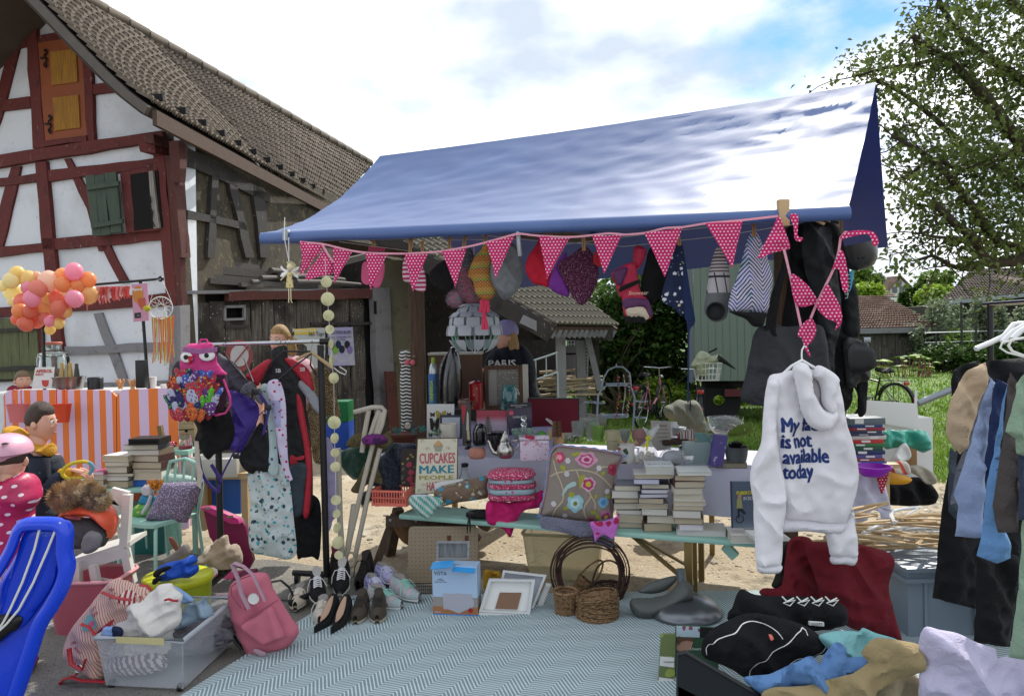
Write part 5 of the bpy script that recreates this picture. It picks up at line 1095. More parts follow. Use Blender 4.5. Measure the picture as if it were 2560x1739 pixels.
t=T('paper_sack','crumpled brown paper sack under the bench behind the peg board','',1030,1365,D=5.25);mb=pf(t.m([(990,1300),(1090,1298),(1100,1340),(1050,1368),(1000,1345)]),.08,.02,fo(.02,8,5));mb.bd('paper',mat('kraft','7d5c3c',ro=.85,bu=30),t)
t=T('wooden_crate','dark slatted wooden crate standing in shade under the bench','',1090,1372,z=0)
for i in rN(7):
 x0=1020+i*24;q=t.m([(x0,1300),(x0+18,1372)]);MB().box(q[0][0],q[1][0],0,.015,max(0,q[1][1]),q[0][1]).bd('slat',m_trs,t)
mb=MB();q=t.m([(1018,1310),(1190,1330)]);mb.box(q[0][0],q[1][0],.016,.03,q[1][1],q[0][1]);mb.bd('back_board',m_trs,t)
def jar(t,cr,cx,prof,m,name='body',n=24,sy=1.,**k):
 """turned shape from picture measures: prof = (half width, y) in crop units"""
 s=(cr((1,0))[0][0]-cr((0,0))[0][0])*t.S;x0,_=t.m(cr((cx,0)))[0];pr=[(w*s,t.m(cr((cx,y)))[0][1])for w,y in prof];x0=t.m(cr((cx,prof[0][1])))[0][0]
 mb=MB().lh(pr,n,cx=x0,sy=sy,**k);return mb.bd(name,m,t)
def slab(name,label,cat,pts,D,th,m,part='board',tilt=0.,grp=None,front=None):
 """flat rectangular thing standing upright / leaning back: outline in the picture"""
 mx_=sum(p[0]for p in pts)/len(pts);my=max(p[1]for p in pts);t=T(name,label,cat,mx_,my,D=D,grp=grp);MB().pm(t.m(pts),0,th).bd(part,m,t,sm=0)
 if tilt:t.o.rotation_euler.x=-tilt
 return t
def prt(t,pts,m,name,y0=-.002,y1=-.0003,**k):
 mb=MB().pm(t.m(pts),y0,y1);return mb.bd(name,m,t,sm=0,**k)
def lett(t,s,cxy,w,m,y=-.003,size=.1,name='lettering',D=None,hsc=None,**k):
 """lettering s centred at picture point, w picture pixels wide (hsc: letter height in picture pixels)"""
 q=t.m([(cxy[0],cxy[1])])[0];vs,fs=text(s,size,ext=.0002,**k)
 if not vs:return
 a=min(v[0]for v in vs);b=max(v[0]for v in vs);za=min(v[2]for v in vs);zb_=max(v[2]for v in vs);kx=w*t.S/(b-a);kz=hsc*t.S/(zb_-za)if hsc else kx;cx_=(a+b)/2;cz_=(za+zb_)/2
 mb=MB().add([((v[0]-cx_)*kx+q[0],v[1]+y,(v[2]-cz_)*kz+q[1])for v in vs],fs);return mb.bd(name,m,t,sm=0)
m_glass=mat('clear_glass','e8efec',ro=.04,tn=1.,ior=1.45);m_plas=mat('clear_film','dfe4e6',ro=.12,alpha=.28,spec=.8);m_silver=mat('silver','a9a6a0',ro=.22,metal=1.);mK=pc('121214');mH=pc('d5d6d6','white_ceramic',ro=.25);mP=mat('paper_white','d3d3d0',ro=.8);m_blk_i=mat('black_ink','141416',ro=.7);m_terra=mat('terracotta','5e3327',ro=.8,bu=30)
DB=5.75
t=T('zebra_cat','tall black and white striped wooden cat figure with pink cheeks','figurine',cI((572,850)),D=DB);t0=t
m_zeb=mat('zebra_paint','17171a',ro=.5,ly=lambda x:[(fr(x.Z/.0265+sn(x.X*110)*.13+x.n(9,2)*.25)<.42,'c9c8c2')])
jar(t,cI,572,[(0,850),(86,848),(88,800),(86,720),(84,600),(88,480),(90,400),(88,330),(80,260),(72,215),(80,190),(90,150),(92,110),(84,78),(66,62),(40,57),(0,56)],m_zeb,'body',sy=.75)
for s in(-1,1):
 prt(t,cI((572+s*60,75),(572+s*97,60),(572+s*93,110)),mK,'ear',-.02,.02)
 q=t.m3(cI((572+s*27,180)),-.068)[0];MB().ball(q,(.028*.8,.012,.022),12).bd('cheek',mat('cheek_pink','c5606e',ro=.6),t)
 q=t.m3(cI((572+s*40,122)),-.064)[0];MB().ball(q,(.014,.008,.012),10).bd('eye',mat('eye_brown','7c6152',ro=.4),t)
t=T('cardboard_box','large brown cardboard box with pale top edge behind the black soda maker','',cI((1020,640)),D=6.0);q=t.m(cI((752,112),(1285,640)));MB().box(q[0][0],q[1][0],0,.25,q[1][1],q[0][1]).bd('carton',mat('carton_brown','5f4637',ro=.8,var=.08),t)
MB().box(q[0][0]-.003,q[1][0]+.01,-.004,.254,q[0][1]+.001,q[0][1]+.02).bd('lid',mat('pale_card','b6b3a6',ro=.7),t)
t=T('gas_cylinder','slim silver and blue soda gas cylinder with green cap','',cI((802,600)),D=5.62)
jar(t,cI,802,[(0,600),(43,598),(44,400),(44,290)],mat('cyl_blue','3f6f95',ro=.35,ly=lambda x:[(ss(x.Z,.08,.16),'2f5f9a')]),'label');jar(t,cI,802,[(43.5,290),(43,250),(36,215),(24,190)],mat('cyl_silver','a8aeb0',ro=.3,metal=.6),'bottle');jar(t,cI,802,[(0,190),(22,190),(22,150),(16,130),(0,130)][::-1],mat('cap_green','7f9a2c',ro=.5),'cap')
for s,dx_,w in(('UNIVERSA',-18,1),('ZYLINDER',14,1)):
 vs,fs=text(s,.034,off=.001,ext=.0003);Mx=MR(-PI/2,4,'Y');q=t.m3(cI((802+dx_,460)),-.037)[0];MB().add([MT(q+Vc((.012,0,0)))@Mx@Vc(v)for v in vs],fs).bd('lettering',mat('lime_print' if dx_<0 else 'teal_print','9dbb2f' if dx_<0 else '1c4d57',ro=.6),t,sm=0)
t=T('soda_maker','black cone-shaped soda maker with pointed beak on the step','_',cI((985,640)),D=5.6)
mb=pf(t.m(cI((985,25),(1025,40),(1060,110),(1082,240),(1088,400),(1075,560),(1060,640),(895,640),(888,560),(885,400),(905,240),(935,110),(960,45))),.075,.014,None,w=.09);mb.bd('body',mat('gloss_black','17181d',ro=.22,coat=.6),t)
mb=pf(t.m(cI((935,90),(945,110),(905,250),(885,400),(880,620),(862,560),(850,420),(852,250),(885,150))),.05,.014,None,y0=.02,w=.05);mb.bd('side',mat('steel_side','6d6a6b',ro=.35,metal=.6),t)
MB().tb(t.m3(cI((1018,68),(1050,62),(1090,52)),-.05),[.012,.011,.003],8).bd('beak',mat('beak_steel','9ba0a2',ro=.3,metal=.8),t)
q=t.m3(cI((975,88)),-.045)[0];MB().ball(q,(.007,.004,.011),10).bd('eye',mH,t)
t=T('coffee_can','tall dark red enamel can with knob lid and gold ornament','',cI((1225,640)),D=5.66);m_rc=mat('red_enamel','8c1219',ro=.25,coat=.5,ly=lambda x:[((ab(x.X+.0)<.03)*(x.vor(24)[0]<.2)*(x.Z<.17),'c79a3d')])
jar(t,cI,1225,[(0,640),(70,638),(72,600),(70,430),(72,400),(76,385),(60,370),(20,358),(0,356)],m_rc,'can');jar(t,cI,1225,[(0,360),(18,358),(20,345),(12,335),(0,332)],mK,'knob')
t=T('picture_frame','deep wooden display frame with speckled glass panes leaning beside the standing woman','',cI((1520,640)),D=5.8)
q=t.m(cI((1305,215),(1690,640)));x0,z1,x1,z0=q[0][0],q[0][1],q[1][0],q[1][1];m_fr=wood('5d4431','frame_brown',dark='3d2b20');b_=.03
for bx in((x0,x1,z1-b_,z1),(x0,x1,z0,z0+b_),(x0,x0+b_,z0+b_,z1-b_),(x1-b_,x1,z0+b_,z1-b_)):MB().box(bx[0],bx[1],0,.05,bx[2],bx[3]).bd('rail',m_fr,t)
MB().box(x0+b_,x1-b_,.03,.035,z0+b_,z1-b_).bd('pane',mat('speckled_pane','6b6761',ro=.3,ly=lambda x:[((x.vor(70)[0]<.22)*(x.X>-.05)*(x.Z>.1),'d8c9a4'),((fr(x.Z/.1+.2)<.04),'8d8a84'),(((x.X<-.07)*(x.Z>.0)),'8b8883')]),t)
MB().box(x1+.001,x1+.045,.0,.06,z0,z1+.004).bd('side',Ms['pale_card'],t)
t=T('preserving_jar','teal glass preserving jar with wire clip','',cI((1555,580)),D=5.5);jar(t,cI,1555,[(0,640),(76,638),(80,600),(80,470),(66,440),(62,425),(70,420),(70,398),(0,392)],mat('teal_glass','2f7f85',ro=.1,tn=.55,coat=.5),'jar')
MB().tb(t.m3(cI((1620,425),(1650,490),(1655,500),(1630,480))),.003,5).bd('clip',m_silver,t)
t=T('clay_jug','small brown glazed clay jug with a handle','',cI((1108,640)),D=5.5);jar(t,cI,1108,[(0,640),(45,638),(62,600),(66,570),(58,548),(64,542),(56,545),(50,570),(0,575)],mat('brown_glaze','5b3a28',ro=.35,coat=.3),'body');MB().tb(t.m3(cI((1165,560),(1200,565),(1195,610),(1162,615))),.008,6).bd('handle',Ms['brown_glaze'],t)
t=slab('suitcase','open suitcase lid with dark red lining standing at the back of the table','',cJ((75,205),(557,208),(557,530),(75,530)),5.7,.05,mat('case_black','1b1416',ro=.6),'lid');prt(t,cJ((80,215),(545,218),(545,525),(80,525)),mat('wine_lining','620a20',ro=.8,bu=200),'lining',-.006,-.001)
t=slab('butterfly_print','white board printed with yellow and brown butterflies','picture',cI((740,592),(1010,590),(1000,920),(738,920)),5.45,.012,mP,'board')
def bfly(t,x,y,w,h,m,cr):
 for s in(-1,1):prt(t,cr((x,y),(x+s*w*.2,y-h*.45),(x+s*w*.5,y-h*.5),(x+s*w*.45,y),(x+s*w*.4,y+h*.4),(x+s*w*.15,y+h*.5)),m,'wing')
 prt(t,cr((x-3,y-h*.3),(x+3,y-h*.3),(x+2,y+h*.3),(x-2,y+h*.3)),m_blk_i,'body',-.003,-.0022)
bfly(t,795,695,50,44,mat('bf_brown','4d3325',ro=.8),cI);bfly(t,878,700,105,92,mat('bf_yellow','a2954a',ro=.8),cI);bfly(t,958,690,46,34,Ms['bf_brown'],cI);bfly(t,815,790,100,130,mat('bf_dark','2f2824',ro=.8),cI);bfly(t,775,895,44,40,Ms['bf_dark'],cI)
t=T('picture_frame','black-edged frame with blank white print leaning by the butterfly board','',cI((980,920)),D=5.38)
q=t.m(cI((868,700),(1085,700),(1085,930),(868,930)));MB().pm(q,0,.02).bd('frame',mat('slate_frame','2f3542',ro=.5),t);prt(t,cI((890,722),(1066,720),(1064,920),(886,920)),mat('cool_paper','b3b8c4',ro=.7),'print')
t=T('mug','white enamel mug with fine black print standing before the black-edged frame','',cI((960,918)),D=5.2);jar(t,cI,956,[(0,920),(76,918),(82,900),(84,790),(86,782),(80,784),(78,900),(0,905)],mat('enamel','c9c4b8',ro=.3),'body')
t=slab('knife_set','packaged kitchen knives in a red, white and black blister card','_',cI((1075,582),(1168,580),(1178,1000),(1092,1000)),5.15,.02,mat('blister_dark','22242b',ro=.3,coat=.6),'card');prt(t,cI((1078,600),(1130,600),(1100,800),(1085,700)),mat('blister_red','9d1f2c',ro=.4),'print');prt(t,cI((1135,660),(1150,680),(1156,850),(1128,850)),m_silver,'blade',-.006,-.002);prt(t,cI((1134,852),(1158,852),(1166,960),(1142,960)),mat('ivory','b9ab86',ro=.5),'handle',-.01,-.002)
t=T('coffee_grinder','glossy black oval kitchen appliance','appliance',cI((1262,1000)),D=5.15);mb=pf(t.m(cI((1262,780),(1310,800),(1332,870),(1330,990),(1290,1005),(1205,1005),(1192,930),(1196,850),(1220,795))),.05,.012,None,w=.05);mb.bd('body',Ms['gloss_black'],t);MB().tb(t.m3(cI((1222,960),(1215,870),(1240,810),(1275,800)),-.05),.004,5).bd('trim',m_silver,t)
t=T('fern_frame','hanging glass frame with a pressed fern leaf and thin black edges','',cI((1375,890)),D=5.35);MB().tb(t.m3(cI((1225,648),(1530,648),(1535,885),(1225,885))),.004,5,cl_=True).bd('edge',mK,t);MB().pm(t.m(cI((1228,652),(1527,652),(1531,882),(1228,882))),0,.004).bd('pane',mat('haze_pane','b4a3b6',ro=.2,ly=lambda x:[(ss(x.Z,.08,.13),'a63a52')]),t)
mb=MB().tb(t.m3(cI((1345,880),(1342,780),(1340,700)),-.004),.002,4)
for i in rN(8):
 y=870-i*20;w=46-i*4.5
 for s in(-1,1):mb.pm(t.m(cI((1343,y),(1343+s*w,y-14),(1343+s*w*.9,y-24),(1343,y-12))),-.003,-.001)
mb.bd('fern',mat('dried_fern','4f5a4c',ro=.8),t,sm=0)
t=slab('light_bag_pack','dark violet pack of lantern bags with a white title and round price dot','packet',cI((1522,585),(1772,572),(1782,890),(1548,900)),5.3,.012,mat('pack_violet','2c2640',ro=.3,coat=.5,ly=lambda x:[(ss(x.n(9,3),.5,.7),'51415c')]),'packet');prt(t,cI((1522,585),(1772,572),(1774,622),(1526,640)),mat('pack_top','0d1020',ro=.3),'header')
lett(t,'BAMBOOLICHTBEUTEL\nset of four',cI((1650,610))[0],160*.2533,mP,size=.02);lett(t,'Lichttüten',cI((1655,715))[0],130*.2533,mP,size=.03);mb=MB();q=t.m3(cI((1572,678)))[0];mb.lh([(0,-.001),(.018,-.001),(.018,0),(0,0)],16,M=MT(q+Vc((0,-.002,0)))@MR(PI/2,4,'X'));mb.bd('price_dot',mat('dot_red','c22a4f',ro=.5),t);lett(t,'2.5',cI((1572,678))[0],26*.2533,mP,y=-.0045,size=.02)
t=T('glass_bowl','pale green glass bowl before the lantern bag pack','',cI((1690,945)),D=5.0);jar(t,cI,1690,[(0,945),(60,943),(95,915),(115,860),(122,838),(116,840),(105,870),(80,915),(0,930)],mat('green_glass','b9d3c4',ro=.06,tn=.8),'bowl')
t=T('glass_bottle','round clear glass bottle with ball stopper','',cI((1700,960)),D=4.9);jar(t,cI,1700,[(0,985),(55,983),(66,940),(55,890),(28,855),(24,805),(30,800),(30,780),(22,775),(12,762),(26,740),(30,722),(20,705),(0,700)],m_glass,'bottle')
t=T('crystal_decanter','small cut crystal decanter top catching the light','',cI((1513,640)),D=5.45);jar(t,cI,1513,[(0,650),(42,645),(52,610),(50,585),(30,565),(22,550),(14,540),(20,530),(10,520),(0,518)],m_glass,'decanter',n=9)
t=T('teapot','small shiny silver moroccan teapot with long spout','',cI((1515,1122)),D=4.85)
jar(t,cI,1515,[(0,1124),(60,1122),(85,1085),(92,1050),(80,1010),(60,985),(48,960),(55,950),(42,930),(28,905),(22,885),(10,870),(6,855),(8,848),(0,840)],m_silver,'body')
MB().tb(t.m3(cI((1438,1075),(1395,1065),(1370,1020),(1352,965),(1338,950))),[.02,.016,.012,.009,.008],8).bd('spout',m_silver,t);MB().tb(t.m3(cI((1575,955),(1640,950),(1650,990),(1605,1050))),.006,6).bd('handle',m_silver,t)
t=T('black_bowl','stack of black stoneware cups behind the silver teapot','cups',cI((1425,1040)),D=5.05);jar(t,cI,1425,[(0,1060),(55,1058),(80,1010),(92,930),(96,888),(88,890),(80,950),(0,960)],Ms['gloss_black'],'cup');jar(t,cI,1445,[(70,890),(76,862),(68,864),(62,885)],Ms['gloss_black'],'cup')
t=T('candle_holder','black candle holder with a small cup between knives and appliance','_',cI((1150,1010)),D=5.0);jar(t,cI,1150,[(0,1035),(38,1033),(40,1020),(12,1005),(10,980),(30,965),(44,950),(38,950),(0,970)],mK,'holder')
t=T('salt_stone','rounded block of pink salt stone','',cI((1235,1120)),D=4.9);MB().ball((0,0,.03),(.056,.04,.038),16,fn=lambda d:(1/(abs(d.x)**4+abs(d.y)**4+abs(d.z)**4)**.25)*(1+.05*NN(d*3))).bd('stone',mat('salt_pink','a5705f',ro=.7,var=.2,vs=30,bu=60,sub=.2),t)
def rbox(name,label,cat,x0,x1,y0,y1,D,dep,m,part='body',b=.006,grp=None):
 t=T(name,label,cat,(x0+x1)/2,y1,D=D,grp=grp);w=(x1-x0)*t.S/2;h=(y1-y0)*t.S;MB().box(-w,w,0,dep,0,h,b=b).bd(part,m,t);t.w=w;t.h=h;return t
m_cher=bh('cherry_tin','c5b6c6',[(46,.2,'8c2547',1),(60,.13,'b2768f',5)],ro=.35,coat=.3,bu=None)
t=rbox('cherry_tin','pink tin box printed with cherries and tied with a red ribbon','',*[v for v in(1300+0*.1,1374,1100,1152)],4.82,.1,m_cher,b=.014)
MB().box(-t.w-.003,t.w+.003,-.003,.103,t.h+.0005,t.h+.022,b=.008).bd('lid',m_cher,t)
for s in(-1,1):MB().bar((-.02,-.008,t.h+.02),(-.02+s*.05,-.008,t.h-.03),.014,.002,up=(0,1,0)).bd('ribbon',mat('ribbon_pink','c08a9a',ro=.7),t)
MB().bar((-.06,-.008,t.h+.03),(-.0,-.008,t.h+.016),.022,.006,up=(0,1,0)).bd('bow',mat('bow_red','a01e3e',ro=.6),t)
t=T('terracotta_bowl','dark terracotta plant bowl at the left end of the table','',cI((510,995)),D=5.4);jar(t,cI,503,[(0,1000),(85,998),(120,960),(145,905),(160,900),(162,880),(150,875),(140,885),(0,890)],m_terra,'bowl',sy=.8)
t=T('toy_bird','small fluffy grey toy bird with white face sitting in the terracotta bowl','toy',cI((560,850)),D=5.4);q=t.m3(cI((565,810)))[0];pompom(t,q,.045,mat('grey_fluff','55575c',ro=1),700,4,'body');q=t.m3(cI((550,805)),-.04)[0];MB().ball(q,(.022,.012,.028),12).bd('face',mat('cream_fluff','b5a797',ro=1),t)
for s in(-1,1):MB().ball(q+Vc((s*.009,-.011,.006)),.004,8).bd('eye',mK,t)
t=T('feather_sprig','teal feathery sprigs lying in the terracotta bowl','feathers',cI((600,870)),D=5.32);rr=RR(4)
for i in rN(5):
 x=[440,470,600,660,700][i];y=870-(i>2)*20;a=t.m3(cI((x,y+20)))[0];b=t.m3(cI((x+rr.u(-40,40),y-30)))[0];mb=MB()
 for k in rN(16):p=a.lerp(b,k/16);d=Vc((rr.u(-1,1),rr.u(-.5,.5),rr.u(-.2,1)))*.03;mb.tb([p,p+d],.002,3)
 mb.bd('feather',ch('3f7f7a'),t)
t=T('glass_plant','little green succulent in a glass in front of the mug','',cI((830,920)),D=5.1);MB().add(*leaves(crown_pts((0,0,.035),(.05,.03,.025),120,4,8),.018,4)).bd('leaves',mat('succulent','3f6b4a',ro=.5),t,sm=0);jar(t,cI,850,[(0,930),(30,928),(34,890),(30,890),(0,915)],m_glass,'glass')
t=T('rose_tray','dark tray painted with red roses leaning behind the cupcake sign','',cI((560,1400)),D=5.08);MB().pm(t.m(cI((505,1035),(640,1035),(640,1400),(480,1400),(480,1065))),0,.012).bd('tray',mat('tray_dark','2b1d1c',ro=.4),t)
rr=RR(3)
for(x,y,r,h)in((580,1090,12,'a79a4a'),(550,1130,14,'a79a4a'),(565,1190,34,'93384a'),(585,1265,34,'9a3b48'),(575,1330,38,'8c2c3e'),(600,1380,30,'93384a'),(500,1180,12,'a79a4a'),(600,1110,12,'a79a4a')):
 q=t.m3(cI((x,y)),-.003)[0];s_=t.S*.2533;mb=MB()
 for k in rN(5):a=k*1.257+rr.random();mb.ball(q+Vc((cos(a)*r*.45*s_,0,sin(a)*r*.45*s_)),(r*.55*s_,.003,r*.5*s_),8)
 mb.bd('flower',mat('petal'+h.strip('#'),h,ro=.6,var=.2),t)
for(x,y,dx_,dy_)in((520,1210,-30,40),(510,1290,-25,50),(530,1350,-40,30),(600,1230,25,-30)):prt(t,cI((x,y),(x+dx_*.2,y+dy_*.8),(x+dx_,y+dy_),(x+dx_*.8,y+dy_*.2)),mat('leaf_grey','5a5c50',ro=.6),'leaf')
t=T('cupcake_sign','cream metal sign with a cupcake and big coloured capitals','',cI((835,1480)),D=4.98);m_rust=mat('rust_edge','5d4a34',ro=.7)
MB().pm(t.m(cI((642,930),(1048,922),(1040,1470),(612,1482))),0,.008).bd('board',m_rust,t)
prt(t,cI((652,938),(1040,930),(1031,1462),(623,1473)),mat('aged_cream','d0cbb4',ro=.6,var=.06,ly=lambda x:[(ss(x.n(14,5,.7),.6,.75),'b7b096')]),'face')
mr,mtl,mol=mat('sign_rose','b7566a',ro=.6),mat('sign_teal','2f7f8f',ro=.6),mat('sign_olive','9a914a',ro=.6)
for s,c_,w,hh,m,sx_ in(('CUPCAKES',(842,1122),355,105,mr,0),('MAKE',(836,1232),345,80,mtl,0),('PEOPLE',(832,1313),340,42,mol,0),('HAPPY',(825,1398),175,85,mr,0)):lett(t,s,cI(c_)[0],w*.2533,m,y=-.0035,size=.1,hsc=hh*.2533,off=.0025)
q=t.m3(cI((850,1030)),-.004)[0];s_=t.S*.2533;MB().pm(t.m(cI((805,1000),(897,1000),(880,1055),(822,1055))),-.006,-.003).bd('cupcake_case',mat('case_grey','7d8079',ro=.6,ly=lambda x:[(fr(x.X/.0055)<.4,'bdb6a0')]),t)
mb=MB()
for i,(w,y)in EN(((48,995),(40,982),(26,970),(12,960))):mb.ball(t.m3(cI((850,y)),-.006)[0],(w*s_,.004,12*s_),10)
mb.bd('cupcake_top',mat('frosting','c29a6b',ro=.6,var=.2),t)
for x,y,sg in((690,960,1),(1010,955,-1),(660,1445,1),(740,1035,1),(950,1030,-1),(700,1390,1),(960,1400,-1)):
 MB().tb([t.m3(cI((x+sg*(k*3)*cos(k*.8),y+k*3*sin(k*.8))),-.004)[0]for k in rN(9)],.0016,4).bd('scroll',Ms['case_grey'],t)
m_velv=ch('123c2e','green_velvet',sheen=.6,bu=None);m_lace=bh('gold_lace','5e5437',[(60,.25,'2c2718',1),(90,.2,'8d8055',4)],bu=300)
t=hg('velvet_dress','dark green velvet garment draped over the left table end','garment',cI((0,1010),(60,1000),(200,1010),(330,1010),(395,960),(380,1040),(260,1120),(300,1370),(200,1400),(60,1340),(0,1330),(-110,1200),(-130,1080)),5.2,.06,m_velv,amp=.02,fx=5)
t=hg('lace_scarf','gold and brown patterned scarf with lace trim lying over the green velvet','',cI((0,905),(60,880),(150,870),(260,905),(350,860),(395,850),(370,900),(398,960),(300,1060),(245,1110),(240,1160),(300,1370),(190,1360),(100,1430),(60,1470),(-10,1440),(50,1340),(130,1170),(210,1060),(110,1010),(0,1020),(-60,990)),5.05,.02,m_lace,amp=.015,fx=8)
t=hg('navy_fur','midnight blue fluffy fur stole hanging below the terracotta bowl','',cI((395,980),(500,975),(600,980),(640,1010),(620,1100),(560,1200),(480,1300),(480,1500),(200,1540),(100,1590),(100,1470),(250,1380),(245,1160),(320,1080)),5.15,.05,mat('navy_fur_m','0d1d33',ro=1,bu=lambda x:x.n(60,4,.8),bs=1.,sheen=.5),amp=.02)
mb=MB();rn_=np.random.RandomState(2);tv_=t.mb.v;
for _ in rN(2200):
 p=Vc(tv_[rn_.randint(len(tv_)//2)]);d=Vc((rn_.randn()*.5,-.6,-.7+rn_.randn()*.5)).normalized()*.028;q=Vc((.0018,0,0));mb.add([p-q,p+q,p+d],[(0,1,2)])
mb.bd('hairs',Ms['navy_fur_m'],t,sm=0)
t=T('purple_hat','folded purple felt hat lying on the patterned scarf','',cI((225,990)),D=4.95);mb=crumple((0,0,.03),(.085,.06,.04),3,24,.15);mb.bd('felt',mat('purple_felt','6d2a6e',ro=1,ly=lambda x:[(ss(x.n(20,3),.5,.6),'3b1e45')]),t)
t=T('cactus_ornament','small bright green cactus leaf ornament','',cJ((200,590)),D=5.0);mb=pf(t.m(cJ((145,560),(165,525),(200,512),(240,530),(258,560),(250,590),(150,590))),.02,.01,None);mb.bd('leaf',mat('cactus_green','4f8f2c',ro=.5),t)
t=T('ice_cream_ornament','small wafer cone ornament beside the green cactus leaf','',cJ((280,600)),D=4.98);jar(t,cJ,280,[(0,600),(26,600),(20,550),(10,505),(0,480)],mat('wafer','a58c5c',ro=.8),'cone',n=10)
t=T('wooden_figure','small carved wooden figure of two brown animals','figurine',cJ((348,560)),D=5.1)
for x in(328,368):jar(t,cJ,x,[(0,570),(26,568),(24,500),(18,470),(22,450),(16,425),(0,420)],wood('6b4a2f','carved_wood'),'animal',n=12)
t=T('quill_pen','long white striped stick resting slanted in front of the red suitcase lid','stick',cJ((320,460)),D=5.1);MB().tb(t.m3(cJ((245,398),(280,425),(325,462))),[.008,.012,.008],8).bd('stick',mat('striped_stick','b9b7b0',ro=.5,ly=lambda x:[(fr((x.X+x.Z)/.02)<.3,'55514b')]),t)
glasses=[('glass_box','clear glass block lantern with engraved rings','lantern',545,60,420,565,5.1,'dfe6e3',4),('glass_dome','clear round glass dome with a handle','',685,66,430,600,5.2,'dfe6e3',20),('glass_tumbler','pale green glass tumbler at the table edge','',730,64,468,612,4.95,'b9d68a',20)]
for nm,lab,ct,x,w,y0,y1,D,h,n in glasses:
 t=T(nm,lab,ct,cJ((x,y1)),D=D);jar(t,cJ,x,[(0,y1),(w*.85,y1-2),(w,y0+20),(w,y0),(w-6,y0),(w-8,y0+30),(w*.8,y1-16),(0,y1-14)],mat('glass_'+h.strip('#'),h,ro=.05,tn=.85),'glass',n=n)
t=T('wire_bunch','tangle of silver wire jewellery lying in front of the glass block','jewellery',cJ((520,640)),D=4.85);rr=RR(4)
for i in rN(9):
 x=rr.u(360,640);q=t.m3(cJ((x,rr.u(590,640))))[0];r=rr.u(.015,.03);MB().tb([q+Vc((cos(a)*r,rr.u(-.01,.01),abs(sin(a))*r))for a in np.linspace(0,5.8,12)],.0018,4).bd('loop',m_silver,t)
cups=[('beige ceramic beaker at the front of the cup row',874,70,508,690,4.9,'a69e80'),('pale grey-green beaker behind the beige one',990,48,500,640,5.1,'8d978a'),('dusty pink beaker at the right of the beaker row',1125,72,502,650,5.05,'9c7470')]
for lab,x,w,y0,y1,D,h in cups:
 t=T('beaker',lab,'beaker',cJ((x,y1)),D=D);jar(t,cJ,x,[(0,y1),(w*.8,y1),(w*.84,(y0+y1)/2+5),(w*.97,(y0+y1)/2),(w,y0),(w-6,y0),(w-9,y0+40),(0,y1-30)],pc(h,ro=.4),'body')
t=T('napkin_holder','row of small pale wooden triangles between the cups','ornament',cJ((1015,632)),D=4.85)
for x in(950,1018,1085):prt(t,cJ((x-32,635),(x,590),(x+32,635)),Ms['beech'],'triangle',-.02,.0)
t=T('mug','white mug with red and green plant print','',cJ((1005,820)),D=4.68);jar(t,cJ,1000,[(0,815),(66,812),(78,780),(80,650),(82,642),(76,642),(72,780),(0,800)],bh('plant_mug','c6c3bd',[(16,.28,'3d4f38',3),(22,.2,'a0433b',9)],ro=.3,bu=None),'body');MB().tb(t.m3(cJ((1075,670),(1112,675),(1110,740),(1075,770))),.007,6).bd('handle',mH,t)
t=T('cellophane_bag','cellophane bag of cream shells tied with yellow ribbon','gift bag',cJ((1185,820)),D=4.66)
mb=pf(t.m(cJ((1150,475),(1215,500),(1290,450),(1310,480),(1250,580),(1240,620),(1290,720),(1295,800),(1270,825),(1090,825),(1068,790),(1090,700),(1180,610),(1200,570))),.035,.012,fo(.01,12,6));mb.bd('film',m_plas,t)
mb=MB();rr=RR(3)
for i in rN(24):mb.ball(t.m3(cJ((rr.u(1095,1270),rr.u(720,810))),rr.u(-.02,.02))[0],rr.u(.010,.018),6)
mb.bd('shells',mat('shell_cream','b8ab93',ro=.6,var=.15),t,kind='stuff')
MB().tb(t.m3(cJ((1200,560),(1230,590),(1205,600),(1185,570)),-.03),.008,6).tb(t.m3(cJ((1210,595),(1180,650),(1150,665)),-.03),.006,5).tb(t.m3(cJ((1205,595),(1190,700)),-.03),.006,5).bd('ribbon',ch('c9c23a'),t)
t=slab('message_board','grey upright board with short handwritten lines and a tiny elephant','sign',cJ((1232,418),(1418,425),(1420,690),(1290,700),(1240,640)),4.98,.02,mat('grey_board','a19c93',ro=.7),'board')
for i,(s,w)in EN((('Mission',80),('Du bist mutiger,',110),('stärker & schlauer',120),('als du denkst',100),('nur Mut',70))):lett(t,s,cJ((1340,462+i*36))[0],w*.266,m_blk_i,size=.02)
t=T('white_jug','white china jug with handle behind the message board','',cJ((1450,560)),D=5.2);jar(t,cJ,1440,[(0,600),(38,598),(42,520),(36,450),(40,432),(34,434),(30,470),(0,580)],mH,'body');MB().tb(t.m3(cJ((1470,450),(1490,470),(1480,540),(1468,550))),.006,6).bd('handle',mH,t)
for i in rN(6):
 t=T('plate','%s white saucer of the stack right of the china jug'%(['lowest','second','third','fourth','fifth','topmost'][i]),'plate',cJ((1495,570-i*15)),D=5.15,grp='stacked white saucers');MB().lh([(0,0),(.03,0),(.05,.01),(.052,.012),(.03,.004),(0,.004)],20).bd('plate',mH,t)
t=T('brown_tray','brown woven tray holding cups behind the wrapped grey stone','',cJ((1470,650)),D=4.95);MB().box(-.09,.09,0,.12,0,.035,b=.01).bd('tray',mat('dark_weave','3c2b20',ro=.8,bu=90),t)
t=T('wrapped_ornament','grey round ornament wrapped in clear film','',cJ((1440,835)),D=4.62);MB().ball((0,0,.045),(.068,.05,.05),18,fn=lambda d:1+.1*NN(d*3)).bd('stone',mat('wrapped_grey','72737a',ro=.5,bu=30),t);mb=crumple((0,0,.05),(.08,.06,.06),7,24,.2);mb.bd('film',m_plas,t)
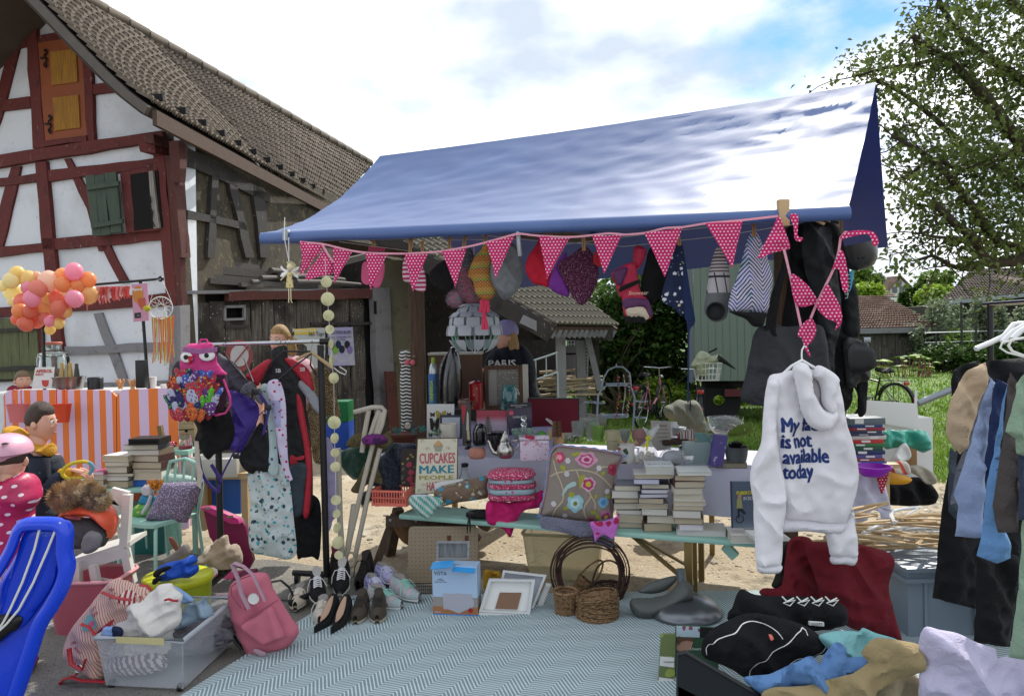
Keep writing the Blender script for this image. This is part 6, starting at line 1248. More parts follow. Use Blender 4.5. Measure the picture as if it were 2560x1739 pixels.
t=T('cloth_box','small white box wrapped in striped cloth behind the black tin','',cJ((1585,610)),D=5.0);MB().box(-.055,.055,0,.08,0,.07,b=.006,M=MR(R(-10),4,'Y')).bd('box',stripes('tea_towel',('b9b3a6','b9b3a6','8d3a3f','b9b3a6','55617a'),.008,'X'),t)
t=T('black_tin','round black lacquer tin with domed lid and brass knob','',cJ((1565,740)),D=4.8);jar(t,cJ,1565,[(0,740),(68,738),(74,700),(72,660),(50,645),(12,638),(0,637)],Ms['gloss_black'],'tin');jar(t,cJ,1612,[(0,640),(16,638),(16,600),(14,590),(0,588)],mat('brass','7d6440',ro=.35,metal=.8),'cap')
t=rbox('frosted_box','see-through plastic box with folded stationery beside the teal book','',1712,1778,1105,1160,4.62,.08,mat('frosted','a9b9b9',ro=.35,alpha=.5))
t=slab('greeting_card','teal and gold hardback with bird pattern standing on the table','book',cJ((1650,530),(1835,545),(1820,830),(1632,825)),4.66,.02,bh('teal_card','5f8583',[(14,.3,'8ea59b',2),(22,.2,'a38a6a',6)],bu=None,ro=.5),'cover')
t=slab('purple_box','violet card box with pale moon and star print','',cJ((1838,548),(1955,562),(1905,850),(1785,838)),4.58,.05,bh('violet_box','5a4f8f',[(20,.17,'a7a2cc',2)],bu=None,ro=.5),'box')
t=T('black_rose_pot','grey zinc pot holding a black paper rose','',cJ((2035,800)),D=4.6);jar(t,cJ,2035,[(0,800),(88,798),(100,740),(108,670),(112,660),(104,662),(96,700),(0,720)],mat('zinc_pot','5c6164',ro=.45,metal=.4),'pot')
for k in rN(12):a=k*.9;r=.012+.0022*k;MB().surf(lambda u,v:(cos(a+(u-.5)*1.2)*r*(1+.5*v),sin(a+(u-.5)*1.2)*r*(1+.5*v),.095+.03*v-.0012*k),4,3,th=.002).bd('petal',mK,t)
t=T('leaf_cushion','long green leaf-shaped cushion with pale dots leaning on the pot','',cJ((2060,565)),D=4.75);mb=pf(t.m(cJ((1950,545),(1985,500),(2060,460),(2180,430),(2185,500),(2120,550),(2040,568))),.03,.015,None);mb.bd('cushion',mat('leaf_felt','5e742a',ro=.9,ly=lambda x:[(x.vor(40)[0]<.15,'a9b07f')]),t)
t=T('glass_bowl','clear glass salad bowl filled with packaged bits at the right of the table','',cJ((1930,530)),D=5.0);jar(t,cJ,1930,[(0,535),(110,530),(150,480),(170,400),(174,385),(168,385),(160,420),(135,480),(0,515)],m_glass,'bowl')
mb=crumple((0,0,.05),(.12,.08,.06),12,24,.3);mb.bd('film',m_plas,t);mb=crumple((.01,0,.03),(.08,.05,.03),13,20,.2);mb.bd('contents',bh('mixed_bits','b8b0a5',[(30,.3,'b05545',2)],bu=None),t)
t=T('cake_stand','pale blue-grey metal etagere with round trays, wire rings and an arched handle','etagere',cJ((900,500)),D=5.15);m_et=mat('etagere_grey','8795a0',ro=.4,metal=.3)
MB().tb(t.m3(cJ((725,470),(728,300),(735,180),(775,110),(810,90))),.007,7).tb(t.m3(cJ((1058,500),(1075,300),(1075,200),(1050,120),(1000,85))),.007,7).tb(t.m3(cJ((770,100),(790,10),(830,-60),(900,-90),(970,-85),(1030,-30),(1045,100))),.006,7).tb(t.m3(cJ((905,-90),(905,-120))),[.006,.002],6).bd('frame',m_et,t)
for x,y,w in((908,85,105),(895,380,130)):s_=.26596*t.S;q=t.m3(cJ((x,y)))[0];MB().lh([(0,-.004),(w*s_*.95,-.004),(w*s_,.012),(w*s_*.97,.014),(w*s_*.93,.0),(0,0)],26,sy=.8,M=MT(q)).bd('tray',m_et,t)
for x,y in((660,242),(745,250),(1140,235),(660,402),(1130,388)):
 q=t.m3(cJ((x,y)))[0];s_=.26596*t.S;MB().tb([q+Vc((cos(a)*55*s_,sin(a)*.05,0))for a in np.linspace(0,2*PI,21)[:-1]],.003,5,cl_=True).bd('ring',m_et,t)
for x,lab,cols,seed in((915,'amber and dark red bead necklace hanging from the etagere','b',1),(975,'white bead necklace in the middle of the etagere','w',2),(1015,'brown and pearl necklace hanging rightmost from the etagere','p',3)):
 t=T('necklace',lab,'necklace',cJ((x,-20)),D=5.05,grp=None);rr=RR(seed);y=-20;i=0
 while y<385:
  r={'b':rr.choice([9,14,7]),'w':6,'p':rr.choice([6,9])}[cols];h={'b':rr.choice(['6e3a1f','b5761d','3a1a18','8a2c1a']),'w':rr.choice(['c9c5b8','8a8578']),'p':rr.choice(['6b4a33','b9a88f','8a3a28'])}[cols];y+=r
  q=t.m3(cJ((x+sin(y*.012)*14+(8 if i%2 else-2)*(cols!='w'),y)))[0];MB().ball(q,(r*.24*t.S,)*3,8).bd('bead',mat('bead'+h.strip('#'),h,ro=.2,coat=.5),t);y+=r;i+=1
 MB().tb(t.m3(cJ((x,-60),(x,100),(x+10,385)),.002),.001,3).bd('thread',m_blk_i,t)
t=T('khaki_bag','slumped khaki grey cloth bag with black drawstrings behind the table','',cJ((1550,520)),D=6.3)
mb=pf(t.m(cJ((1345,320),(1365,280),(1420,260),(1490,220),(1560,235),(1640,225),(1690,270),(1720,350),(1750,470),(1740,540),(1500,545),(1440,430),(1370,380))),.12,.03,fo(.03,4,3,8,.03));mb.bd('cloth',ch('6f7266',var=.12),t)
MB().tb(t.m3(cJ((1590,150),(1600,230),(1603,325)),-.13),.006,5).bd('strap',mK,t)
CREAM=['b9ae98','c3bba9','a89c83','cbc7bd','b3a78f']
def book(label,x0,x1,y0,y1,D,dep,cover,page,rz=0.,grp=None,z=None,spine=None,title=None,tcol='e0dccf',upright=False):
 t=T('book',label,'book',(x0+x1)/2,y1,D=D,grp=grp,rz=rz);w=(x1-x0)*t.S;h=max(.008,(y1-y0)*t.S)
 if z is not None:t.o.location.z=z;t.loc.z=z
 mc=mat('cover_'+cover.strip('#'),cover,ro=.45,var=.05);mp=mat('pages_'+page.strip('#'),page,ro=.85,ly=lambda x:[(fr(x.Z/.0016)<.35,tuple(v*.72 for v in c(page)[:3]))])
 k=.0022
 mb=MB().box(-w/2,w/2,0,dep,0,k).box(-w/2,w/2,0,dep,h-k,h)
 sx=1 if spine is None else spine;mb.box(*((w/2-k,w/2)if sx>0 else(-w/2,-w/2+k)),0,dep,k,h-k)
 mb.bd('cover',mc,t,sm=0);MB().box(-w/2+.003,w/2-.003,.004,dep-.004,k,h-k).bd('pages',mp,t);t.h=h;t.w=w
 return t
def stack(base,lst,cr,D,z0,where,grp,dep=.19,seed=1):
 rr=RR(seed);z=z0;n=len(lst)
 for i,it in EN(lst):
  x0,x1,y0,y1=it[:4];cv=it[4]if len(it)>4 else rr.choice(['d0cdc6','2a2d38','7a6a58','b9b4a8','4a2d2a']);pg=it[5]if len(it)>5 else rr.choice(CREAM)
  a=cr((x0,y0),(x1,y1));nm='topmost' if i==n-1 else ORD[i];dk={'2a2d38':'dark blue','4a2d2a':'brown','7a6a58':'tan','d0cdc6':'white','b9b4a8':'beige'}.get(cv,it[6]if len(it)>6 else 'pale')
  t=book('%s-covered book, %s%s of %s'%(dk,nm,'' if nm in('topmost','bottom')else ' from the bottom',where),a[0][0],a[1][0],a[0][1],a[1][1],D+rr.u(0,.012),dep*rr.u(.85,1.1),cv,pg,rz=YAW*.35+rr.u(-.1,.1),grp=grp,z=z,spine=rr.choice([-1,1]))
  z+=t.h+.0008;base.append(t)
 return z
bs=[];G='piled books on the mint bench'
stack(bs,[(922,1162,1368,1425),(925,1160,1302,1368,'d0cdc6'),(908,1160,1255,1302),(878,1130,1192,1255),(886,1115,1148,1192),(862,1112,1080,1148,'b9b4a8'),(886,1132,1030,1080,'5d6472','c9c2ad','grey-blue')],cJ,4.47,BZ+.001,'the low left pile',G,seed=3)
stack(bs,[(1165,1430,1375,1456),(1195,1447,1305,1375),(1140,1385,1232,1300),(1115,1390,1190,1232),(1112,1350,1135,1190),(1125,1395,1095,1135,'2a2d38','c2c0cc'),(1140,1390,1055,1095,'4f3f6b','c9c8cc','violet'),(1145,1400,1010,1055),(1068,1310,960,1012,'2a2d38','bdbcd0'),(1075,1440,925,965,'d0cdc6')],cJ,4.37,BZ+.001,'the middle pile under the thick white volume',G,seed=5)
zz=bs[-1].o.location.z+bs[-1].h+.001
t=book('thick white book lettered RAUM on top of the middle book pile',*[cJ((1182,830))[0][0],cJ((1447,830))[0][0],cJ((1182,858))[0][1],cJ((1182,930))[0][1]],4.38,.2,'cfd2d0','bdbdb6',rz=YAW*.3,grp=G,z=zz)
mb=MB();vs,fs=text('RAUM',.05,ext=.0002);Mx=MT((0,.06,t.h+.0005))@MR(-PI/2,4,'X');mb.add([Mx@Vc(v)for v in vs],fs);mb.bd('lettering',mat('pale_ink','7a8a8a',ro=.6),t,sm=0)
stack(bs,[(1475,1930,1432,1490,'b9b4a8','c9c8c4'),(1500,1720,1380,1430,'d0cdc6','cfcdd4'),(1455,1720,1325,1385),(1435,1700,1250,1325,'7a6a58'),(1445,1720,1208,1250),(1450,1740,1163,1206,'d0cdc6'),(1450,1720,1098,1162),(1450,1720,1036,1092),(1455,1735,970,1034),(1455,1740,915,968,'4a2d2a','b5a58c')],cJ,4.26,BZ+.001,'the tall right pile',G,seed=9)
zz=bs[-1].o.location.z+bs[-1].h+.001
t=book('flat white book lying highest on the tall right pile',cJ((1490,0))[0][0],cJ((1800,0))[0][0],cJ((0,880))[0][1],cJ((0,918))[0][1],4.25,.19,'cfd2cd','c9c9c2',rz=YAW*.3,grp=G,z=zz)
t=book('lone brown-covered book lying flat at the table edge above the tall pile',cJ((1858,0))[0][0],cJ((2130,0))[0][0],cJ((0,845))[0][1],cJ((0,893))[0][1],4.6,.15,'6e5247','aaa28c',rz=YAW*.4,z=TZ+.006)
t=book('white-covered book lying under the upright grey-blue book at the right end',cJ((1990,0))[0][0],cJ((2240,0))[0][0],cJ((0,1432))[0][1],cJ((0,1508))[0][1],4.1,.2,'d0cdc6','c5c2b5',rz=YAW*.3,z=BZ+.001)
t=T('book','upright grey-blue book with yellow title and a boy on a wheel, beside the hoodie','',cJ((2090,1430)),D=4.14);MB().pm(t.m(cJ((1990,990),(2230,990),(2230,1430),(2000,1425))),0,.02).bd('cover',mat('cover_slate','4e5a6a',ro=.4,ly=lambda x:[(ss(x.Z,.05,.0),'6a7481')]),t)
MB().pm(t.m(cJ((1983,990),(1992,990),(2002,1425),(1995,1427))),-.001,.021).bd('spine',mat('spine_navy','27304f',ro=.5),t)
lett(t,'PUBERTÄT',cJ((2120,1090))[0],175*.266,mat('ink_yellow','b9b03a',ro=.6),size=.04,hsc=11,off=.002);lett(t,'IN SICHT',cJ((2160,1145))[0],120*.266,mP,size=.03,hsc=9)
for pts,h in(((2040,1150),(2080,1150),(2092,1240),(2035,1240)),'8e8f5a'),(((2045,1240),(2085,1238),(2125,1285),(2105,1300),(2065,1262),(2060,1330),(2048,1330)),'1d222c'):prt(t,cJ(*pts),mat('print_'+h.strip('#'),h,ro=.6),'print')
q=t.m3(cJ((2065,1130)),-.001)[0];MB().ball(q,(.012,.002,.014),10).bd('print',mat('print_skin','a5806c',ro=.6),t);q=t.m3(cJ((2066,1340)),-.002)[0];MB().tb([q+Vc((cos(a)*.021,0,sin(a)*.021))for a in np.linspace(0,6.28,17)[:-1]],.002,4,cl_=True).bd('print',m_blk_i,t)
t=slab('magazine','magazine with a pale page corner sticking out at the right bench end','',[(1880,1338),(1960,1338),(1985,1352),(1885,1352)],4.02,.15,mP,'pages')
t=T('coral_crate','small coral pink plastic crate with punched sides on the bench','',cI((365,1600)),D=4.95);m_cor=pc('d8705f','coral_plastic')
w,h,d=.125,.085,.2;Mc=MR(R(-12),4,'Z')@MT((-.125,0,0));
for(x0,x1,y0,y1)in((0,.25,0,.008),(0,.25,d-.008,d),(0,.008,.008,d-.008),(.242,.25,.008,d-.008)):
 mb=MB()
 lng=x1-x0>.1
 mb.box(x0,x1,y0,y1,0,.022,M=Mc);mb.box(x0-.003,x1+.003,y0-.003,y1+.003,.092,.107,M=Mc,b=.003);mb.box(x0,x1,y0,y1,.05,.06,M=Mc)
 L_=(x1-x0)if lng else(y1-y0)
 for k in rN(13):
  a=L_*(k+.3)/13;
  if lng:mb.box(x0+a,x0+a+.007,y0,y1,.022,.092,M=Mc)
  else:mb.box(x0,x1,y0+a,y0+a+.007,.022,.092,M=Mc)
 mb.bd('side',m_cor,t,sm=30)
MB().box(.008,.242,.008,d-.008,0,.006,M=Mc).bd('base',m_cor,t)
t=T('glass_carafe','empty clear glass carafe with black stopper behind the fabrics','',cI((1112,1340)),D=5.0);jar(t,cI,1112,[(0,1370),(60,1368),(62,1330),(40,1280),(30,1240),(32,1205),(28,1205),(26,1240),(36,1285),(56,1335),(0,1360)],m_glass,'glass');jar(t,cI,1114,[(0,1212),(34,1210),(36,1190),(38,1178),(0,1168)],mK,'stopper')
def heap(name,label,cat,px,py,D,rx,ry,rz_,m,seed,amp=.25,grp=None,part='cloth',lift=0.,n=40,sc=1.):
 t=T(name,label,cat,px,py,D=D,grp=grp);mb=crumple((0,0,rz_*.62+lift),(rx,ry,rz_),seed,n,amp,sc=sc);mb.bd(part,m,t);t.mb=mb;return t
m_wg=mat('white_green_cloth','b9c5c5',ro=.9,ly=lambda x:[((x.Z<(-.01))*(fr((x.X+x.Z)/.05)>.5),'3f9a72'),(fr(x.X/.012)<.3,'9fb0ba')],bu=200)
t=hg('tea_towels','white, blue and green folded tea towels spilling over the bench edge','',cI((590,1490),(700,1480),(820,1500),(900,1545),(880,1600),(820,1640),(760,1720),(700,1700),(640,1660),(560,1560)),4.78,.03,m_wg,amp=.014,fx=7)
t=hg('fabric_pack','folded brown fabric with turquoise flowers in clear wrap on the bench','fabric',cI((820,1440),(1000,1390),(1180,1330),(1320,1300),(1345,1330),(1330,1400),(1345,1500),(1280,1530),(1050,1560),(900,1600),(830,1590)),4.85,.03,bh('brown_turq','6f5a49',[(17,.33,'2d83a2',1),(24,.22,'b9b7a9',7),(31,.16,'8f9b3a',3)],ro=.5),amp=.012,fx=4)
t=slab('paper_pad','white-edged paper pad sticking up beside the cupcake sign','',cI((815,1375),(880,1355),(1090,1330),(1100,1345),(870,1400),(850,1440),(815,1440)),4.9,.012,mP,'pad')
t=hg('magenta_cloth','plain magenta cloth crumpled under the patterned towels, hanging over the bench','',cI((1330,1560),(1420,1540),(1620,1560),(1800,1480),(1880,1440),(1900,1520),(1880,1600),(1700,1640),(1620,1760),(1560,1900),(1500,1830),(1400,1790),(1340,1760),(1320,1700)),4.72,.05,ch('b81a62'),amp=.025,fx=7)
m_tow=[mat('pink_lace_print','a32b50',ro=.9,ly=lambda x:[(x.vor(110)[0]<.35,'d6a7b6')]),bh('blue_rose_print','8fa3ab',[(30,.24,'b2476a',1)]),mat('pink_lace_print2','b23a5e',ro=.9,ly=lambda x:[(x.vor(90)[0]<.35,'dfb4c2')])]
for i,(y0,y1,lab)in EN(((1500,1560,'pink speckled towel at the bottom of the folded pile'),(1440,1500,'pale blue towel with rose print in the folded pile'),(1390,1445,'pink speckled towel second from the top of the folded pile'),(1350,1392,'narrow blue rose towel near the top of the folded pile'),(1275,1352,'loosely bunched pink towel on top of the folded pile'))):
 x0,x1=((1340,1830),(1350,1820),(1345,1825),(1350,1800),(1340,1810))[i]
 t=T('folded_towel',lab,'towel',*cI(((x0+x1)/2,y1))[0],D=4.66+i*.004,grp='folded towels on the bench');q=t.m(cI((x0,y0),(x1,y1)));w=(q[1][0]-q[0][0])/2;h=q[0][1]-q[1][1]
 MB().ball((0,.1,h/2+.0),(w,.11,h*.62),26,fn=lambda d:(1/(abs(d.x)**5+abs(d.y)**5+abs(d.z)**2.6+1e-9)**.2)*(1+(.05 if i<4 else.16)*NN(d*5+Vc((i*3,0,0))))).bd('cloth',m_tow[[0,1,0,1,2][i]],t)
t=T('floral_cushion','large taupe cushion printed with roses, branches and a bird, blue ruffled edge','',cJ((560,1380)),D=4.55)
m_taupe=mat('taupe_print','857a72',ro=.9,bu=260,bs=.2,var=.05)
ol=cJ((355,655),(500,668),(650,680),(800,705),(960,740),(915,860),(890,1000),(860,1150),(865,1290),(850,1380),(700,1362),(500,1348),(350,1325),(190,1305),(225,1150),(250,1000),(270,850),(290,720))
cu=pf(t.m(ol),.085,.014,fo(.004),w=.16,sm=False);cu.bd('cushion',m_taupe,t)
r_=[t.m3([p],-.005)[0]for p in ol];rr=resamp([tuple(p)for p in r_],.018);mb=MB().tb(rr,[.010+.004*sin(i*1.7)for i in rN(len(rr))],6,cl_=True);
mb.bd('ruffle',ch('5d8fc4'),t);MB().tb([p+Vc((0,-.012,0))for p in rr],.006,6,cl_=True).bd('piping',mat('rope_trim','7c2a3d',ro=.8,ly=lambda x:[(fr((x.X+x.Z)/.012)<.4,'b9b2b4')]),t)
for x,y in((180,1315),(985,748)):
 s_=1 if x>500 else-1;prt(t,cJ((x-40*s_,y-25),(x+25*s_,y+5),(x-10*s_,y+12),(x-45*s_,y+20)),Ms['cloth_5d8fc4'],'ruffle_corner',-.01,.01)
def deco(t,tgt,parts,name,m,off=.0025):
 mb=MB()
 for pts in parts:
  q=t.m(pts);vs=resamp([(a,b)for a,b in q],.012,True);cxx=sum(v.x for v in vs)/len(vs);cyy=sum(v.y for v in vs)/len(vs);n=len(vs)
  mb.add([(cxx,0,cyy)]+[(cxx+(v.x-cxx)*.5,0,cyy+(v.y-cyy)*.5)for v in vs]+[(v.x,0,v.y)for v in vs],[(0,1+i,1+(i+1)%n)for i in rN(n)]+[(1+i,1+n+i,1+n+(i+1)%n,1+(i+1)%n)for i in rN(n)])
 dp(mb,0,tgt,off);return mb.bd(name,m,t)
def vine(t,tgt,lines,w,name,m,cr,off=.003):
 mb=MB()
 for ln in lines:
  q=[Vc((a,0,b))for a,b in t.m(cr(*ln))];q=resamp([tuple(p)for p in q],.012,True,False);vs=[]
  for i,p in EN(q):d=(q[min(i+1,len(q)-1)]-q[max(i-1,0)]).normalized();s=Vc((-d.z,0,d.x))*w/2;vs+=[p-s,p+s]
  mb.add(vs,[(2*i,2*i+2,2*i+3,2*i+1)for i in rN(len(q)-1)])
 dp(mb,0,tgt,off);return mb.bd(name,m,t)
vine(t,cu,[((280,930),(340,890),(420,870),(520,855),(640,870),(720,900),(780,950),(860,1040)),((300,1300),(330,1220),(390,1140),(400,1060),(370,960),(340,890),(310,780)),((520,860),(545,930),(590,1000),(650,1090),(600,1180),(590,1240),(615,1320)),((650,1090),(690,1160),(690,1220)),((700,880),(760,830),(850,840))],.0075,'branch',mat('print_branch','b6a88a',ro=.9),cJ)
def flower(t,tgt,cx,cy,r,cols,seed,cr=cJ,squash=1.):
 rr=RR(seed)
 for k,(f,h)in EN(cols):
  n=26;pts=[(cx+cos(a)*r*f*(1+.13*sin(a*6+seed+k))*1.,cy+sin(a)*r*f*squash*(1+.13*sin(a*5+k)))for a in np.linspace(0,2*PI,n)[:-1]]
  deco(t,tgt,[cr(*pts)],'flower',mat('fl_'+h.strip('#'),h,ro=.9),.003+.0008*k)
flower(t,cu,615,765,100,((1,'c08fa4'),(.72,'a8466f'),(.5,'cf9db0'),(.28,'99305c')),1,squash=.65);flower(t,cu,365,745,48,((1,'b3385a'),(.5,'d08aa0')),2);flower(t,cu,628,985,66,((1,'c9a3b4'),(.75,'a83368'),(.4,'b9a33a')),3);flower(t,cu,508,1165,76,((1,'8fbac4'),(.6,'b3ccd0'),(.25,'6a7a2c')),4,squash=1.1);flower(t,cu,865,860,55,((1,'a03450'),(.5,'8c2444')),5);flower(t,cu,795,1300,66,((1,'b06a8c'),(.6,'8c2f5e'),(.3,'a8923a')),6);flower(t,cu,770,1160,50,((1,'6f9fbd'),(.5,'4d7fa6')),7);flower(t,cu,660,1335,38,((1,'b0556f'),(.5,'8a2c4c')),8)
for i,(x,y)in EN(((440,775),(430,895),(728,840),(310,1175),(415,1290),(806,1060))):
 deco(t,cu,[cJ(*[(x+dx_*17+7*cos(a)*1.4,y+dy_*17+7*sin(a)*1.4)for a in np.linspace(0,6.28,7)[:-1]])for dx_,dy_ in((0,0),(1,0),(-1,0),(.5,.9),(-.5,.9),(.5,-.9),(-.5,-.9))],'blossom',mat('print_white','c3bfc2',ro=.9),.004)
deco(t,cu,[cJ(*p)for p in(((340,700),(325,760),(345,780),(330,700)),((470,720),(540,700),(560,720),(500,735)),((370,820),(410,820),(420,860),(385,860)),((545,920),(600,900),(580,960),(550,1040),(540,980)),((455,1060),(500,1070),(490,1110),(450,1100)),((400,1200),(450,1190),(440,1220),(405,1230)),((690,1080),(715,1090),(690,1130)),((740,880),(790,870),(770,910)),((700,1260),(740,1290),(750,1340),(705,1310)),((640,1250),(700,1230),(690,1270)),((780,1100),(850,1110),(840,1140)))],'leaf',mat('print_leaf','97993a',ro=.9),.0035)
deco(t,cu,[cJ((480,965),(515,970),(510,1000),(480,1010),(430,1040),(385,1105),(385,1080),(420,1010))],'bird',mat('print_bird','9fb9b4',ro=.9),.004)
t=hg('grey_towel','grey honeycomb towel hanging over the bench edge below the cushion','',cK((1285,40),(1500,60),(1740,90),(1900,60),(1945,200),(1938,300),(1900,325),(1860,318),(1700,245),(1500,190),(1330,155),(1278,130)),4.42,.008,ch('6e6f80',bu=lambda x:x.vor(90)[0],bs=.7),amp=.008,fx=4)
t=hg('pink_leaf_cloth','orchid pink cloth with red leaf print hanging over the grey towel','',cK((1728,90),(1850,80),(1960,40),(1985,0),(1990,60),(1960,190),(1930,240),(1860,205),(1800,230),(1770,265),(1755,180)),4.36,.008,bh('orchid_print','b768b6',[(17,.3,'a3204a',2)]),amp=.008,fx=6)
t=hg('black_tie','black ribbon tie dangling from the bench edge','ribbon',cK((610,0),(665,0),(668,30),(640,45),(645,130),(635,190),(625,90),(612,195),(605,130),(618,60)),4.7,.004,mK,amp=.0)
t=heap('dark_purse','small black pouch lying on the bench beside the fabric pack','pouch',1200,1292,4.78,.09,.06,.03,Ms['cloth_17191d'],5,.15)
# LEFT: DRINKS BAR
for pts,w,lab in((((15,1325),(12,1100),(10,985),(22,975),(150,974),(275,975),(290,990),(292,1325)),.0525,'drinks bar front panel with narrow orange and lilac stripes, buckets hooked on'),(((294,1325),(292,990),(305,974),(450,968),(470,970),(472,1320)),.081,'drinks bar panel with broad orange and pale pink stripes beside the rack')):
 t=slab('striped_screen',lab,'screen',pts,6.2,.03,stripes('bar_stripes%d'%(w*1e4),('d9702a','cbb0cc'),w,ro=.5),'board',grp='striped bar panels')
t=T('bar_table','narrow white counter top behind the striped panels','',loc=(P(240,990,6.5).x,6.3,0));mb=MB();zc=P(240,975,6.4).z;mb.box(-.85,.85,0,.5,zc-.03,zc,b=.005);mb.bd('counter',mH,t);mb=MB()
for x in(-.8,.8):MB().box(x-.02,x+.02,.2,.24,0,zc-.03).bd('leg',mH,t)
for x,h,lab in((165,'c76a6a','pale coral bucket hooked on the striped bar panel'),(555,'c9401f','orange-red metal bucket hooked on the striped bar panel')):
 t=T('bucket',lab,'bucket',cC((x,345)),D=6.05);m=pc(h);jar(t,cC,x,[(0,345),(70,345),(95,190),(100,180),(94,182),(68,335)],m,'bucket',sy=.7)
 for s in(-70,0):MB().tb(t.m3(cC((x+s+30,190),(x+s+25,60),(x+s+40,48)),.02),.006,5).bd('strap',m,t)
t=slab('spritz_sign','small white table sign with red lettering and a wine glass','',cB((320,1155),(490,1152),(470,1345),(288,1350)),6.3,.01,mP,'board');mri=mat('red_ink','b5433c',ro=.6);lett(t,'APEROL',cB((402,1188))[0],150*.2754,mri,size=.03,off=.001);lett(t,'SPRITZ',cB((360,1220))[0],75*.2754,mri,size=.03,off=.001);prt(t,cB((378,1270),(445,1270),(438,1320),(412,1332),(385,1318)),mri,'print')
t=T('drink_dispenser','big clear glass drink dispenser jar on the bar','',cB((490,1345)),D=6.5);jar(t,cB,490,[(0,1345),(110,1340),(128,1250),(130,1080),(118,1030),(75,1010),(68,960),(70,935),(62,935),(60,1000),(110,1040),(118,1300),(0,1330)],m_glass,'jar');jar(t,cB,482,[(72,950),(76,930),(70,924),(0,922)],mat('coral_lid','b86f5f',ro=.4,metal=.3),'lid')
t=T('ice_bucket','steel ice bucket holding three foil-topped bottles','_',cB((635,1350)),D=6.35);jar(t,cB,632,[(0,1355),(105,1352),(120,1300),(136,1245),(140,1238),(130,1240),(112,1300)],mat('steel','8d8a86',ro=.3,metal=.9),'bucket')
for x,y,h in((568,1110,'a58a54'),(610,1130,'8f8468'),(643,1108,'a58a54'),(700,1120,'3a3c38')):jar(t,cB,x,[(0,1300),(24,1300),(24,1240),(20,1180),(14,1150),(16,y+8),(12,y),(0,y)],mat('foil'+h[1:],h,ro=.4,metal=.3),'bottle',n=12)
t=T('black_canister','plain black round canister on the bar','',cB((868,1355)),D=6.35);jar(t,cB,868,[(0,1355),(64,1353),(66,1250),(60,1243),(0,1243)],mK,'can')
t=rbox('speaker','slim black upright speaker on the bar before the pole','',339,361,900,970,6.25,.08,mK)
t=T('paper_cups','white paper cups and napkins at the right end of the bar','',cB((1400,1350)),D=6.4);jar(t,cB,1385,[(0,1350),(30,1350),(36,1240),(0,1240)],mP,'cups');jar(t,cB,1490,[(0,1345),(28,1345),(34,1308),(0,1308)],mP,'cups')
for i,x in EN((1085,1195)):
 t=T('straw_bunch','bunch of orange striped paper straws, %s one on the bar'%(['left','right'][i]),'straws',cB((x,1350)),D=6.3);rr=RR(i)
 for k in rN(14):a=t.m3(cB((x+rr.u(-10,30),1350)),rr.u(0,.05))[0];b=t.m3(cB((x+rr.u(-55,50),rr.u(1255,1275))),rr.u(-.03,.05))[0];MB().tb([a,b],.004,5).bd('straw',mat('straw','c9a27a',ro=.6,ly=lambda x:[(fr(x.Z/.012)<.5,'c78a45')]),t)
t=T('garland_stand','black metal garment stand behind the bar carrying balloons, fringe and signs','',loc=P(300,960,6.45)*1);t.o.location=(0,0,0);t.loc=Vc((0,0,0))
g=lambda p,D:P(*cB(p)[0],D)
for pts in((g((850,405),6.4),g((1460,352),6.3)),):MB().tb(pts,.011,8).bd('rail',mK,t);MB().ball(pts[1],.026,12).bd('end_knob',mK,t)
for a,b in(((1275,375),(1345,1335)),((392,700),(405,1340))):q0=g(a,6.35);q1=g(b,6.35);MB().tb([q0,q1,q1+(q1-q0)*.9],.014,8).bd('pole',mK,t)
t=T('balloon_garland','thick bunch of peach, pink, orange and yellow balloons above the bar','balloons',cB((420,600)),D=6.2)
bal=[(155,300,62,'y'),(105,365,70,'l'),(20,415,45,'l'),(125,470,88,'l'),(260,355,75,'y'),(330,330,45,'p'),(250,430,55,'k'),(345,440,75,'s'),(290,530,72,'k'),(440,370,88,'c'),(445,325,50,'k'),(560,310,55,'o'),(572,400,66,'a'),(672,285,76,'k'),(705,410,70,'a'),(800,360,70,'a'),(805,490,85,'b'),(675,530,75,'k'),(525,525,78,'s'),(540,620,76,'t'),(425,540,60,'y'),(385,610,85,'b'),(200,550,65,'s'),(180,640,65,'a'),(275,645,60,'t'),(340,740,60,'s'),(150,720,48,'t'),(235,755,70,'t'),(400,700,60,'s'),(455,735,50,'k'),(455,810,46,'y'),(530,750,52,'y'),(600,650,50,'b'),(560,690,40,'s'),(620,570,50,'s'),(480,640,50,'a'),(110,560,40,'l'),(300,400,40,'l'),(650,460,40,'b'),(610,480,40,'l'),(545,560,50,'t')]
bc=dict(y='f0d890',l='f5eab5',p='f0c0a0',k='f3a8bd',s='ee9a88',c='f8d8c0',o='f5b880',a='f2a870',b='f5c888',t='e88a72');rr=RR(8)
for x,y,r,k in bal:
 rm=r*.2754*t.S;q=t.m3(cB((x,y)),rr.u(-.08,.14)-(r>70)*.06)[0];ax=MR(rr.u(-.6,.6),4,'Y');MB().ball(q,(rm,rm,rm*1.08),20,M=ax,fn=lambda d:1+(.1*max(0,-d.z-.6)if d.z<-.6 else 0)).bd('balloon',mat('balloon_'+k,bc[k],ro=.3,transl=.45,spec=.4),t)
t=T('fringe_garland','coral and pink paper fringe strung along the black rail','',cB((900,430)),D=6.3);rr=RR(5)
for i in rN(90):
 x=rr.u(640,1170);y=425-(x-850)*.02+(max(0,850-x))*.55;L_=rr.u(.5,1)*(230-(x-640)*.22)if x>800 else rr.u(60,120);q=t.m3(cB((x,y),(x-rr.u(5,40),y+L_*.6),(x+rr.u(-30,20),y+L_)),rr.u(-.03,.03));MB().tb(q,[.012,.009,.003],4,sq_=.3).bd('strip',mat('fringe%d'%(i%3),('d9584f','df7f7c','e0a09c')[i%3],ro=.8,transl=.3),t)
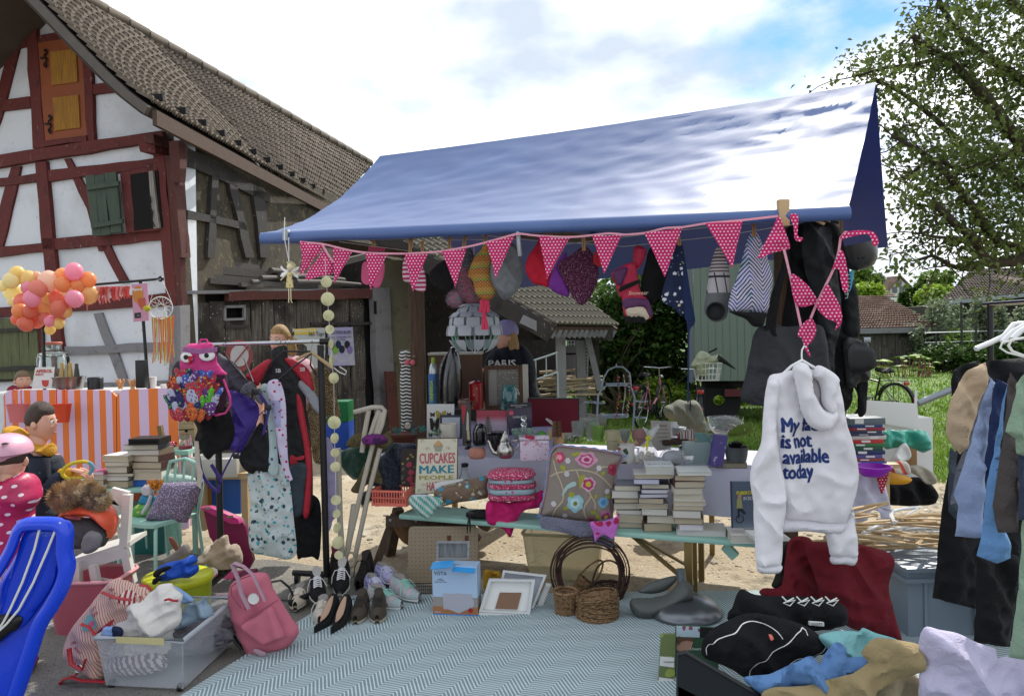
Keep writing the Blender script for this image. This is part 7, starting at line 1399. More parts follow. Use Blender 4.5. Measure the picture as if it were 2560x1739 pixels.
t=slab('drink_sign','tall pink sign with an orange sun, pale lettering and a spritz glass','',cB((1195,402),(1337,390),(1350,730),(1212,742)),6.15,.01,mat('sign_pink','b98399',ro=.5),'board');prt(t,cB(*[(1253+50*cos(a),495+80*sin(a))for a in np.linspace(0,6.28,20)[:-1]]),mat('sun_orange','b5732a',ro=.6),'print',-.0015,-.0005);lett(t,'Aperol',cB((1245,450))[0],92*.2754,mP,size=.03,off=.001)
prt(t,cB((1252,530),(1318,522),(1325,590),(1290,632),(1258,590)),mat('drink_red','a5482e',ro=.5),'glass',-.003,-.001);prt(t,cB((1220,662),(1278,655),(1281,705),(1224,710)),mK,'label');lett(t,'TWINT',cB((1258,685))[0],30*.2754,mP,y=-.004,size=.02)
t=T('dream_catcher','dream catcher with white web, yellow pompom and neon ribbon tassels','_',cB((1460,615)),D=6.1);s_=.2754*t.S;MB().tb([Vc((cos(a)*108*s_,0,sin(a)*100*s_))for a in np.linspace(0,2*PI,31)[:-1]],.004,6,cl_=True).bd('ring',mls,t);rr=RR(2);mb=MB()
for k in rN(12):a=k*PI/6;b=a+PI*.8;mb.tb([(cos(a)*108*s_,0,sin(a)*100*s_),(cos(b)*108*s_,.002,sin(b)*100*s_)],.0013,3)
mb.tb(t.m3(cB((1360,570),(1420,365),(1460,355))),.0018,3);mb.tb(t.m3(cB((1560,570),(1475,365))),.0018,3);mb.bd('web',mls,t);pompom(t,t.m3(cB((1335,620)),-.02)[0],.032,mat('neon_yellow','b5b036',ro=1),300,3)
for i in rN(26):x=1380+i*8;h=['d96a4a','b9b23a','9fc4ae','d95a55','c9a04a'][i%5];y0=700-(max(0,x-1500))*.25;q=t.m3(cB((x,y0),(x+rr.u(-12,12),y0+200),(x+rr.u(-20,15)*(1 if i>3 else 3),y0+rr.u(330,450))),rr.u(-.01,.01));MB().tb(q,.0042,4,sq_=.4).bd('tassel',mat('rib'+h[1:],h,ro=.8),t)
# BOOK TABLE AND MINT CHAIRS
t=T('mint_table','pale mint folding table carrying piles of books by the boy','',cC((900,960)),D=5.3);zt_=P(*cC((1000,925))[0],5.3).z;MB().box(-.45,.62,-.12,.35,zt_-.03-t.loc.z,zt_-t.loc.z,b=.01).bd('tabletop',mM,t)
for x in(-.4,.55):MB().bar((x,.3,-t.loc.z),(x,.3,zt_-t.loc.z-.03),.03,.03).bd('leg',mM,t)
G='books on the mint table'
stack(bs,[(745,942,868,905),(742,945,826,868),(740,945,785,826),(830,945,750,785,'a84a6c','c9b9c2','pink')],cC,5.2,zt_+.002,'the low pile nearest the boy',G,seed=2)
stack(bs,[(930,1175,860,925),(945,1165,828,862),(945,1208,800,830,'2a2d38'),(945,1160,758,820),(945,1175,720,765),(920,1175,672,725)],cC,5.22,zt_+.002,'the centre pile on the mint table',G,seed=4)
stack(bs,[(1175,1400,822,885,'2f5fa8','2f5fa8','blue'),(1205,1470,760,830),(1200,1465,742,768),(1185,1475,690,750),(1195,1455,645,705),(1145,1450,605,655),(1115,1440,562,612,'4a5058','c9c5b5','grey')],cC,5.24,zt_+.002,'the tall pile before the striped panel',G,seed=6)
t=book('black thriller with white spine lettering topmost on the tall left pile',*[cC((1160,0))[0][0],cC((1448,0))[0][0],cC((0,505))[0][1],cC((0,562))[0][1]],5.2,.18,'1b1817','1b1817',grp=G,z=bs[-1].o.location.z+bs[-1].h+.001);q=t.h;vs,fs=text('SHADOW AGENTS',.022,ext=.0003);MB().add([(-v[0],-.001,q*.5+.008-v[2])for v in vs],fs).bd('lettering',mP,t,sm=0)
t=T('wooden_strut','slanting wooden folding-chair strut behind the books','',cC((1540,815)),D=5.5);MB().bar(*t.m3(cC((1540,830),(1450,375))),.04,.03).bd('wood',wood('76623f','ochre_wood'),t)
def chair(label,px,py,D,ang):
 t=T('metal_chair',label,'chair',loc=(P(px,py,D).x,D,0),rz=ang,grp='mint tube-framed chairs');MB().surf(lambda u,v:((u-.5)*(.36-.04*v),(v-.5)*.36,.43-.012*sin(u*PI)),8,8,th=.022).bd('seat',mM,t)
 for s in(-1,1):MB().tb([(s*.19,-.19,0),(s*.18,-.17,.38),(s*.15,-.14,.42),(s*.15,.12,.42)],.012,8).bd('leg',mM,t);MB().tb([(s*.19,.2,0),(s*.17,.16,.42)],.012,8).bd('leg',mM,t)
 MB().tb([(-.17,.16,.42),(-.19,.19,.62),(-.15,.2,.76),(0,.21,.79),(.15,.2,.76),(.19,.19,.62),(.17,.16,.42)],.012,8).bd('back_frame',mM,t)
 for x in(-.09,0,.09):MB().tb([(x,.16,.44),(x,.205,.78)],.008,6).bd('back_bar',mM,t)
 return t
chair('nearer mint tube chair with the purple cushion on its seat',405,1430,5.0,R(-28));chair('farther mint tube chair half hidden behind the nearer one, doll on its seat',350,1400,5.35,R(-28))
t=T('patterned_cushion','purple and white speckled square cushion standing on the mint chair','',cC((1520,1245)),D=4.95);mb=pf(t.m(cC((1480,895),(1660,885),(1850,885),(1790,1060),(1700,1255),(1520,1248),(1310,1225),(1400,1060))),.07,.018,fo(.006),w=.12,sm=False);mb.bd('cushion',mat('lilac_print','685c74',ro=.9,ly=lambda x:[(x.vor(95)[0]<.36,'a79eb0')]),t)
t=T('mint_cushion','pale mint patterned cushion behind the doll','',cC((1580,880)),D=5.3);mb=pf(t.m(cC((1430,810),(1600,815),(1750,840),(1740,900),(1430,900))),.05,.018,None);mb.bd('cushion',bh('mint_print','9fb3ac',[(60,.25,'c3cbc6',2)]),t)
t=T('rag_doll','rag doll with orange wool hair, blue top and green skirt on the mint chair','',cC((1290,1180)),D=5.05);mw=ch('b9b4bb');mb=pf(t.m(cC((1300,935),(1335,905),(1400,930),(1400,1000),(1340,1010),(1305,985))),.045,.01,None);mb.bd('head',mw,t)
mb=pf(t.m(cC((1310,990),(1390,1010),(1440,1020),(1400,1090),(1300,1090),(1265,1060))),.04,.012,None);mb.bd('top',ch('2f7fa0'),t);mb=pf(t.m(cC((1265,1085),(1390,1080),(1400,1150),(1330,1200),(1200,1200),(1198,1140))),.05,.012,fo(.01,12));mb.bd('skirt',bh('green_skirt','5f9a4a',[(30,.3,'c2c860',1)]),t)
MB().tb(t.m3(cC((1370,1010),(1350,1080),(1290,1175)),-.05),[.012,.014,.012],8).bd('arm',mw,t);mb=MB();rr=RR(3)
for i in rN(60):x=rr.u(1330,1500);y=rr.u(860,920);mb.tb(t.m3(cC((x,y),(x+rr.u(-20,20),y+rr.u(30,60)),(x+rr.u(-40,40),y+rr.u(40,100))),rr.u(-.05,.03)),.004,4)
mb.bd('hair',ch('b5741f'),t,kind='stuff')
for nm,lab,x0,x1,y0,y1,D,dep,h in(('teal_crate','dark teal storage box under the mint chairs',1200,1500,1220,1660,5.6,.3,'17605c'),('blue_box','bright blue storage box under the wooden table behind the rack',1890,2185,850,1180,5.7,.3,'2b62b8'),('orange_box','orange box with papers under the book table',1190,1330,930,1100,5.6,.25,'b84a24'),('drawer_cabinet','small pale wooden cabinet with round finger holes',1622,1765,300,520,5.8,.25,'9c8a68'),('white_crate','white storage tray filled with clear plastic on the wooden table',1685,2150,680,850,5.5,.3,'b9b6ac'),('yellow_box','yellow-brown carton under the wooden table',1790,1880,950,1200,5.6,.2,'a5701f')):
 a=cC((x0,y0),(x1,y1));t=rbox(nm,lab,'cabinet' if 'cab' in nm else 'box',a[0][0],a[1][0],a[0][1],a[1][1],D,dep,pc(h)if 'cab' not in nm else wood(h,'pale_ply',ax='X'))
 if 'cab' in nm:
  for z in(.5,):MB().box(-t.w,t.w,-.003,0,t.h*z-.003,t.h*z+.003).bd('gap',m_hole,t);
  for z in(.44,.94):MB().lh([(0,-.001),(.011,-.001),(.011,.001)],12,M=MT((0,-.001,t.h*z))@MR(PI/2,4,'X')).bd('hole',m_hole,t)
t=T('wooden_table','pale wooden table with drawer behind the clothes rack','',cC((2220,1330)),D=5.55)
for x in(1830,2220):q=t.m(cC((x-35,850),(x+35,1330)));MB().box(q[0][0],q[1][0],0,.06,q[1][1],q[0][1]).bd('leg',Ms['beech'],t)
q=t.m(cC((1680,815),(2262,855)));MB().box(q[0][0],q[1][0],-.02,.4,q[1][1],q[0][1]).bd('tabletop',Ms['beech'],t)
t=T('storage_jar','clip-top glass jar with red beads on the little mint shelf','',cC((1685,590)),D=5.7);jar(t,cC,1685,[(0,590),(58,588),(60,480),(48,455),(0,450)],m_glass,'jar');jar(t,cC,1685,[(0,586),(50,584),(50,560),(0,558)],pc('8c2440'),'beads')
t=T('mint_shelf','short mint shelf board holding a jar and a red toadstool','',cC((1620,620)),D=5.7);q=t.m(cC((1505,590),(1760,622)));MB().box(q[0][0],q[1][0],-.1,.12,q[1][1],q[0][1]).bd('board',mM,t);q=t.m(cC((1640,622),(1690,840)));MB().box(q[0][0],q[1][0],0,.05,q[1][1],q[0][1]).bd('leg',Ms['pale_card'],t)
t=T('toadstool','red toadstool ornament with white dots and ribbon','ornament',cC((1570,575)),D=5.65);q=t.m3(cC((1570,545)))[0];MB().ball(q,(.03,.03,.026),14).bd('cap',dots('toadstool_red','a81f2c','d9d0cf',.014,.25),t);MB().tb(t.m3(cC((1565,570),(1560,600))),.008,6).bd('stem',mP,t)
# WHITE CHAIR, HELMET, TUBS
t=T('white_chair','white wooden chair with crossed back holding an orange ski helmet','',cD((690,940)),D=4.15);m_wp=mat('white_paint','c9c7c1',ro=.35,var=.05);zs=P(*cD((800,350))[0],4.15).z-t.loc.z
def q3(*p,dy=0.):return t.m3(cD(*p),dy)
mb=MB();a,b=q3((640,350),(1085,235));mb.poly3([a+Vc((0,-.02,0)),b+Vc((.0,.1,0)),b+Vc((-.02,.34,.0)),a+Vc((-.02,.3,.0))],(0,0,-.025));mb.bd('seat',m_wp,t)
MB().bar(a+Vc((0,0,-.05)),b+Vc((0,.1,-.05)),.02,.06).bd('apron',m_wp,t)
for p,nm in((((700,375),(705,980)),'leg'),(((840,400),(885,670)),'leg')):q=q3(*p);MB().bar(q[0],q[1],.04,.038).bd(nm,m_wp,t)
mb=MB();qs=q3((1150,-235),(1130,100),(1120,240),(1190,560),dy=.1)
for i in rN(3):mb.bar(qs[i],qs[i+1],.045,.04,up=(0,1,0))
mb.bd('back_leg',m_wp,t)
for p in(((1000,-230),(1150,-190)),((1010,-180),(1100,-90)),((1090,-30),(1000,60)),((1000,-60),(1100,120))):q=q3(*p,dy=.12);MB().bar(q[0],q[1],.09 if p[0][1]==-230 else.03,.03,up=(0,1,0)).bd('back_rail',m_wp,t)
for p in(((430,970),(680,870)),((520,780),(690,800)),((880,540),(1000,560))):q=q3(*p,dy=.05);MB().bar(q[0],q[1],.02,.035).bd('stretcher',m_wp,t)
t=T('ski_helmet','orange ski helmet with grey ear pads lying on the white chair','',cC((850,1400)),D=4.05);m_or=pc('d8593c',ro=.3)
mb=pf(t.m(cC((560,1180),(620,1110),(740,1075),(860,1080),(960,1110),(1030,1190),(1040,1290),(1010,1400),(985,1390),(1000,1320),(940,1260),(860,1200),(740,1190),(600,1200),(555,1230))),.1,.016,None,w=.06);mb.bd('shell',m_or,t)
mb=pf(t.m(cC((560,1215),(620,1200),(740,1198),(850,1215),(930,1270),(1005,1340),(990,1420),(930,1470),(690,1480),(680,1390),(640,1300))),.06,.016,fo(.014,7,3),y0=-.02,w=.05);mb.bd('padding',ch('454648'),t)
mb=pf(t.m(cC((860,1320),(920,1290),(1000,1330),(995,1420),(930,1480),(850,1490),(830,1400))),.03,.014,None,y0=-.09,w=.03);mb.bd('ear_pad',ch('77777a'),t)
MB().pm(t.m(cC((705,1155),(830,1165),(828,1190),(712,1178))),-.104,-.09).bd('vent',m_silver,t)
t=T('fur_hat','fluffy golden-brown fur headband heaped on the ski helmet','',cC((740,1060)),D=4.0)
for x,y,r in((590,1020,.085),(800,1000,.08),(880,1050,.075),(680,970,.07)):pompom(t,t.m3(cC((x,y)),random.uniform(-.03,.03))[0],r,mat('fox_fur','a58658',ro=1,ly=lambda x:[(ss(x.n(14,4),.48,.6),'5e4730'),(ss(x.n(25,3),.56,.64),'c9b184')],sheen=.5),2600,x,'fur')
def tub(t,pts,m,nm='tub',th=.004):
 """open box frustum from four top corners and four bottom corners"""
 mb=MB();T4,B4=pts;n=len(T4)
 for i in rN(n):
  j=(i+1)%n;a,b,d,e=T4[i],T4[j],B4[j],B4[i];nn=(b-a).cross(e-a).normalized()*th;mb.add([a,b,d,e,a+nn,b+nn,d+nn,e+nn],[(0,1,2,3),(7,6,5,4),(0,4,5,1),(1,5,6,2),(2,6,7,3),(3,7,4,0)])
 mb.add(list(B4)+[p+Vc((0,0,th))for p in B4],[tuple(rN(n))[::-1],tuple(rN(n,2*n))]);mb.bd(nm,m,t,sm=0)
def boxy(t,w,d,h,tp=.85,r=.04,n=6):
 def ring(w,d,z):return[Vc((sx*(w/2-r)+r*cos(a),sy*(d/2-r)+r*sin(a),z))for sx,sy,a0 in((1,1,0),(-1,1,PI/2),(-1,-1,PI),(1,-1,1.5*PI))for a in[a0+k*PI/2/n for k in rN(n+1)]]
 return ring(w,d,h),ring(w*tp,d*tp,.003)
t=T('pink_tub','pale pink plastic wash tub behind the white chair leg','',cD((560,1130)),z=0);T4,B4=boxy(t,.42,.32,.3,.8,.08);tub(t,(T4,B4),pc('b8616f',transl=.2));MB().tb(T4,.01,6,cl_=True).bd('rim',pc('cf8f97'),t);t.o.location=(G_:=GZ(*cD((600,1120))[0])+Vc((0,.25,0)))
t=T('lime_bin','lime green metal bin with a lid','',cD((1610,800)),D=4.3);t.o.location.z=0;s_=.278*t.S;zt_=P(*cD((1610,480))[0],4.3).z;MB().lh([(0,.0),(270*s_,.0),(290*s_,zt_-.03),(285*s_,zt_-.02)],32,sy=.9).bd('bin',pc('8f9a12'),t);MB().lh([(298*s_,zt_-.045),(308*s_,zt_-.03),(304*s_,zt_-.01),(285*s_,zt_+.0),(0,zt_+.004)],32,sy=.9).bd('lid',pc('b3b81e',ro=.35),t)
def heap2(nm,lab,cat,pts,D,th,m,**k):return hg(nm,lab,cat,pts,D,th,m,**k)
t=hg('blue_gloves','pair of bright blue padded ski gloves on the lime bin lid','',cD((1412,470),(1420,430),(1500,380),(1640,350),(1720,310),(1765,330),(1775,370),(1720,400),(1780,400),(1782,460),(1700,515),(1600,520),(1500,545),(1420,545),(1410,510),(1490,470)),4.15,.05,ch('1750b5',ro=.6),amp=.02,fx=10);mb=pf(t.m(cD((1420,480),(1430,430),(1540,385),(1580,400),(1500,440),(1460,480))),.01,.012,None,y0=-.05);mb.bd('palm',m_blk,t);mb=pf(t.m(cD((1412,540),(1420,500),(1480,470),(1500,490),(1440,545))),.01,.012,None,y0=-.055);mb.bd('palm',m_blk,t)
t=hg('plush_mouse','grey plush mouse with big ears behind the blue gloves','plush toy',cD((1480,350),(1520,310),(1590,270),(1660,215),(1695,225),(1710,300),(1640,350),(1540,385),(1470,380)),4.35,.06,mat('plush_grey','7d7672',ro=1,bu=lambda x:x.n(120,4,.8),bs=1.),amp=.01)
t=hg('plush_antlers','brown felt ear of a plush toy beside the mint chair leg','plush toy',cD((1520,150),(1560,160),(1600,230),(1610,280),(1570,270),(1530,200)),4.5,.02,ch('6d4238'))
t=hg('plush_bear','large beige plush animal lying on its back in the magenta suitcase','plush toy',cD((1775,350),(1790,320),(1830,300),(1850,240),(1890,225),(1910,260),(1920,200),(1990,140),(2040,140),(2060,220),(2110,210),(2150,240),(2180,330),(2150,420),(2000,440),(1900,400),(1790,385)),4.75,.12,mat('plush_beige','a18d76',ro=1,bu=lambda x:x.n(100,4,.8),bs=1.,sheen=.4,ly=lambda x:[(ss(x.X,-.02,-.1),'c0b49c')]),amp=.03,fx=4)
t=T('magenta_suitcase','open magenta cardboard suitcase standing behind the rack pole','',cD((2150,560)),D=4.95);m_mg=mat('magenta_case','6d1240',ro=.45);MB().pm(t.m(cC((1840,1110),(1920,1110),(2180,1220),(2230,1300),(2300,1600),(2250,1690),(2080,1640),(1900,1380))),0,.04).bd('lid',m_mg,t);MB().pm(t.m(cC((1840,1108),(1925,1100),(2185,1205),(2200,1250),(2120,1250))),-.05,.0).bd('lid_side',mat('magenta_lite','a8286a',ro=.4),t)
for x,y in((1885,1122),(2090,1200)):mb=MB();q=t.m3(cC((x,y)),-.052)[0];mb.box(q.x-.02,q.x+.02,q.y-.006,q.y,q.z-.008,q.z+.008);mb.bd('latch',m_silver,t)
q=t.m3(cD((1890,520),(2270,470),(2200,620),(1890,640)),0);MB().poly3([q[0]+Vc((0,.1,0)),q[1]+Vc((0,.1,0)),q[2]+Vc((0,-.25,0)),q[3]+Vc((0,-.25,0))],(0,0,-.05)).bd('base',m_mg,t)
m_sb=mat('pinstripe','c2a99b',ro=.9,ly=lambda x:[(fr(x.X/.011+x.Z/.03)<.3,'a05a52')],bu=250);m_rl=mat('red_leather','9a1c28',ro=.4)
t=hg('striped_bag','red and cream pinstriped shoulder bag with appliqué and script, leaning by the clear box','',cD((575,1130),(620,1010),(700,900),(800,780),(930,610),(1010,540),(1080,530),(1180,560),(1300,590),(1360,640),(1330,800),(1150,1000),(1000,1150),(960,1400),(880,1410),(760,1370),(640,1310),(590,1230)),3.52,.13,m_sb,amp=.02,fx=3,w=.12);bag=t
for p in(((915,645),(1050,700),(1180,715)),((725,930),(800,960),(860,1030)),((620,1150),(640,1290),(740,1340),(770,1250)),((1260,580),(1320,590),(1355,630))):MB().tb(t.m3(cD(*p),-.13),.011,6,sq_=.5).bd('leather_strap',m_rl,t)
MB().tb(t.m3(cD((690,1380),(600,1420),(540,1450),(560,1500),(700,1525),(850,1500),(970,1470)),-.05),.014,6,sq_=.4).tb(t.m3(cD((560,1430),(640,1410),(740,1440),(960,1450)),-.09),.013,6,sq_=.4).bd('strap',m_rl,t);mb=MB();q=t.m3(cD((705,1330)),-.13)[0];mb.tb([q+Vc((cos(a)*.018,0,sin(a)*.018))for a in np.linspace(0,6.28,13)[:-1]],.003,5,cl_=True);mb.bd('ring',m_silver,t)
mp_=mat('script_red','8c2b38',ro=.8)
for s,p,w,a in(('My',(1050,610),60,.5),('lair',(1070,660),80,.5),('royal',(905,760),70,.9),('fish',(930,810),60,.6),('Milk',(725,1070),70,.4),('Rosie',(775,1120),90,-.4)):
 vs,fs=text(s,.04,shear=.3,ext=.0003,sub=.02);q=t.m(cD(p))[0];k=w*.278*t.S/max(1e-4,max(v[0]for v in vs)-min(v[0]for v in vs));mb=MB().add([MT((q[0],0,q[1]))@MR(-a,4,'Y')@Vc((v[0]*k,v[1],v[2]*k))for v in vs],fs);dp(mb,0,t.mb,.003);mb.bd('lettering',mp_,t,sm=0)
deco(t,t.mb,[cD((850,810),(930,830),(940,900),(880,945),(810,910))],'applique',mat('app_teal','6f9c94',ro=.9));deco(t,t.mb,[cD((870,870),(915,845),(920,890),(880,920))],'applique',mat('app_pink','c2607a',ro=.9),.004);deco(t,t.mb,[cD((1180,600),(1320,650),(1280,715),(1110,690))],'applique',stripes('flag_str',('8c2434','cbbdb0'),.012),.003);deco(t,t.mb,[cD((940,960),(1050,860),(1080,850),(1040,930),(990,960))],'applique',m_rl,.004)
t=T('clear_storage_box','frosted clear plastic storage box on wheels full of children clothes','',430,1700,z=0);A_=GZ(265,1722)-t.loc;B__=GZ(458,1732)-t.loc;C_=GZ(578,1618)-t.loc;D__=A_+(C_-B__);top=lambda p,k:Vc((p.x,p.y,.25))+((p-(A_+C_)/2).normalized()*k);B4=[A_,B__,C_,D__];B4=[Vc((p.x,p.y,.02))for p in B4];T4=[top(p,.035)for p in B4]
m_fp=mat('frosted_plastic','c9ced4',ro=.22,alpha=.2,spec=.6);tub(t,(T4,B4),m_fp,'body');MB().tb(T4,.013,8,cl_=True).bd('rim',mat('frosted_rim','b5bbc2',ro=.3,alpha=.8),t)
for p in(A_,B__):MB().lh([(0,-.01),(.02,-.01),(.02,.01),(0,.01)],12,M=MT((p.x+.02*(1 if p is A_ else-1),p.y+.02,.02))@MR(PI/2,4,'Y')).bd('wheel',mK,t)
ce=(A_+C_)/2+t.loc;mb=MB();q=(T4[0]+T4[1])/2;lb_=T4[1]-T4[0];mb.bar(T4[0]+lb_*.25+Vc((0,-.014,.0)),T4[0]+lb_*.8+Vc((0,-.014,0)),.002,.03);mb.bd('tape',mat('masking_tape','b9b07f',ro=.8),t)
def pile(nm,lab,px,py,D,z,r,m,seed,cat='clothes',amp=.26,n=70,sc=1.,rot=0):tt=T(nm,lab,cat,loc=Vc((P(px,py,D).x,D,z)),rz=rot);mb=crumple((0,0,0),r,seed,n,amp,sc=sc);mb.bd('cloth',m,tt);return tt
pile('grey_clothes','dark grey clothes seen through the side of the clear box',470,1650,3.75,.12,(.22,.16,.1),ch('5d5a62'),3);pile('white_shirt','crumpled white clothes inside the front of the clear box',360,1600,3.6,.15,(.15,.1,.1),ch('bdbab6'),4,rot=.4);pile('zebra_print_top','brown and white striped top at the bottom of the clear box',340,1700,3.52,.07,(.14,.06,.05),stripes('zebra_top',('5d5157','b9b0b0'),.012,ang=.6),8)
t=hg('white_polo','white long-sleeved polo shirt heaped on top of the clear box','shirt',cD((1075,750),(1150,730),(1270,690),(1380,630),(1430,580),(1540,570),(1560,610),(1640,680),(1620,760),(1625,900),(1560,980),(1400,1045),(1250,1040),(1100,1045),(1040,960),(1060,890),(1150,830)),3.5,.09,ch('cfcbc6'),amp=.035,fx=4,fz=4);MB().tb(t.m3(cD((1480,718),(1520,708),(1560,722),(1600,722)),-.1),.006,5).bd('badge',m_rl,t)
t=hg('child_jeans','faded blue child jeans spilling over the rim of the clear box','',cD((1640,860),(1680,760),(1780,730),(1850,690),(1870,740),(1905,770),(1920,860),(1800,900),(1700,940),(1560,1000),(1440,1050),(1500,1010),(1620,930)),3.62,.05,mat('denim_lite','7f92a3',ro=.95,bu=300,ly=lambda x:[(ss(x.n(18,5),.5,.62),'5d7186')]),amp=.03,fx=8)
hg('blue_cotton_shirt','pale blue ribbed garment behind the white polo','',cD((1560,600),(1620,620),(1740,715),(1700,740),(1640,740)),3.75,.04,stripes('blue_rib',('6f93c4','8fabd0'),.004));hg('blue_socks','navy and light blue rolled socks at the left corner of the clear box','',cD((932,965),(1000,950),(1090,970),(1098,1040),(1000,1048),(930,1035)),3.42,.03,mat('navy_sock','141f3d',ro=.9,ly=lambda x:[((x.X<.005)*(x.Z<0.),'7f9cc9')]))
m_sl=pc('0b3fd0',ro=.28,coat=.3);t=T('blue_sledge','bright blue plastic bob sledge standing on end with a white cord','',cD((60,1500)),D=3.25)
ol=cD((-420,1650),(-300,1250),(-60,900),(0,560),(100,380),(200,200),(250,60),(290,10),(340,-8),(480,-12),(600,-5),(650,30),(668,120),(660,250),(684,400),(640,560),(540,740),(440,900),(330,1230),(180,1640),(0,1900),(-400,1900))
mb=pf(t.m(ol),.03,.03,None,w=.06,sm=True);mb.bd('hull',m_sl,t)
rim=[v-Vc((0,.07,0))for v in resamp([tuple(p)for p in t.m3(ol)],.03)];MB().tb(rim,.022,8,cl_=True,sq_=1.4).bd('rim',m_sl,t)
ins=pf(t.m(cD((260,120),(330,50),(560,50),(610,120),(590,260),(560,400),(520,560),(300,880),(130,1000),(-60,1100),(-40,900),(60,760),(120,560),(200,330))),.012,.03,None,y0=-.045,w=.04);ins.bd('floor_panel',pc('0a38c0',ro=.3),t)
for i in rN(4):MB().tb(t.m3(cD((330-i*18+60,360),(230-i*18+60,620)),-.06),.004,5).bd('groove',m_sl,t)
mb=pf(t.m(cD((80,800),(280,820),(240,930),(180,960),(20,1090),(-20,1050),(40,900))),.012,.02,None,y0=-.062);mb.bd('pad',mK,t)
MB().tb(t.m3(cD((385,15),(360,60),(310,260),(200,560),(100,780),(40,900),(0,960)),-.075),.005,6).tb(t.m3(cD((545,20),(510,60),(430,260),(300,560),(170,800),(60,930),(0,985)),-.08),.005,6).bd('cord',mls,t)
lett(t,'HAMAX\n20 kg',cD((480,92))[0],75*.278,mat('sledge_print','5f86dd',ro=.5),y=-.062,size=.03)
# CLOTHES RACK
DR=4.75;m_chr=mat('chrome','b5b5b5',ro=.12,metal=1.)
t=T('clothes_rack','black and chrome rolling clothes rack loaded with garments','_',loc=P(550,1470,DR)*1)
def w3(*p,D=DR):return[P(a,b,D)-t.loc for a,b in p]
t.loc.z=0;t.o.location.z=0
MB().tb(w3((512,862),(806,853)),.013,10).bd('rail',m_chr,t)
for x,y in((508,862),(812,853)):mb=MB();q=w3((x,y))[0];mb.tb([q-Vc((.03,0,0)),q+Vc((.03,0,0))],.021,10);mb.bd('end_knob',mK,t)
for x,y,x2 in((541,870,548),(801,862,812)):a,=w3((x,y));b,=w3((x2,1400));MB().tb([a,Vc((b.x+(.01),b.y,.09))],.021,10).bd('pole',mK,t);MB().tb([Vc((b.x,-.3,.09)),Vc((b.x,.28,.09))]if x<600 else[Vc((b.x-.22,.05,.09)),Vc((b.x+.02,.0,.09))],.02,8).bd('foot',mK,t)
a=GZ(725,1508,.06)-t.loc;b=GZ(795,1476,.08)-t.loc;MB().tb([a,b],.018,8).bd('foot',mK,t)
for x,y in((744,1450),):q=GZ(x,1458)-t.loc;MB().lh([(0,-.015),(.035,-.013),(.035,.013),(0,.015)],14,M=MT((q.x,q.y,.036))@MR(PI/2,4,'Y')).bd('castor',mK,t)
def hr(name,label,cat,pts,dy,th,m,**k):return hg(name,label,cat,cF(*pts),DR+dy,th,m,**k)
t=hr('owl_bag','pink owl-faced cloth bag with big white eyes and colourful fabric feathers','',((245,70),(340,62),(440,55),(462,110),(485,170),(495,230),(540,290),(578,325),(530,340),(430,362),(330,362),(230,330),(180,290),(172,230),(200,140)),-.28,.06,ch('c33f7f'),amp=.012,fx=5);ow=t
Do=DR-.28;S_=t.S*.2914
for cx_,cy_,rx,ry in((232,180,52,46),(408,165,68,47)):
 q=t.m3(cF((cx_,cy_)),-.062)[0];MB().ball(q,(rx*S_*1.12,.01,ry*S_*1.15),18).bd('eye_rim',ch('a23372'),t);MB().ball(q+Vc((0,-.008,0)),(rx*S_,.008,ry*S_),18).bd('eye',mP,t);MB().ball(q+Vc((0,-.016,0)),(21*S_,.004,21*S_),12).bd('pupil',m_blk_i,t)
MB().pm(t.m(cF((283,165),(327,168),(312,205),(298,235))),-.078,-.05).bd('beak',ch('b32430'),t);mb=MB();rr=RR(1)
for i in rN(46):x=200+i*6.3;y=118+abs(i-23)*-.9+14;mb.tb(t.m3(cF((x,y+22),(x+rr.u(-6,6),y-20)),-.075),.004,4)
mb.bd('eyebrow',ch('8f5a86'),t,kind='stuff')
q=t.m3(cF((352,302)),-.066)[0];MB().ball(q,(.012,.006,.012),10).bd('button',mat('wood_button','4d3a2b',ro=.5),t)
fm=[bh('fea%d'%i,a,[(55,.3,b,i),(80,.22,d,i*2)],bu=None)for i,(a,b,d)in EN((('7d1f2c','b98a3a','3f2450'),('b0532a','3a1c22','c9a24a'),('3b4f9a','b5aec0','1f2344'),('5a2a6e','b9b0c4','2f7d3a'),('4c9a2c','1f3f6a','a9c94a'),('1c2454','58a038','8a2a3a'),('9aa0b4','5b3f6e','c08a7a'),('a12440','2a6a4a','d0a060')))]
rr=RR(12)
for row in rN(7):
 for k in rN(8):
  x=120+k*58+(row%2)*28+rr.u(-12,12);y=300+row*54+rr.u(-12,12);
  if((x-325)/235)**2+((y-470)/230)**2>1:continue
  w=rr.u(30,42);a=(x-325)/500+rr.u(-.2,.2);pts=[(x+(u*cos(a)-v*sin(a)),y+(u*sin(a)*-1*0+v*cos(a)))for u,v in((-w*.6,-20),(w*.6,-20),(w,30),(w*.75,72),(0,95),(-w*.75,72),(-w,30))]
  mb=pf(t.m(cF(*pts)),.007,.016,None,y0=-.03-.012*row*.5-rr.u(0,.03)-.03*(1-((x-325)/235)**2),w=.01);mb.bd('feather',fm[rr.randrange(8)],t)
mb=pf(t.m(cF((150,290),(500,290),(560,400),(540,600),(420,690),(250,680),(130,600),(120,420))),.05,None,None,y0=.03);mb.bd('bag_body',ch('3a1f30'),t);MB().tb(t.m3(cF((545,370),(600,520),(605,590),(560,660),(480,680),(430,650)),-.03),.007,5).tb(t.m3(cF((340,60),(350,30),(400,28),(410,55))),.006,5).bd('strap',Ms['cloth_c33f7f'],t)
hr('grey_hat','dark grey soft hat peeking out left behind the owl bag','',((165,205),(130,235),(108,290),(112,350),(140,400),(200,380),(200,250)),-.1,.05,ch('3c3d42'))
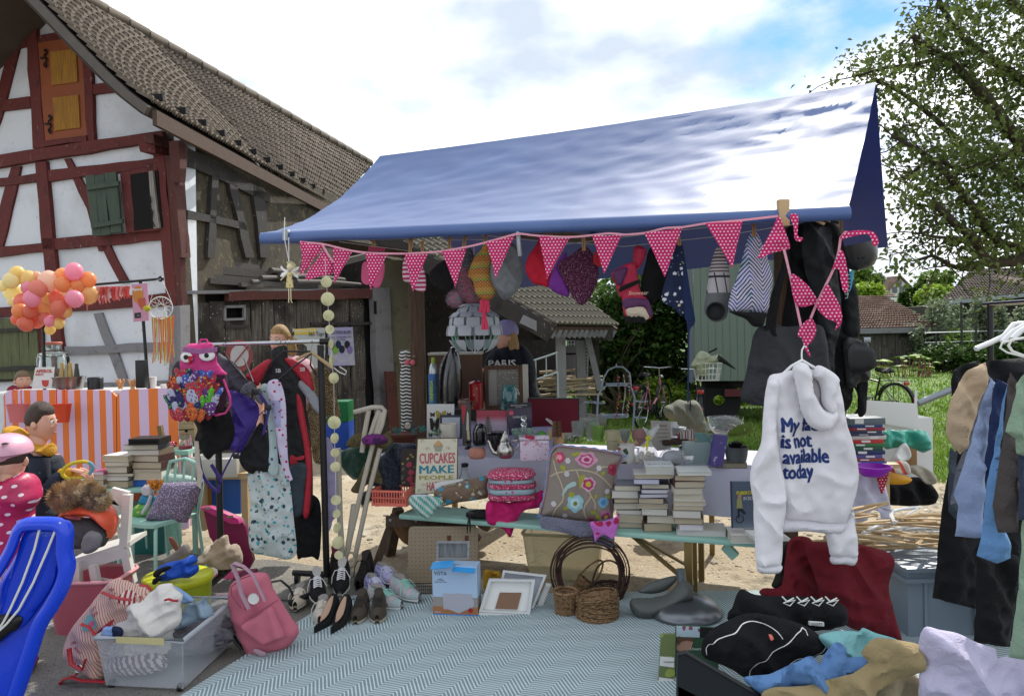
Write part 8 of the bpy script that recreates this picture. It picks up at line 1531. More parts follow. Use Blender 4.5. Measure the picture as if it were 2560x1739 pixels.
hr('slate_jacket','slate grey jacket shoulder hanging right behind the owl bag','',((495,150),(560,180),(640,230),(730,350),(770,400),(700,490),(600,470),(530,420),(510,300)),-.02,.04,ch('45434f',ro=.7),amp=.02)
t=hr('black_hanging_bag','black backpack body with pale cords hanging below the owl bag','',((285,700),(400,680),(560,600),(640,800),(600,950),(540,985),(470,1010),(430,1052),(400,1050),(330,960),(298,880),(320,800)),-.16,.06,ch('101115'),amp=.02);mb=MB()
for i in rN(4):mb.tb([p+Vc((0,0,0))for p in t.m3(cF((300+i*8,900),(305+i*12,1050+i*20),(330+i*10,1170),(320+i*9,1280+i*8)),-.06)],.005,5)
mb.bd('cord',ch('b5ada0'),t)
t=hr('purple_garment','violet padded garment with buckled straps on the rack','',((545,430),(600,460),(700,490),(820,560),(850,640),(830,740),(760,880),(690,1000),(640,985),(560,970),(520,990),(560,850),(610,760),(600,600)),-.1,.05,ch('36227a',ro=.6),amp=.03,fx=3)
for p in(((780,450),(870,470),(960,600),(950,700),(920,830)),((930,620),(800,760),(660,1000),(560,1200),(540,1320)),((370,1000),(400,1150),(460,1250),(530,1320)),((480,1080),(540,1180),(560,1240))):mb=pf(t.m([(x+dx_,y)for x,y in cF(*p)for dx_ in(0,)]+[(x-7,y+4)for x,y in cF(*p)][::-1]),.004,.02,None,y0=-.05);mb.bd('strap',ch('2c1a66',ro=.6),t)
for x,y in((815,480),(925,612),(650,1030)):q=t.m3(cF((x,y)),-.062)[0];MB().box(q.x-.02,q.x+.02,q.y,q.y+.008,q.z-.016,q.z+.016,b=.003).bd('buckle',mK,t)
hr('grey_ruffle','grey gathered fabric collar above the purple straps','collar',((720,420),(790,390),(810,440),(870,460),(880,580),(830,560),(790,500),(690,490)),-.14,.03,ch('6d6e76',bu=lambda x:sn(x.X*400+x.Z*300),bs=.8),amp=.01,fx=25)
hr('black_sequin_skirt','black sequinned skirt hanging between purple garment and patterned cloth','',((860,740),(910,820),(930,980),(978,1090),(960,1150),(900,1165),(830,1150),(795,1182),(720,1140),(680,1060),(700,980),(770,880)),-.05,.04,mat('black_sequin','0c0d12',ro=.8,ly=lambda x:[(x.vor(120)[0]<.08,'8a8a90')]),amp=.015)
t=hg('floral_trousers','white cotton trousers printed with teal and navy palms','',[(621,1178),(660,1165),(700,1160),(722,1190),(735,1300),(741,1380),(716,1398),(690,1392),(655,1386),(630,1378),(622,1340),(626,1260)],DR-.02,.03,bh('palm_trousers','b9c3c2',[(22,.26,'2b4250',1),(26,.24,'3f9aa2',6),(34,.16,'6f7c80',11)]),amp=.02,fx=7)
hr('cherry_cloth','white cloth with red cherries and blue striped edge hanging on the rack','',((925,400),(1003,370),(1050,440),(1080,600),(1085,800),(1103,1100),(1137,1228),(1110,1245),(1060,1150),(1020,1000),(990,800),(960,620),(930,520)),-.12,.02,mat('cherry_print','bdb6cc',ro=.9,ly=lambda x:[(x.vor(30)[0]<.24,'a12440'),((x.Z<(-.13))*(x.Z>(-.3))*(fr(x.X/.02+x.Z/.006)<.45)*(x.X<.0),'3f5f9a')]),amp=.012,fx=9)
hr('mint_cloth','pale mint cloth beside the cherry printed cloth','',((862,430),(930,420),(960,620),(1000,900),(1010,1170),(930,1160),(940,980),(930,800),(900,560)),-.06,.02,bh('mint_cloth','a9bdbd',[(24,.22,'3b5662',4)]),amp=.012,fx=9)
t=hr('wetsuit','black and red shorty wetsuit with grey sleeves and a red shark emblem','',((950,130),(1020,85),(1090,90),(1100,190),(1190,240),(1220,380),(1250,520),(1262,700),(1300,1000),(1312,1300),(1292,1512),(1150,1512),(1120,1300),(1100,1100),(1085,900),(1060,600),(1000,450),(900,440),(860,400),(900,310),(960,220)),.04,.045,ch('14171c',ro=.6),amp=.008,fx=3)
m_wr=ch('a11a2c',ro=.6);m_wg2=ch('85878b',ro=.6)
for nm,p,m in(('sleeve',((745,350),(800,290),(940,195),(972,230),(885,370),(850,425),(800,385)),m_wr),('sleeve',((1085,190),(1180,205),(1295,300),(1332,465),(1300,450),(1220,370),(1130,260)),m_wr),('cuff',((1222,375),(1310,440),(1428,618),(1400,665),(1340,640),(1250,500),(1198,425)),m_wg2),('stripe',((1190,490),(1235,560),(1272,760),(1312,1000),(1318,1200),(1292,1516),(1240,1512),(1265,1200),(1250,950),(1195,650)),m_wr),('thigh_panel',((1125,1130),(1285,1090),(1262,1300),(1240,1508),(1150,1508)),ch('26323a',ro=.6)),('shark_emblem',((1128,1040),(1150,1005),(1180,1030),(1250,1012),(1248,1045),(1180,1060),(1225,1085),(1150,1085),(1148,1110)),m_wr)):mb=pf(t.m(cF(*p)),.014 if nm!='shark_emblem' else.003,.02,fo(.004),y0=-.04 if nm not in('sleeve','cuff')else-.03,w=.02);mb.bd(nm,m,t)
for p in((1040,292),(1245,280)):lett(t,'SB',cF(p)[0],44*.29,mP,y=-.062,size=.03)
hg('black_leggings','plain black trousers hanging below the wetsuit','trousers',[(734,1250),(798,1250),(799,1389),(780,1390),(755,1393),(742,1386)],DR+.07,.03,ch('0d0e14'),amp=.015)
hr('gold_sequin_dress','gold sequinned short-sleeved dress glittering on the rack','',((1300,300),(1420,268),(1480,380),(1520,540),(1552,680),(1510,708),(1440,690),(1418,900),(1410,1072),(1320,1070),(1290,800),(1262,600),(1320,470)),.12,.04,mat('gold_sequin','8f7650',ro=.4,metal=.6,ly=lambda x:[(x.vor(130)[0]<.3,'e8dcc0'),(x.n(160,2)>.56,'4a3a26')],bu=lambda x:x.vor(130)[0],bs=1.),amp=.015)
hg('lavender_dress','plain lavender jersey dress at the right end of the rack','',[(812,1095),(835,1125),(842,1240),(846,1285),(832,1300),(826,1322),(810,1328),(805,1200)],DR+.1,.03,ch('8f87a5'),amp=.01)
def hanger(label,pts,hook,D,m,r=.006):
 t=T('clothes_hanger',label,'hanger',*pts[1],D=D);MB().tb(t.m3(pts),r,6).bd('shoulder',m,t);MB().tb(t.m3(hook),.002,5).bd('hook',Ms['galv_tube']if m!=mK else mK,t)
hk=lambda x,y:cF((x,y),(x-4,y-50),(x+18,y-80),(x+4,y-105),(x-24,y-85))
hanger('pale wooden hanger tilted right of the wetsuit neck',cF((1170,200),(1300,140),(1480,270)),hk(1300,145),DR-.02,Ms['beech'],.012);hanger('black plastic hanger crossing the wetsuit collar, higher one',cF((870,400),(940,240),(1060,130),(1290,130)),hk(1060,130),DR-.07,mK);hanger('black plastic hanger with small hooks sloping across the wetsuit chest',cF((1010,380),(1150,260),(1300,150),(1290,250),(1350,340)),hk(1020,130),DR-.1,mK);hanger('black hanger over the slate jacket',cF((560,160),(620,240),(760,400)),hk(560,160),DR-.06,mK);hanger('steel hanger before the round no-parking sign',cF((720,190),(760,290),(800,390)),hk(760,170),DR-.06,m_chr,.005);hanger('white wire hanger end at the right of the rack',cF((1490,270),(1540,310),(1590,330),(1600,300),(1540,260)),hk(1400,190),DR+.02,mls,.004)
def onwall(name,label,cat,pts,th,m,part,off=.05):
 q=[LW(a,b,off)for a,b in pts];t=T(name,label,cat,loc=q[0]);MB().poly3([p-q[0]for p in q],LW.n*th).bd(part,m,t,sm=0);return t
qc=LW(598,889,.06);t=T('no_parking_sign','faded round red no-parking sign on the board wall behind the rack','',loc=qc);Mw=Matrix(((LW.d.x,-LW.n.x,0,0),(LW.d.y,-LW.n.y,0,0),(0,0,1,0),(0,0,0,1)))
if Mw[0][0]<0:Mw=Matrix(((-LW.d.x,-LW.n.x,0,0),(-LW.d.y,-LW.n.y,0,0),(0,0,1,0),(0,0,0,1)))
for r0,h,k in((.215,'7d3a3c',0),(.14,'a9a6a8',.004)):MB().lh([(0,-k),(r0,-k),(r0,.004),(0,.006)],30,M=Mw@MR(PI/2,4,'X')@MR(PI,4,'Y')@MT((0,0,-k))).bd('disc',mat('sign'+h.strip('#')[1:],h,ro=.5,var=.15),t)
MB().bar(Mw@Vc((-.11,-.012,-.11)),Mw@Vc((.11,-.012,.11)),.05,.004,up=Mw@Vc((.7,0,-.7))).bd('bar',Ms['signd3a3c'],t)
Mk=lambda a,b:Mw
def wl_txt(t,s,p,w,m,off=.075,hs=1.):
 q=LW(*p,off)-t.loc;vs,fs=text(s,.1,ext=.0003);a=min(v[0]for v in vs);b=max(v[0]for v in vs);k=w/(b-a);MB().add([q+(Mw.to_3x3()@Vc(((v[0]-(a+b)/2)*k,v[1],v[2]*k*hs)))for v in vs],fs).bd('lettering',m,t,sm=0)
t=onwall('poster','yellow-topped event poster with green and black lettering on the board wall','',cE((628,940),(800,930),(900,930),(905,1140),(890,1300),(760,1290),(740,1100),(628,1020)),.01,mat('poster_grey','a9acab',ro=.6),'paper');q=onwall('x','y','z',cE((628,940),(825,932),(818,985),(630,990)),.004,mat('poster_yellow','c9b02a',ro=.6),'banner',.062);bn=[c_ for c_ in q.o.children][0];bn.parent=t.o;bn.location=q.loc-t.loc;bpy.data.objects.remove(q.o);wl_txt(t,'RegionalGut',cE((720,970))[0],.42,mP);wl_txt(t,'365 Tage',cE((830,1000))[0],.3,m_blk_i);wl_txt(t,'.ch',cE((880,1130))[0],.08,Ms['leaf_print']if 'leaf_print' in Ms else m_blk_i)
t=onwall('poster','violet open-day poster with round coloured spots and bold heading','',cE((925,930),(1150,922),(1166,1165),(1172,1265),(985,1270),(935,1170)),.01,mat('poster_violet','9c98bd',ro=.6,ly=lambda x:[(ss(x.n(5,4),.5,.6),'a9a9b4')]),'paper');wl_txt(t,'TAG DER OFFENEN BRAUEREI',cE((1035,985))[0],.5,m_blk_i,hs=2);wl_txt(t,'Samstag, 21 September 2024\n11 bis 18 Uhr',cE((1040,1020))[0],.48,m_blk_i)
for x,y,h in((965,1085,'1d2233'),(1025,1080,'1d2a4a'),(1105,1080,'20242c'),(1000,1130,'6f9a3a'),(1058,1122,'1d2233'),(1130,1128,'7a6a9a')):
 q=LW(*cE((x,y))[0],.066)-t.loc;MB().lh([(0,0),(.06,0),(.06,.002),(0,.002)],16,M=MT(q)@Mw@MR(PI/2,4,'X')).bd('spot',mat('spot'+h[1:],h,ro=.6),t)
t=rbox('toy_box','stacked green and deep blue plastic toy boxes right of the gold dress','',812,873,1055,1125,5.7,.2,pc('1746a0'));MB().box(-t.w,t.w,.0,.2,t.h+.001,t.h+.16,b=.006).bd('green_box',pc('126a3a'),t)
t=T('garden_chair','white moulded plastic folding garden chair standing turned left behind the velvet','',850,1440,z=0);m_gc=pc('b5ae9e','old_white_plastic');g3=lambda*p:[P(a,b,t.D)-t.loc for a,b in p]
for p in(((858,1420),(900,1240),(935,1100),(955,1030)),((888,1390),(922,1230),(950,1120)),((905,1130),(912,1080),(922,1025)),((940,1100),(955,1060),(962,1025),(955,1018),(930,1018),(885,1030)),((925,1090),(938,1050),(948,1025))):MB().tb(g3(*p),.017,8).bd('tube',m_gc,t)
mb=MB();q=g3((876,1398))[0];mb.tb([q+Vc((cos(a)*.04,0,sin(a)*.05))for a in np.linspace(0,6.28,17)[:-1]],.01,6,cl_=True);mb.bd('hinge_ring',m_gc,t)
for p in(((845,1120),(850,1300),(856,1395)),((885,1260),(870,1370))):MB().tb(g3(*p),.02,8).bd('leg',m_gc,t)
# RUG AND THINGS ON IT
m_rug=mat('herringbone_rug','778b90',ro=.95,ly=lambda x:[((fr(((x.X*.5+x.Y*.866)+(ab(fr((x.Y*.5-x.X*.866)/.2)-.5))*.2)/.024)<.4),'c2ced0'),(ss(x.n(1.5,5),.55,.8)*.25,'697d80')],bu=lambda x:x.n(300,2)+fr((x.X+ab(fr(x.Y/.15)-.5)*.15)/.022),bs=.35)
FL=GZ(849,1497);nl=GZ(400,1783);FRr=GZ(2600,1475);t=T('rug','pale teal outdoor rug with white herringbone weave in the foreground','',loc=(FL.x,FL.y,.004));a=(nl-FL)*1.5;b=FRr-FL
MB().surf(lambda u,v:(b*u+a*v)+Vc((0,0,.012+.003*NN(Vc((u*9,v*7,2))))),40,20,th=.008).bd('weave',m_rug,t)
t=hg('pink_backpack','dusty pink canvas backpack with round fox badge leaning on the clear box','',cG((465,770),(520,715),(640,662),(750,652),(795,680),(830,780),(920,930),(1000,1060),(1052,1130),(1040,1200),(960,1290),(850,1335),(720,1400),(655,1415),(560,1250),(500,1130),(465,1000),(448,880)),3.78,.1,ch('b56475',bu=200),amp=.012,fx=3,w=.06);bp=t
pk=pf(t.m(cG((622,1042),(750,965),(872,890),(930,1000),(985,1130),(900,1170),(810,1202),(730,1150),(670,1110))),.025,.014,fo(.006),y0=-.1,w=.02);pk.bd('pocket',Ms['cloth_b56475'],t);MB().tb(t.m3(cG((622,1042),(750,965),(872,890)),-.13),.003,4).tb(t.m3(cG((475,775),(560,705),(640,680)),-.1),.003,4).tb(t.m3(cG((470,780),(480,860),(560,960)),-.105),.003,4).bd('zip',ch('8a4a5a'),t)
m_hd=ch('a0818f');MB().tb(t.m3(cG((625,965),(560,830),(530,700),(480,580),(505,570),(580,600),(660,670),(700,760),(765,900)),-.12),.011,6,sq_=.4).bd('handle',m_hd,t)
q=t.m3(cG((665,878)),-.112)[0];MB().lh([(0,-.002),(.028,-.002),(.028,.002)],20,M=MT(q)@MR(PI/2+.1,4,'X')).bd('badge',mP,t);MB().pm(t.m(cG((648,860),(670,848),(690,862),(693,890),(670,905),(655,893),(668,878))),-.118,-.1155).bd('badge_fox',m_rl,t);mb=pf(t.m(cG((740,1235),(825,1270),(805,1302),(725,1265))),.003,None,None,y0=-.1);mb.bd('tab',m_hd,t);MB().box(*[v for v in(-.02,.02,-.02,.02,-.02,.02)],M=MT(t.m3(cG((630,1400)),-.03)[0]),b=.004).bd('buckle',mK,t);MB().tb(t.m3(cG((820,735),(900,720),(970,780),(1005,850),(980,895),(900,890)),.05),.012,6,sq_=.4).bd('strap',mK,t);MB().tb(t.m3(cG((450,850),(400,840),(345,848)),-.02),.01,6,sq_=.4).bd('strap',m_hd,t);MB().tb(t.m3(cG((470,1150),(520,1250),(640,1380)),.04),.014,6,sq_=.4).bd('strap',mK,t)
def shoe(label,px,py,ang,L_,h,m,sole,kind='low',opening='8a8580',lace=None,lean=0,cat='shoe',grp=None,w=.1,lift=0):
 """toe at picture point (px,py) on the ground; ang = direction the toe points (0 = at the camera)"""
 p=GZ(px,py);t=T('shoe',label,cat,loc=(p.x,p.y,.018+lift),rz=ang,grp=grp,rot=(lean,0,ang));w=w/2
 def wd(u):return w*(sin(min(1,u*2.2+.12)*PI/2)**.8)*(1-.18*sin(max(0,u-.35)/.65*PI))*(.86 if u>.8 else 1)*(math.sqrt(max(0,1-((u-.88)/.12)**2))if u>.88 else 1)if kind!='heel' else w*(min(1,(u*1.9)**.9)*.95)*(1-.35*max(0,u-.6))
 def up(u):
  if kind=='heel':return.028+.03*(u>.5)*(u-.5)*2+.01
  b=.045+(h-.045)*min(1,max(0,(u-.3)/.38))**1.1;return b*(.75+.25*min(1,u*4))
 rise=(lambda u:.07*max(0,u-.35)**1.2*1.6)if kind=='heel' else(lambda u:0)
 sh_=.006 if kind=='heel' else.024
 MB().surf(lambda u,v:(cos(v*2*PI)*max(.002,wd(u))*1.04,u*L_,(sh_/2+sin(v*2*PI)*sh_/2)+rise(u)),16,14).bd('sole',mat('sole'+sole[1:],sole,ro=.6),t)
 mb=MB()
 def upr(u,v):
  a=PI*v;ww=max(.002,wd(u));hh=up(u);cx_=cos(a);z=sin(a)**.7;ct=1 if kind=='heel' or u<.42 else 0
  if u>.45 and kind!='x':
   z=min(z,.93);
  k=.72 if(u>.45 and z>.6)else 1
  return(cx_*ww*(1 if z<.5 else.97-.3*(z-.5)),u*L_,sh_+hh*z*(1 if kind!='heel' or u>.62 or u<.28 else min(1,.6/max(z,.6)))+rise(u))
 mb.surf(upr,18,14);mb.bd('upper',m,t)
 mo=mat('lining'+opening[1:],opening,ro=.9);mb=MB();y0,y1=(.3,.93)if kind=='heel' else(.55,.93);zt=(lambda u:sh_+up(u)*(1.0 if kind=='heel' else.985)+rise(u)+.002)
 mb.surf(lambda u,v:((v-.5)*2*wd(y0+(y1-y0)*u)*(.5 if kind=='heel' else.66)*sin(PI*(u*.94+.03))**.5,(y0+(y1-y0)*u)*L_,zt(y0+(y1-y0)*u)-.004*sin(v*PI)*(kind=='heel')),8,6,th=.002);mb.bd('lining',mo,t)
 if lace:
  mb=MB();rr=RR(int(px))
  for i in rN(6):u=.32+i*.045;z=sh_+up(u)+.002;ww=wd(u)*.5;mb.tb([(-ww,u*L_,z*.96),(0,(u+.015)*L_,z+.004),(ww,(u+.03)*L_,z*.96)],.0032,4);mb.tb([(ww,u*L_,z*.96),(0,(u+.02)*L_,z+.006),(-ww,(u+.03)*L_,z*.96)],.0032,4)
  z=sh_+up(.55);mb.tb([(0,.55*L_,z),(-.04,.5*L_,z),(-.055,.42*L_,z*.7),(-.06,.4*L_,z*.3)],.003,4);mb.tb([(0,.55*L_,z),(.03,.48*L_,z),(.055,.4*L_,z*.6)],.003,4);mb.bd('laces',mat('lace'+lace[1:],lace,ro=.8),t)
 return t
mwh=pc('bdb6ac','white_leather');mbs=ch('101115',ro=.8);mbr=ch('423a30',ro=.75);mgry=mat('runner_mesh','9aa9ab',ro=.8,ly=lambda x:[(x.vor(300)[0]<.3,'6f7d80'),(ss(x.n(22,2),.52,.56),'b9a3a8')]);mlil=bh('lilac_lace','a8a6c6',[(70,.35,'6d6fb0',2)])
shoe('white low sneaker leaning nearest the pink backpack',800,1572,.15,.26,.07,mwh,'b7b0a2',lace='c0b8ac');shoe('cream sneaker half hidden behind the pink backpack',738,1535,.1,.25,.07,ch('b7ab9a'),'b5ad9c',lace='c0b8ac')
shoe('left black and white skate shoe behind the pumps',797,1530,.3,.27,.09,mbs,'b9b7b2',lace='c9c7c8',opening='a09c98',lift=.02,lean=.25);shoe('right black and white skate shoe behind the pumps',850,1515,.1,.27,.1,mbs,'b9b7b2',lace='c9c7c8',opening='a09c98',lift=.03,lean=.3)
shoe('left black pointed pump',786,1594,-.2,.25,.04,mbs,'141416','heel','a78a74',w=.085);shoe('right black pointed pump',828,1596,-.12,.25,.04,mbs,'141416','heel','a78a74',w=.085)
shoe('left brown leather ankle shoe with pale sole',889,1572,.02,.27,.1,mbr,'a39a88',lace='2a2622',opening='3a332c');shoe('right brown leather ankle shoe with pale sole',943,1570,.12,.27,.1,mbr,'a39a88',lace='2a2622',opening='3a332c')
shoe('left dark brown boot with plum lining behind the brown shoes',838,1478,.2,.26,.19,ch('2c2422'),'221d1b',opening='5a1830',lace='1c1817');shoe('right dark brown laced boot behind the brown shoes',895,1480,-.1,.26,.16,ch('2a2322'),'221d1b',opening='2a2322',lace='1c1817')
shoe('left grey and mint running shoe, toe to the right',1005,1533,.95,.27,.085,mgry,'b5bab8',lace='8fc4b6');shoe('right grey and mint running shoe propped higher, toe to the right',1050,1518,.8,.27,.1,mgry,'b5bab8',lace='8fc4b6',lift=.01)
shoe('left lilac lace sneaker behind the running shoes',960,1500,.6,.24,.07,mlil,'b9b7c0',lace='b9b9cf');shoe('right lilac lace sneaker behind the running shoes',992,1475,.7,.24,.08,mlil,'b9b7c0',lace='b9b9cf',lift=.01)
t=T('peg_board','pale wooden peg board with rows of holes and two leather tabs','_',cK((380,640)),D=4.84);MB().pm(t.m(cK((110,135),(680,132),(700,150),(708,180),(700,640),(62,640),(75,170),(85,145))),0,.012).bd('board',mat('peg_ply','93846e',ro=.7,var=.06,ly=lambda x:[((sq((fr(x.X/.026)-.5)*(fr(x.X/.026)-.5)+(fr(x.Z/.026)-.5)*(fr(x.Z/.026)-.5)))<.1,'2a2520')]),t);t.o.rotation_euler.x=-.05
for x in(445,605):prt(t,cK((x-18,215),(x+18,215),(x+14,268),(x-18,268)),mat('leather_tab','5a3222',ro=.6),'tab',-.004,-.001)
def frame(label,pts,D,b_,mf,mi_,tilt=0.,dep=.03,grp=None):
 t=T('picture_frame',label,'frame',(pts[0][0]+pts[1][0])/2,max(p[1]for p in pts),D=D,grp=grp);q=t.m(pts);cx_=sum(p[0]for p in q)/4;cz_=sum(p[1]for p in q)/4;i_=[(cx_+(x-cx_)*(1-b_),cz_+(z-cz_)*(1-b_))for x,z in q]
 for k in rN(4):j=(k+1)%4;MB().pm([q[k],q[j],i_[j],i_[k]],0,dep).bd('rail',mf,t)
 MB().pm(i_,dep*.5,dep*.6).bd('mat_board',mi_,t);t.o.rotation_euler.x=-tilt;t.i_=i_;return t
m_fw_=pc('bfc1c0','frame_white')
frame('small grey wooden tray frame standing on the blue appliance box',cK((328,270),(632,272),(628,425),(330,425)),4.28,.14,wood('8f9192','limed_wood',ax='X'),wood('77797b','limed_wood2'))
frame('white box frame partly hidden, behind the front one',cK((935,542),(1335,585),(1190,925),(860,860)),4.25,.12,m_fw_,mat('bluish_glass','8a8d98',ro=.2),.25)
t=frame('front white box frame with brown square in a white mount',cK((805,618),(1228,625),(1180,925),(715,905)),4.17,.13,m_fw_,mP,.2,.05);prt(t,cK((905,740),(1105,742),(1065,888),(862,880)),mat('kraft_square','7d5f4a',ro=.8),'print',.018,.0235);MB().pm(t.m(cK((715,908),(1182,928),(1158,988),(712,962))),.0,.05).bd('edge',m_fw_,t)
frame('narrow white frame edge rightmost behind the other frames',cK((1330,650),(1375,660),(1290,865),(1240,860)),4.3,.3,m_fw_,mP,.2)
t=T('appliance_box','blue and white appliance carton with an open blue lid and a product picture','',cK((500,940)),z=.012);q=t.m(cK((290,460),(697,490),(715,965),(292,925)));S_=t.S;
m_bx=mat('carton_blue','9fb6cf',ro=.5,ly=lambda x:[(x.Z<.115,'8a8580'),(x.Z<.06,'96643f'),(x.Z<.018,'1f78c0')]);sx_=q[1][0]-q[0][0];hh=q[0][1]-q[3][1];Mx=MT((q[0][0],0,0))@MR(R(-9),4,'Z');MB().box(0,sx_*1.02,0,.1,0,hh,M=Mx).bd('carton',m_bx,t)
for a_,x0 in((.25,0),(-.1,sx_*.5)):MB().box(x0,x0+sx_*.5,-.05,.03,0,.003,M=Mx@MT((0,0,hh))@MR(-a_*.5,4,'Y')@MR(.2,4,'X')).bd('flap',pc('2b8fd0'),t)
def lt(s,x,z,w,m=m_blk_i,al=0):
 vs,fs=text(s,.05,ext=.0002);a=min(v[0]for v in vs);b=max(v[0]for v in vs);k=w/(b-a);MB().add([Mx@Vc(((v[0]-a)*k+x,v[1]-.001,v[2]*k+z))for v in vs],fs).bd('lettering',m,t,sm=0)
lt('ViSTA',.01,hh-.055,.075);lt('Brotgrill\nFür 4 Scheiben\nAppareil pour 4 toasts',.01,hh-.08,.075);lt('1200 W',.01,.024,.035,mP);MB().box(sx_*.24,sx_*.9,-.0015,-.0005,.045,.135,M=Mx@MT((0,0,0))).pm([(sx_*.3,.05),(sx_*.6,.025),(sx_*.95,.07),(sx_*.93,.11),(sx_*.6,.14),(sx_*.33,.12)],-.003,-.0018,M=Mx).bd('picture',mat('print_grey','a0a0aa',ro=.5),t);MB().lh([(0,0),(.013,0),(.013,.002)],14,M=Mx@MT((sx_*.86,-.004,.045))@MR(PI/2,4,'X')).bd('sticker',m_rl,t)
t=hg('mustard_cloth','mustard yellow cloth bundle between carton and white frames','',cK((760,540),(800,515),(850,535),(900,530),(920,580),(880,640),(790,700),(765,690)),4.65,.04,ch('a07a1c'),amp=.02,fx=9)
t=T('wire_basket','black wire basket lying at the foot of the peg board','',cK((180,790)),D=4.56);mb=MB();q=t.m(cK((75,645),(290,645),(290,790),(85,790)))
for k in rN(12):x=q[0][0]+(q[1][0]-q[0][0])*k/11;mb.tb([(x,0,q[0][1]),(x,0,q[2][1])],.0016,4)
for k in rN(6):z=q[0][1]+(q[2][1]-q[0][1])*k/5;mb.tb([(q[0][0],0,z),(q[1][0],0,z)],.0022 if k else.004,4)
mb.bd('wires',mK,t)
t=T('clear_bin','empty yellowed clear plastic bin under the bench behind the baskets','',cK((1520,640)),z=0);t.o.location.y+=.2;T4,B4=boxy(t,.52,.36,.3,.86,.04);t.o.rotation_euler.z=-.2;tub(t,(T4,B4),mat('yellow_clear','c9bd93',ro=.25,alpha=.4),'body',.003);mb=MB().tb(T4,.011,6,cl_=True).bd('rim',mat('yellow_clear2','b5a982',ro=.3,alpha=.8),t)
m_wk=mat('wicker','86694a',ro=.8,ly=lambda x:[(ss(x.n(60,4),.5,.6),'5c452e')],bu=100,bs=.8);m_wkd=mat('dark_wicker','3b241d',ro=.7,bu=90,bs=.8)
def wring(mb,R_,z,r,cx_,cy_,seed,wob=.006,n=40,sy=1.,nn=4):
 rr=RR(seed);a0=rr.random()*6;mb.tb([(cx_+cos(a)*(R_+sin(a*9+a0)*wob*.5),cy_+sin(a)*(R_+sin(a*9+a0)*wob*.5)*sy,z+sin(a*18+a0)*wob*.5)for a in np.linspace(0,2*PI,n+1)[:-1]],r,nn,cl_=True)
b0=GZ(*cK((1810,1040))[0]);
for i in rN(7):
 t=T('wicker_tray','round wicker tray, %s%s of the stacked seven'%('topmost' if i==6 else ORD[i],'' if i in(0,6)else ' from the bottom'),'tray',loc=(b0.x+random.uniform(-.008,.008),b0.y+.1,.014+i*.019),grp='stacked round wicker trays',rot=(.03+.05*i/2,-.02+.01*(i%3),i*.7));mb=MB()
 for k in rN(3):wring(mb,.118-.004*k,.006+.008*k,.0045,0,0,i*5+k)
 mb.bd('rim',m_wk,t);mb=MB()
 for k in rN(11 if i==6 else 3):wring(mb,.108-.0095*k,.004,.004,0,0,i*9+k,.004)
 if i<6:mb.lh([(0,.001),(.11,.001),(.11,.004),(0,.004)],20)
 mb.bd('base',m_wk,t)
def basket(label,cx,py,D,rt,rb,h,m,handle=0,lean=0.,dark=0):
 p=GZ(cx,py);t=T('basket',label,'basket',loc=(p.x,p.y,.012),rot=(0,lean,0));mb=MB();n=int(h/.0085)
 for k in rN(n):u=k/(n-1);wring(mb,rb+(rt-rb)*u,.004+u*h,.0045,0,0,k,.004,28)
 for k in rN(16):a=k*PI/8;mb.tb([(cos(a)*rb,sin(a)*rb,0),(cos(a)*rt,sin(a)*rt,h)],.004,4)
 mb.bd('weave',m,t,kind='stuff');MB().lh([(0,0),(rb,0),(rb,.006),(0,.006)],18).bd('base',m,t);mb=MB();wring(mb,rt,h+.004,.008,0,0,3,.004,28,nn=6);mb.bd('rim',m,t)
 if handle:MB().tb([(cos(a)*rt,0,h+sin(a)*handle)for a in np.linspace(0,PI,14)],.006,6).bd('handle',m,t)
 return t
basket('small upright light wicker basket with dark bundle inside',cK((1505,0))[0][0],1540,0,.066,.055,.13,m_wk);p=basket('dark brown wicker basket lying low behind the tray stack',cK((1900,0))[0][0],1500,0,.1,.08,.07,m_wkd,.16);basket('light split-cane basket tipped over inside the vine ring',cK((1590,0))[0][0],1488,0,.05,.035,.1,m_wk,.16,.7)
t=T('vine_ring','big dark woven vine hoop basket standing behind the wicker trays','basket',cK((1730,800)),z=.012);mb=MB();rr=RR(6);mb2=MB()
for k in rN(16):a0=rr.u(-.1,.1);tw_=rr.u(-.12,.12);R_=.238-rr.u(0,.08);(mb if k%2 else mb2).tb([(cos(a)*R_*1.02,tw_*sin(a)+rr.u(-.002,.002),.17+sin(a)*(R_*.95))for a in np.linspace(-.55+a0,PI+.55+a0,26)],.0038,5)
mb.bd('hoop',m_wkd,t);mb2.bd('vines',m_wkd,t)
t=T('parasol_base','round silver parasol base with upright tube','_',cN((585,700)),z=.012);s_=.327*t.S;MB().lh([(0,.0),(270*s_,.0),(298*s_,.02),(296*s_,.035),(250*s_,.07),(150*s_,.1),(60*s_,.115),(30*s_,.12),(0,.12)],36,cy=.18).bd('disc',mat('silver_paint','6d7074',ro=.3,metal=.75),t);MB().tb([(-.005,.18,.11),(-.02,.18,.26)],.026,14).bd('tube',mat('steel_tube','7f8489',ro=.35,metal=.7),t)
t=T('grey_boat_bowl','folded grey felt-like boat-shaped bowl beside the parasol base','',cN((240,620)),z=.012);mg=mat('grey_shell','4f5250',ro=.6,var=.1);mb=pf(t.m(cN((105,500),(150,475),(300,470),(400,440),(480,360),(500,335),(560,355),(590,410),(580,470),(450,520),(300,600),(240,625),(150,605),(115,560))),.08,.016,None,w=.08);mb.bd('front',mg,t);mb=pf(t.m(cN((190,460),(260,400),(380,355),(495,335),(480,380),(400,450),(300,475))),.03,.016,None,y0=.08);mb.bd('rear',mg,t)
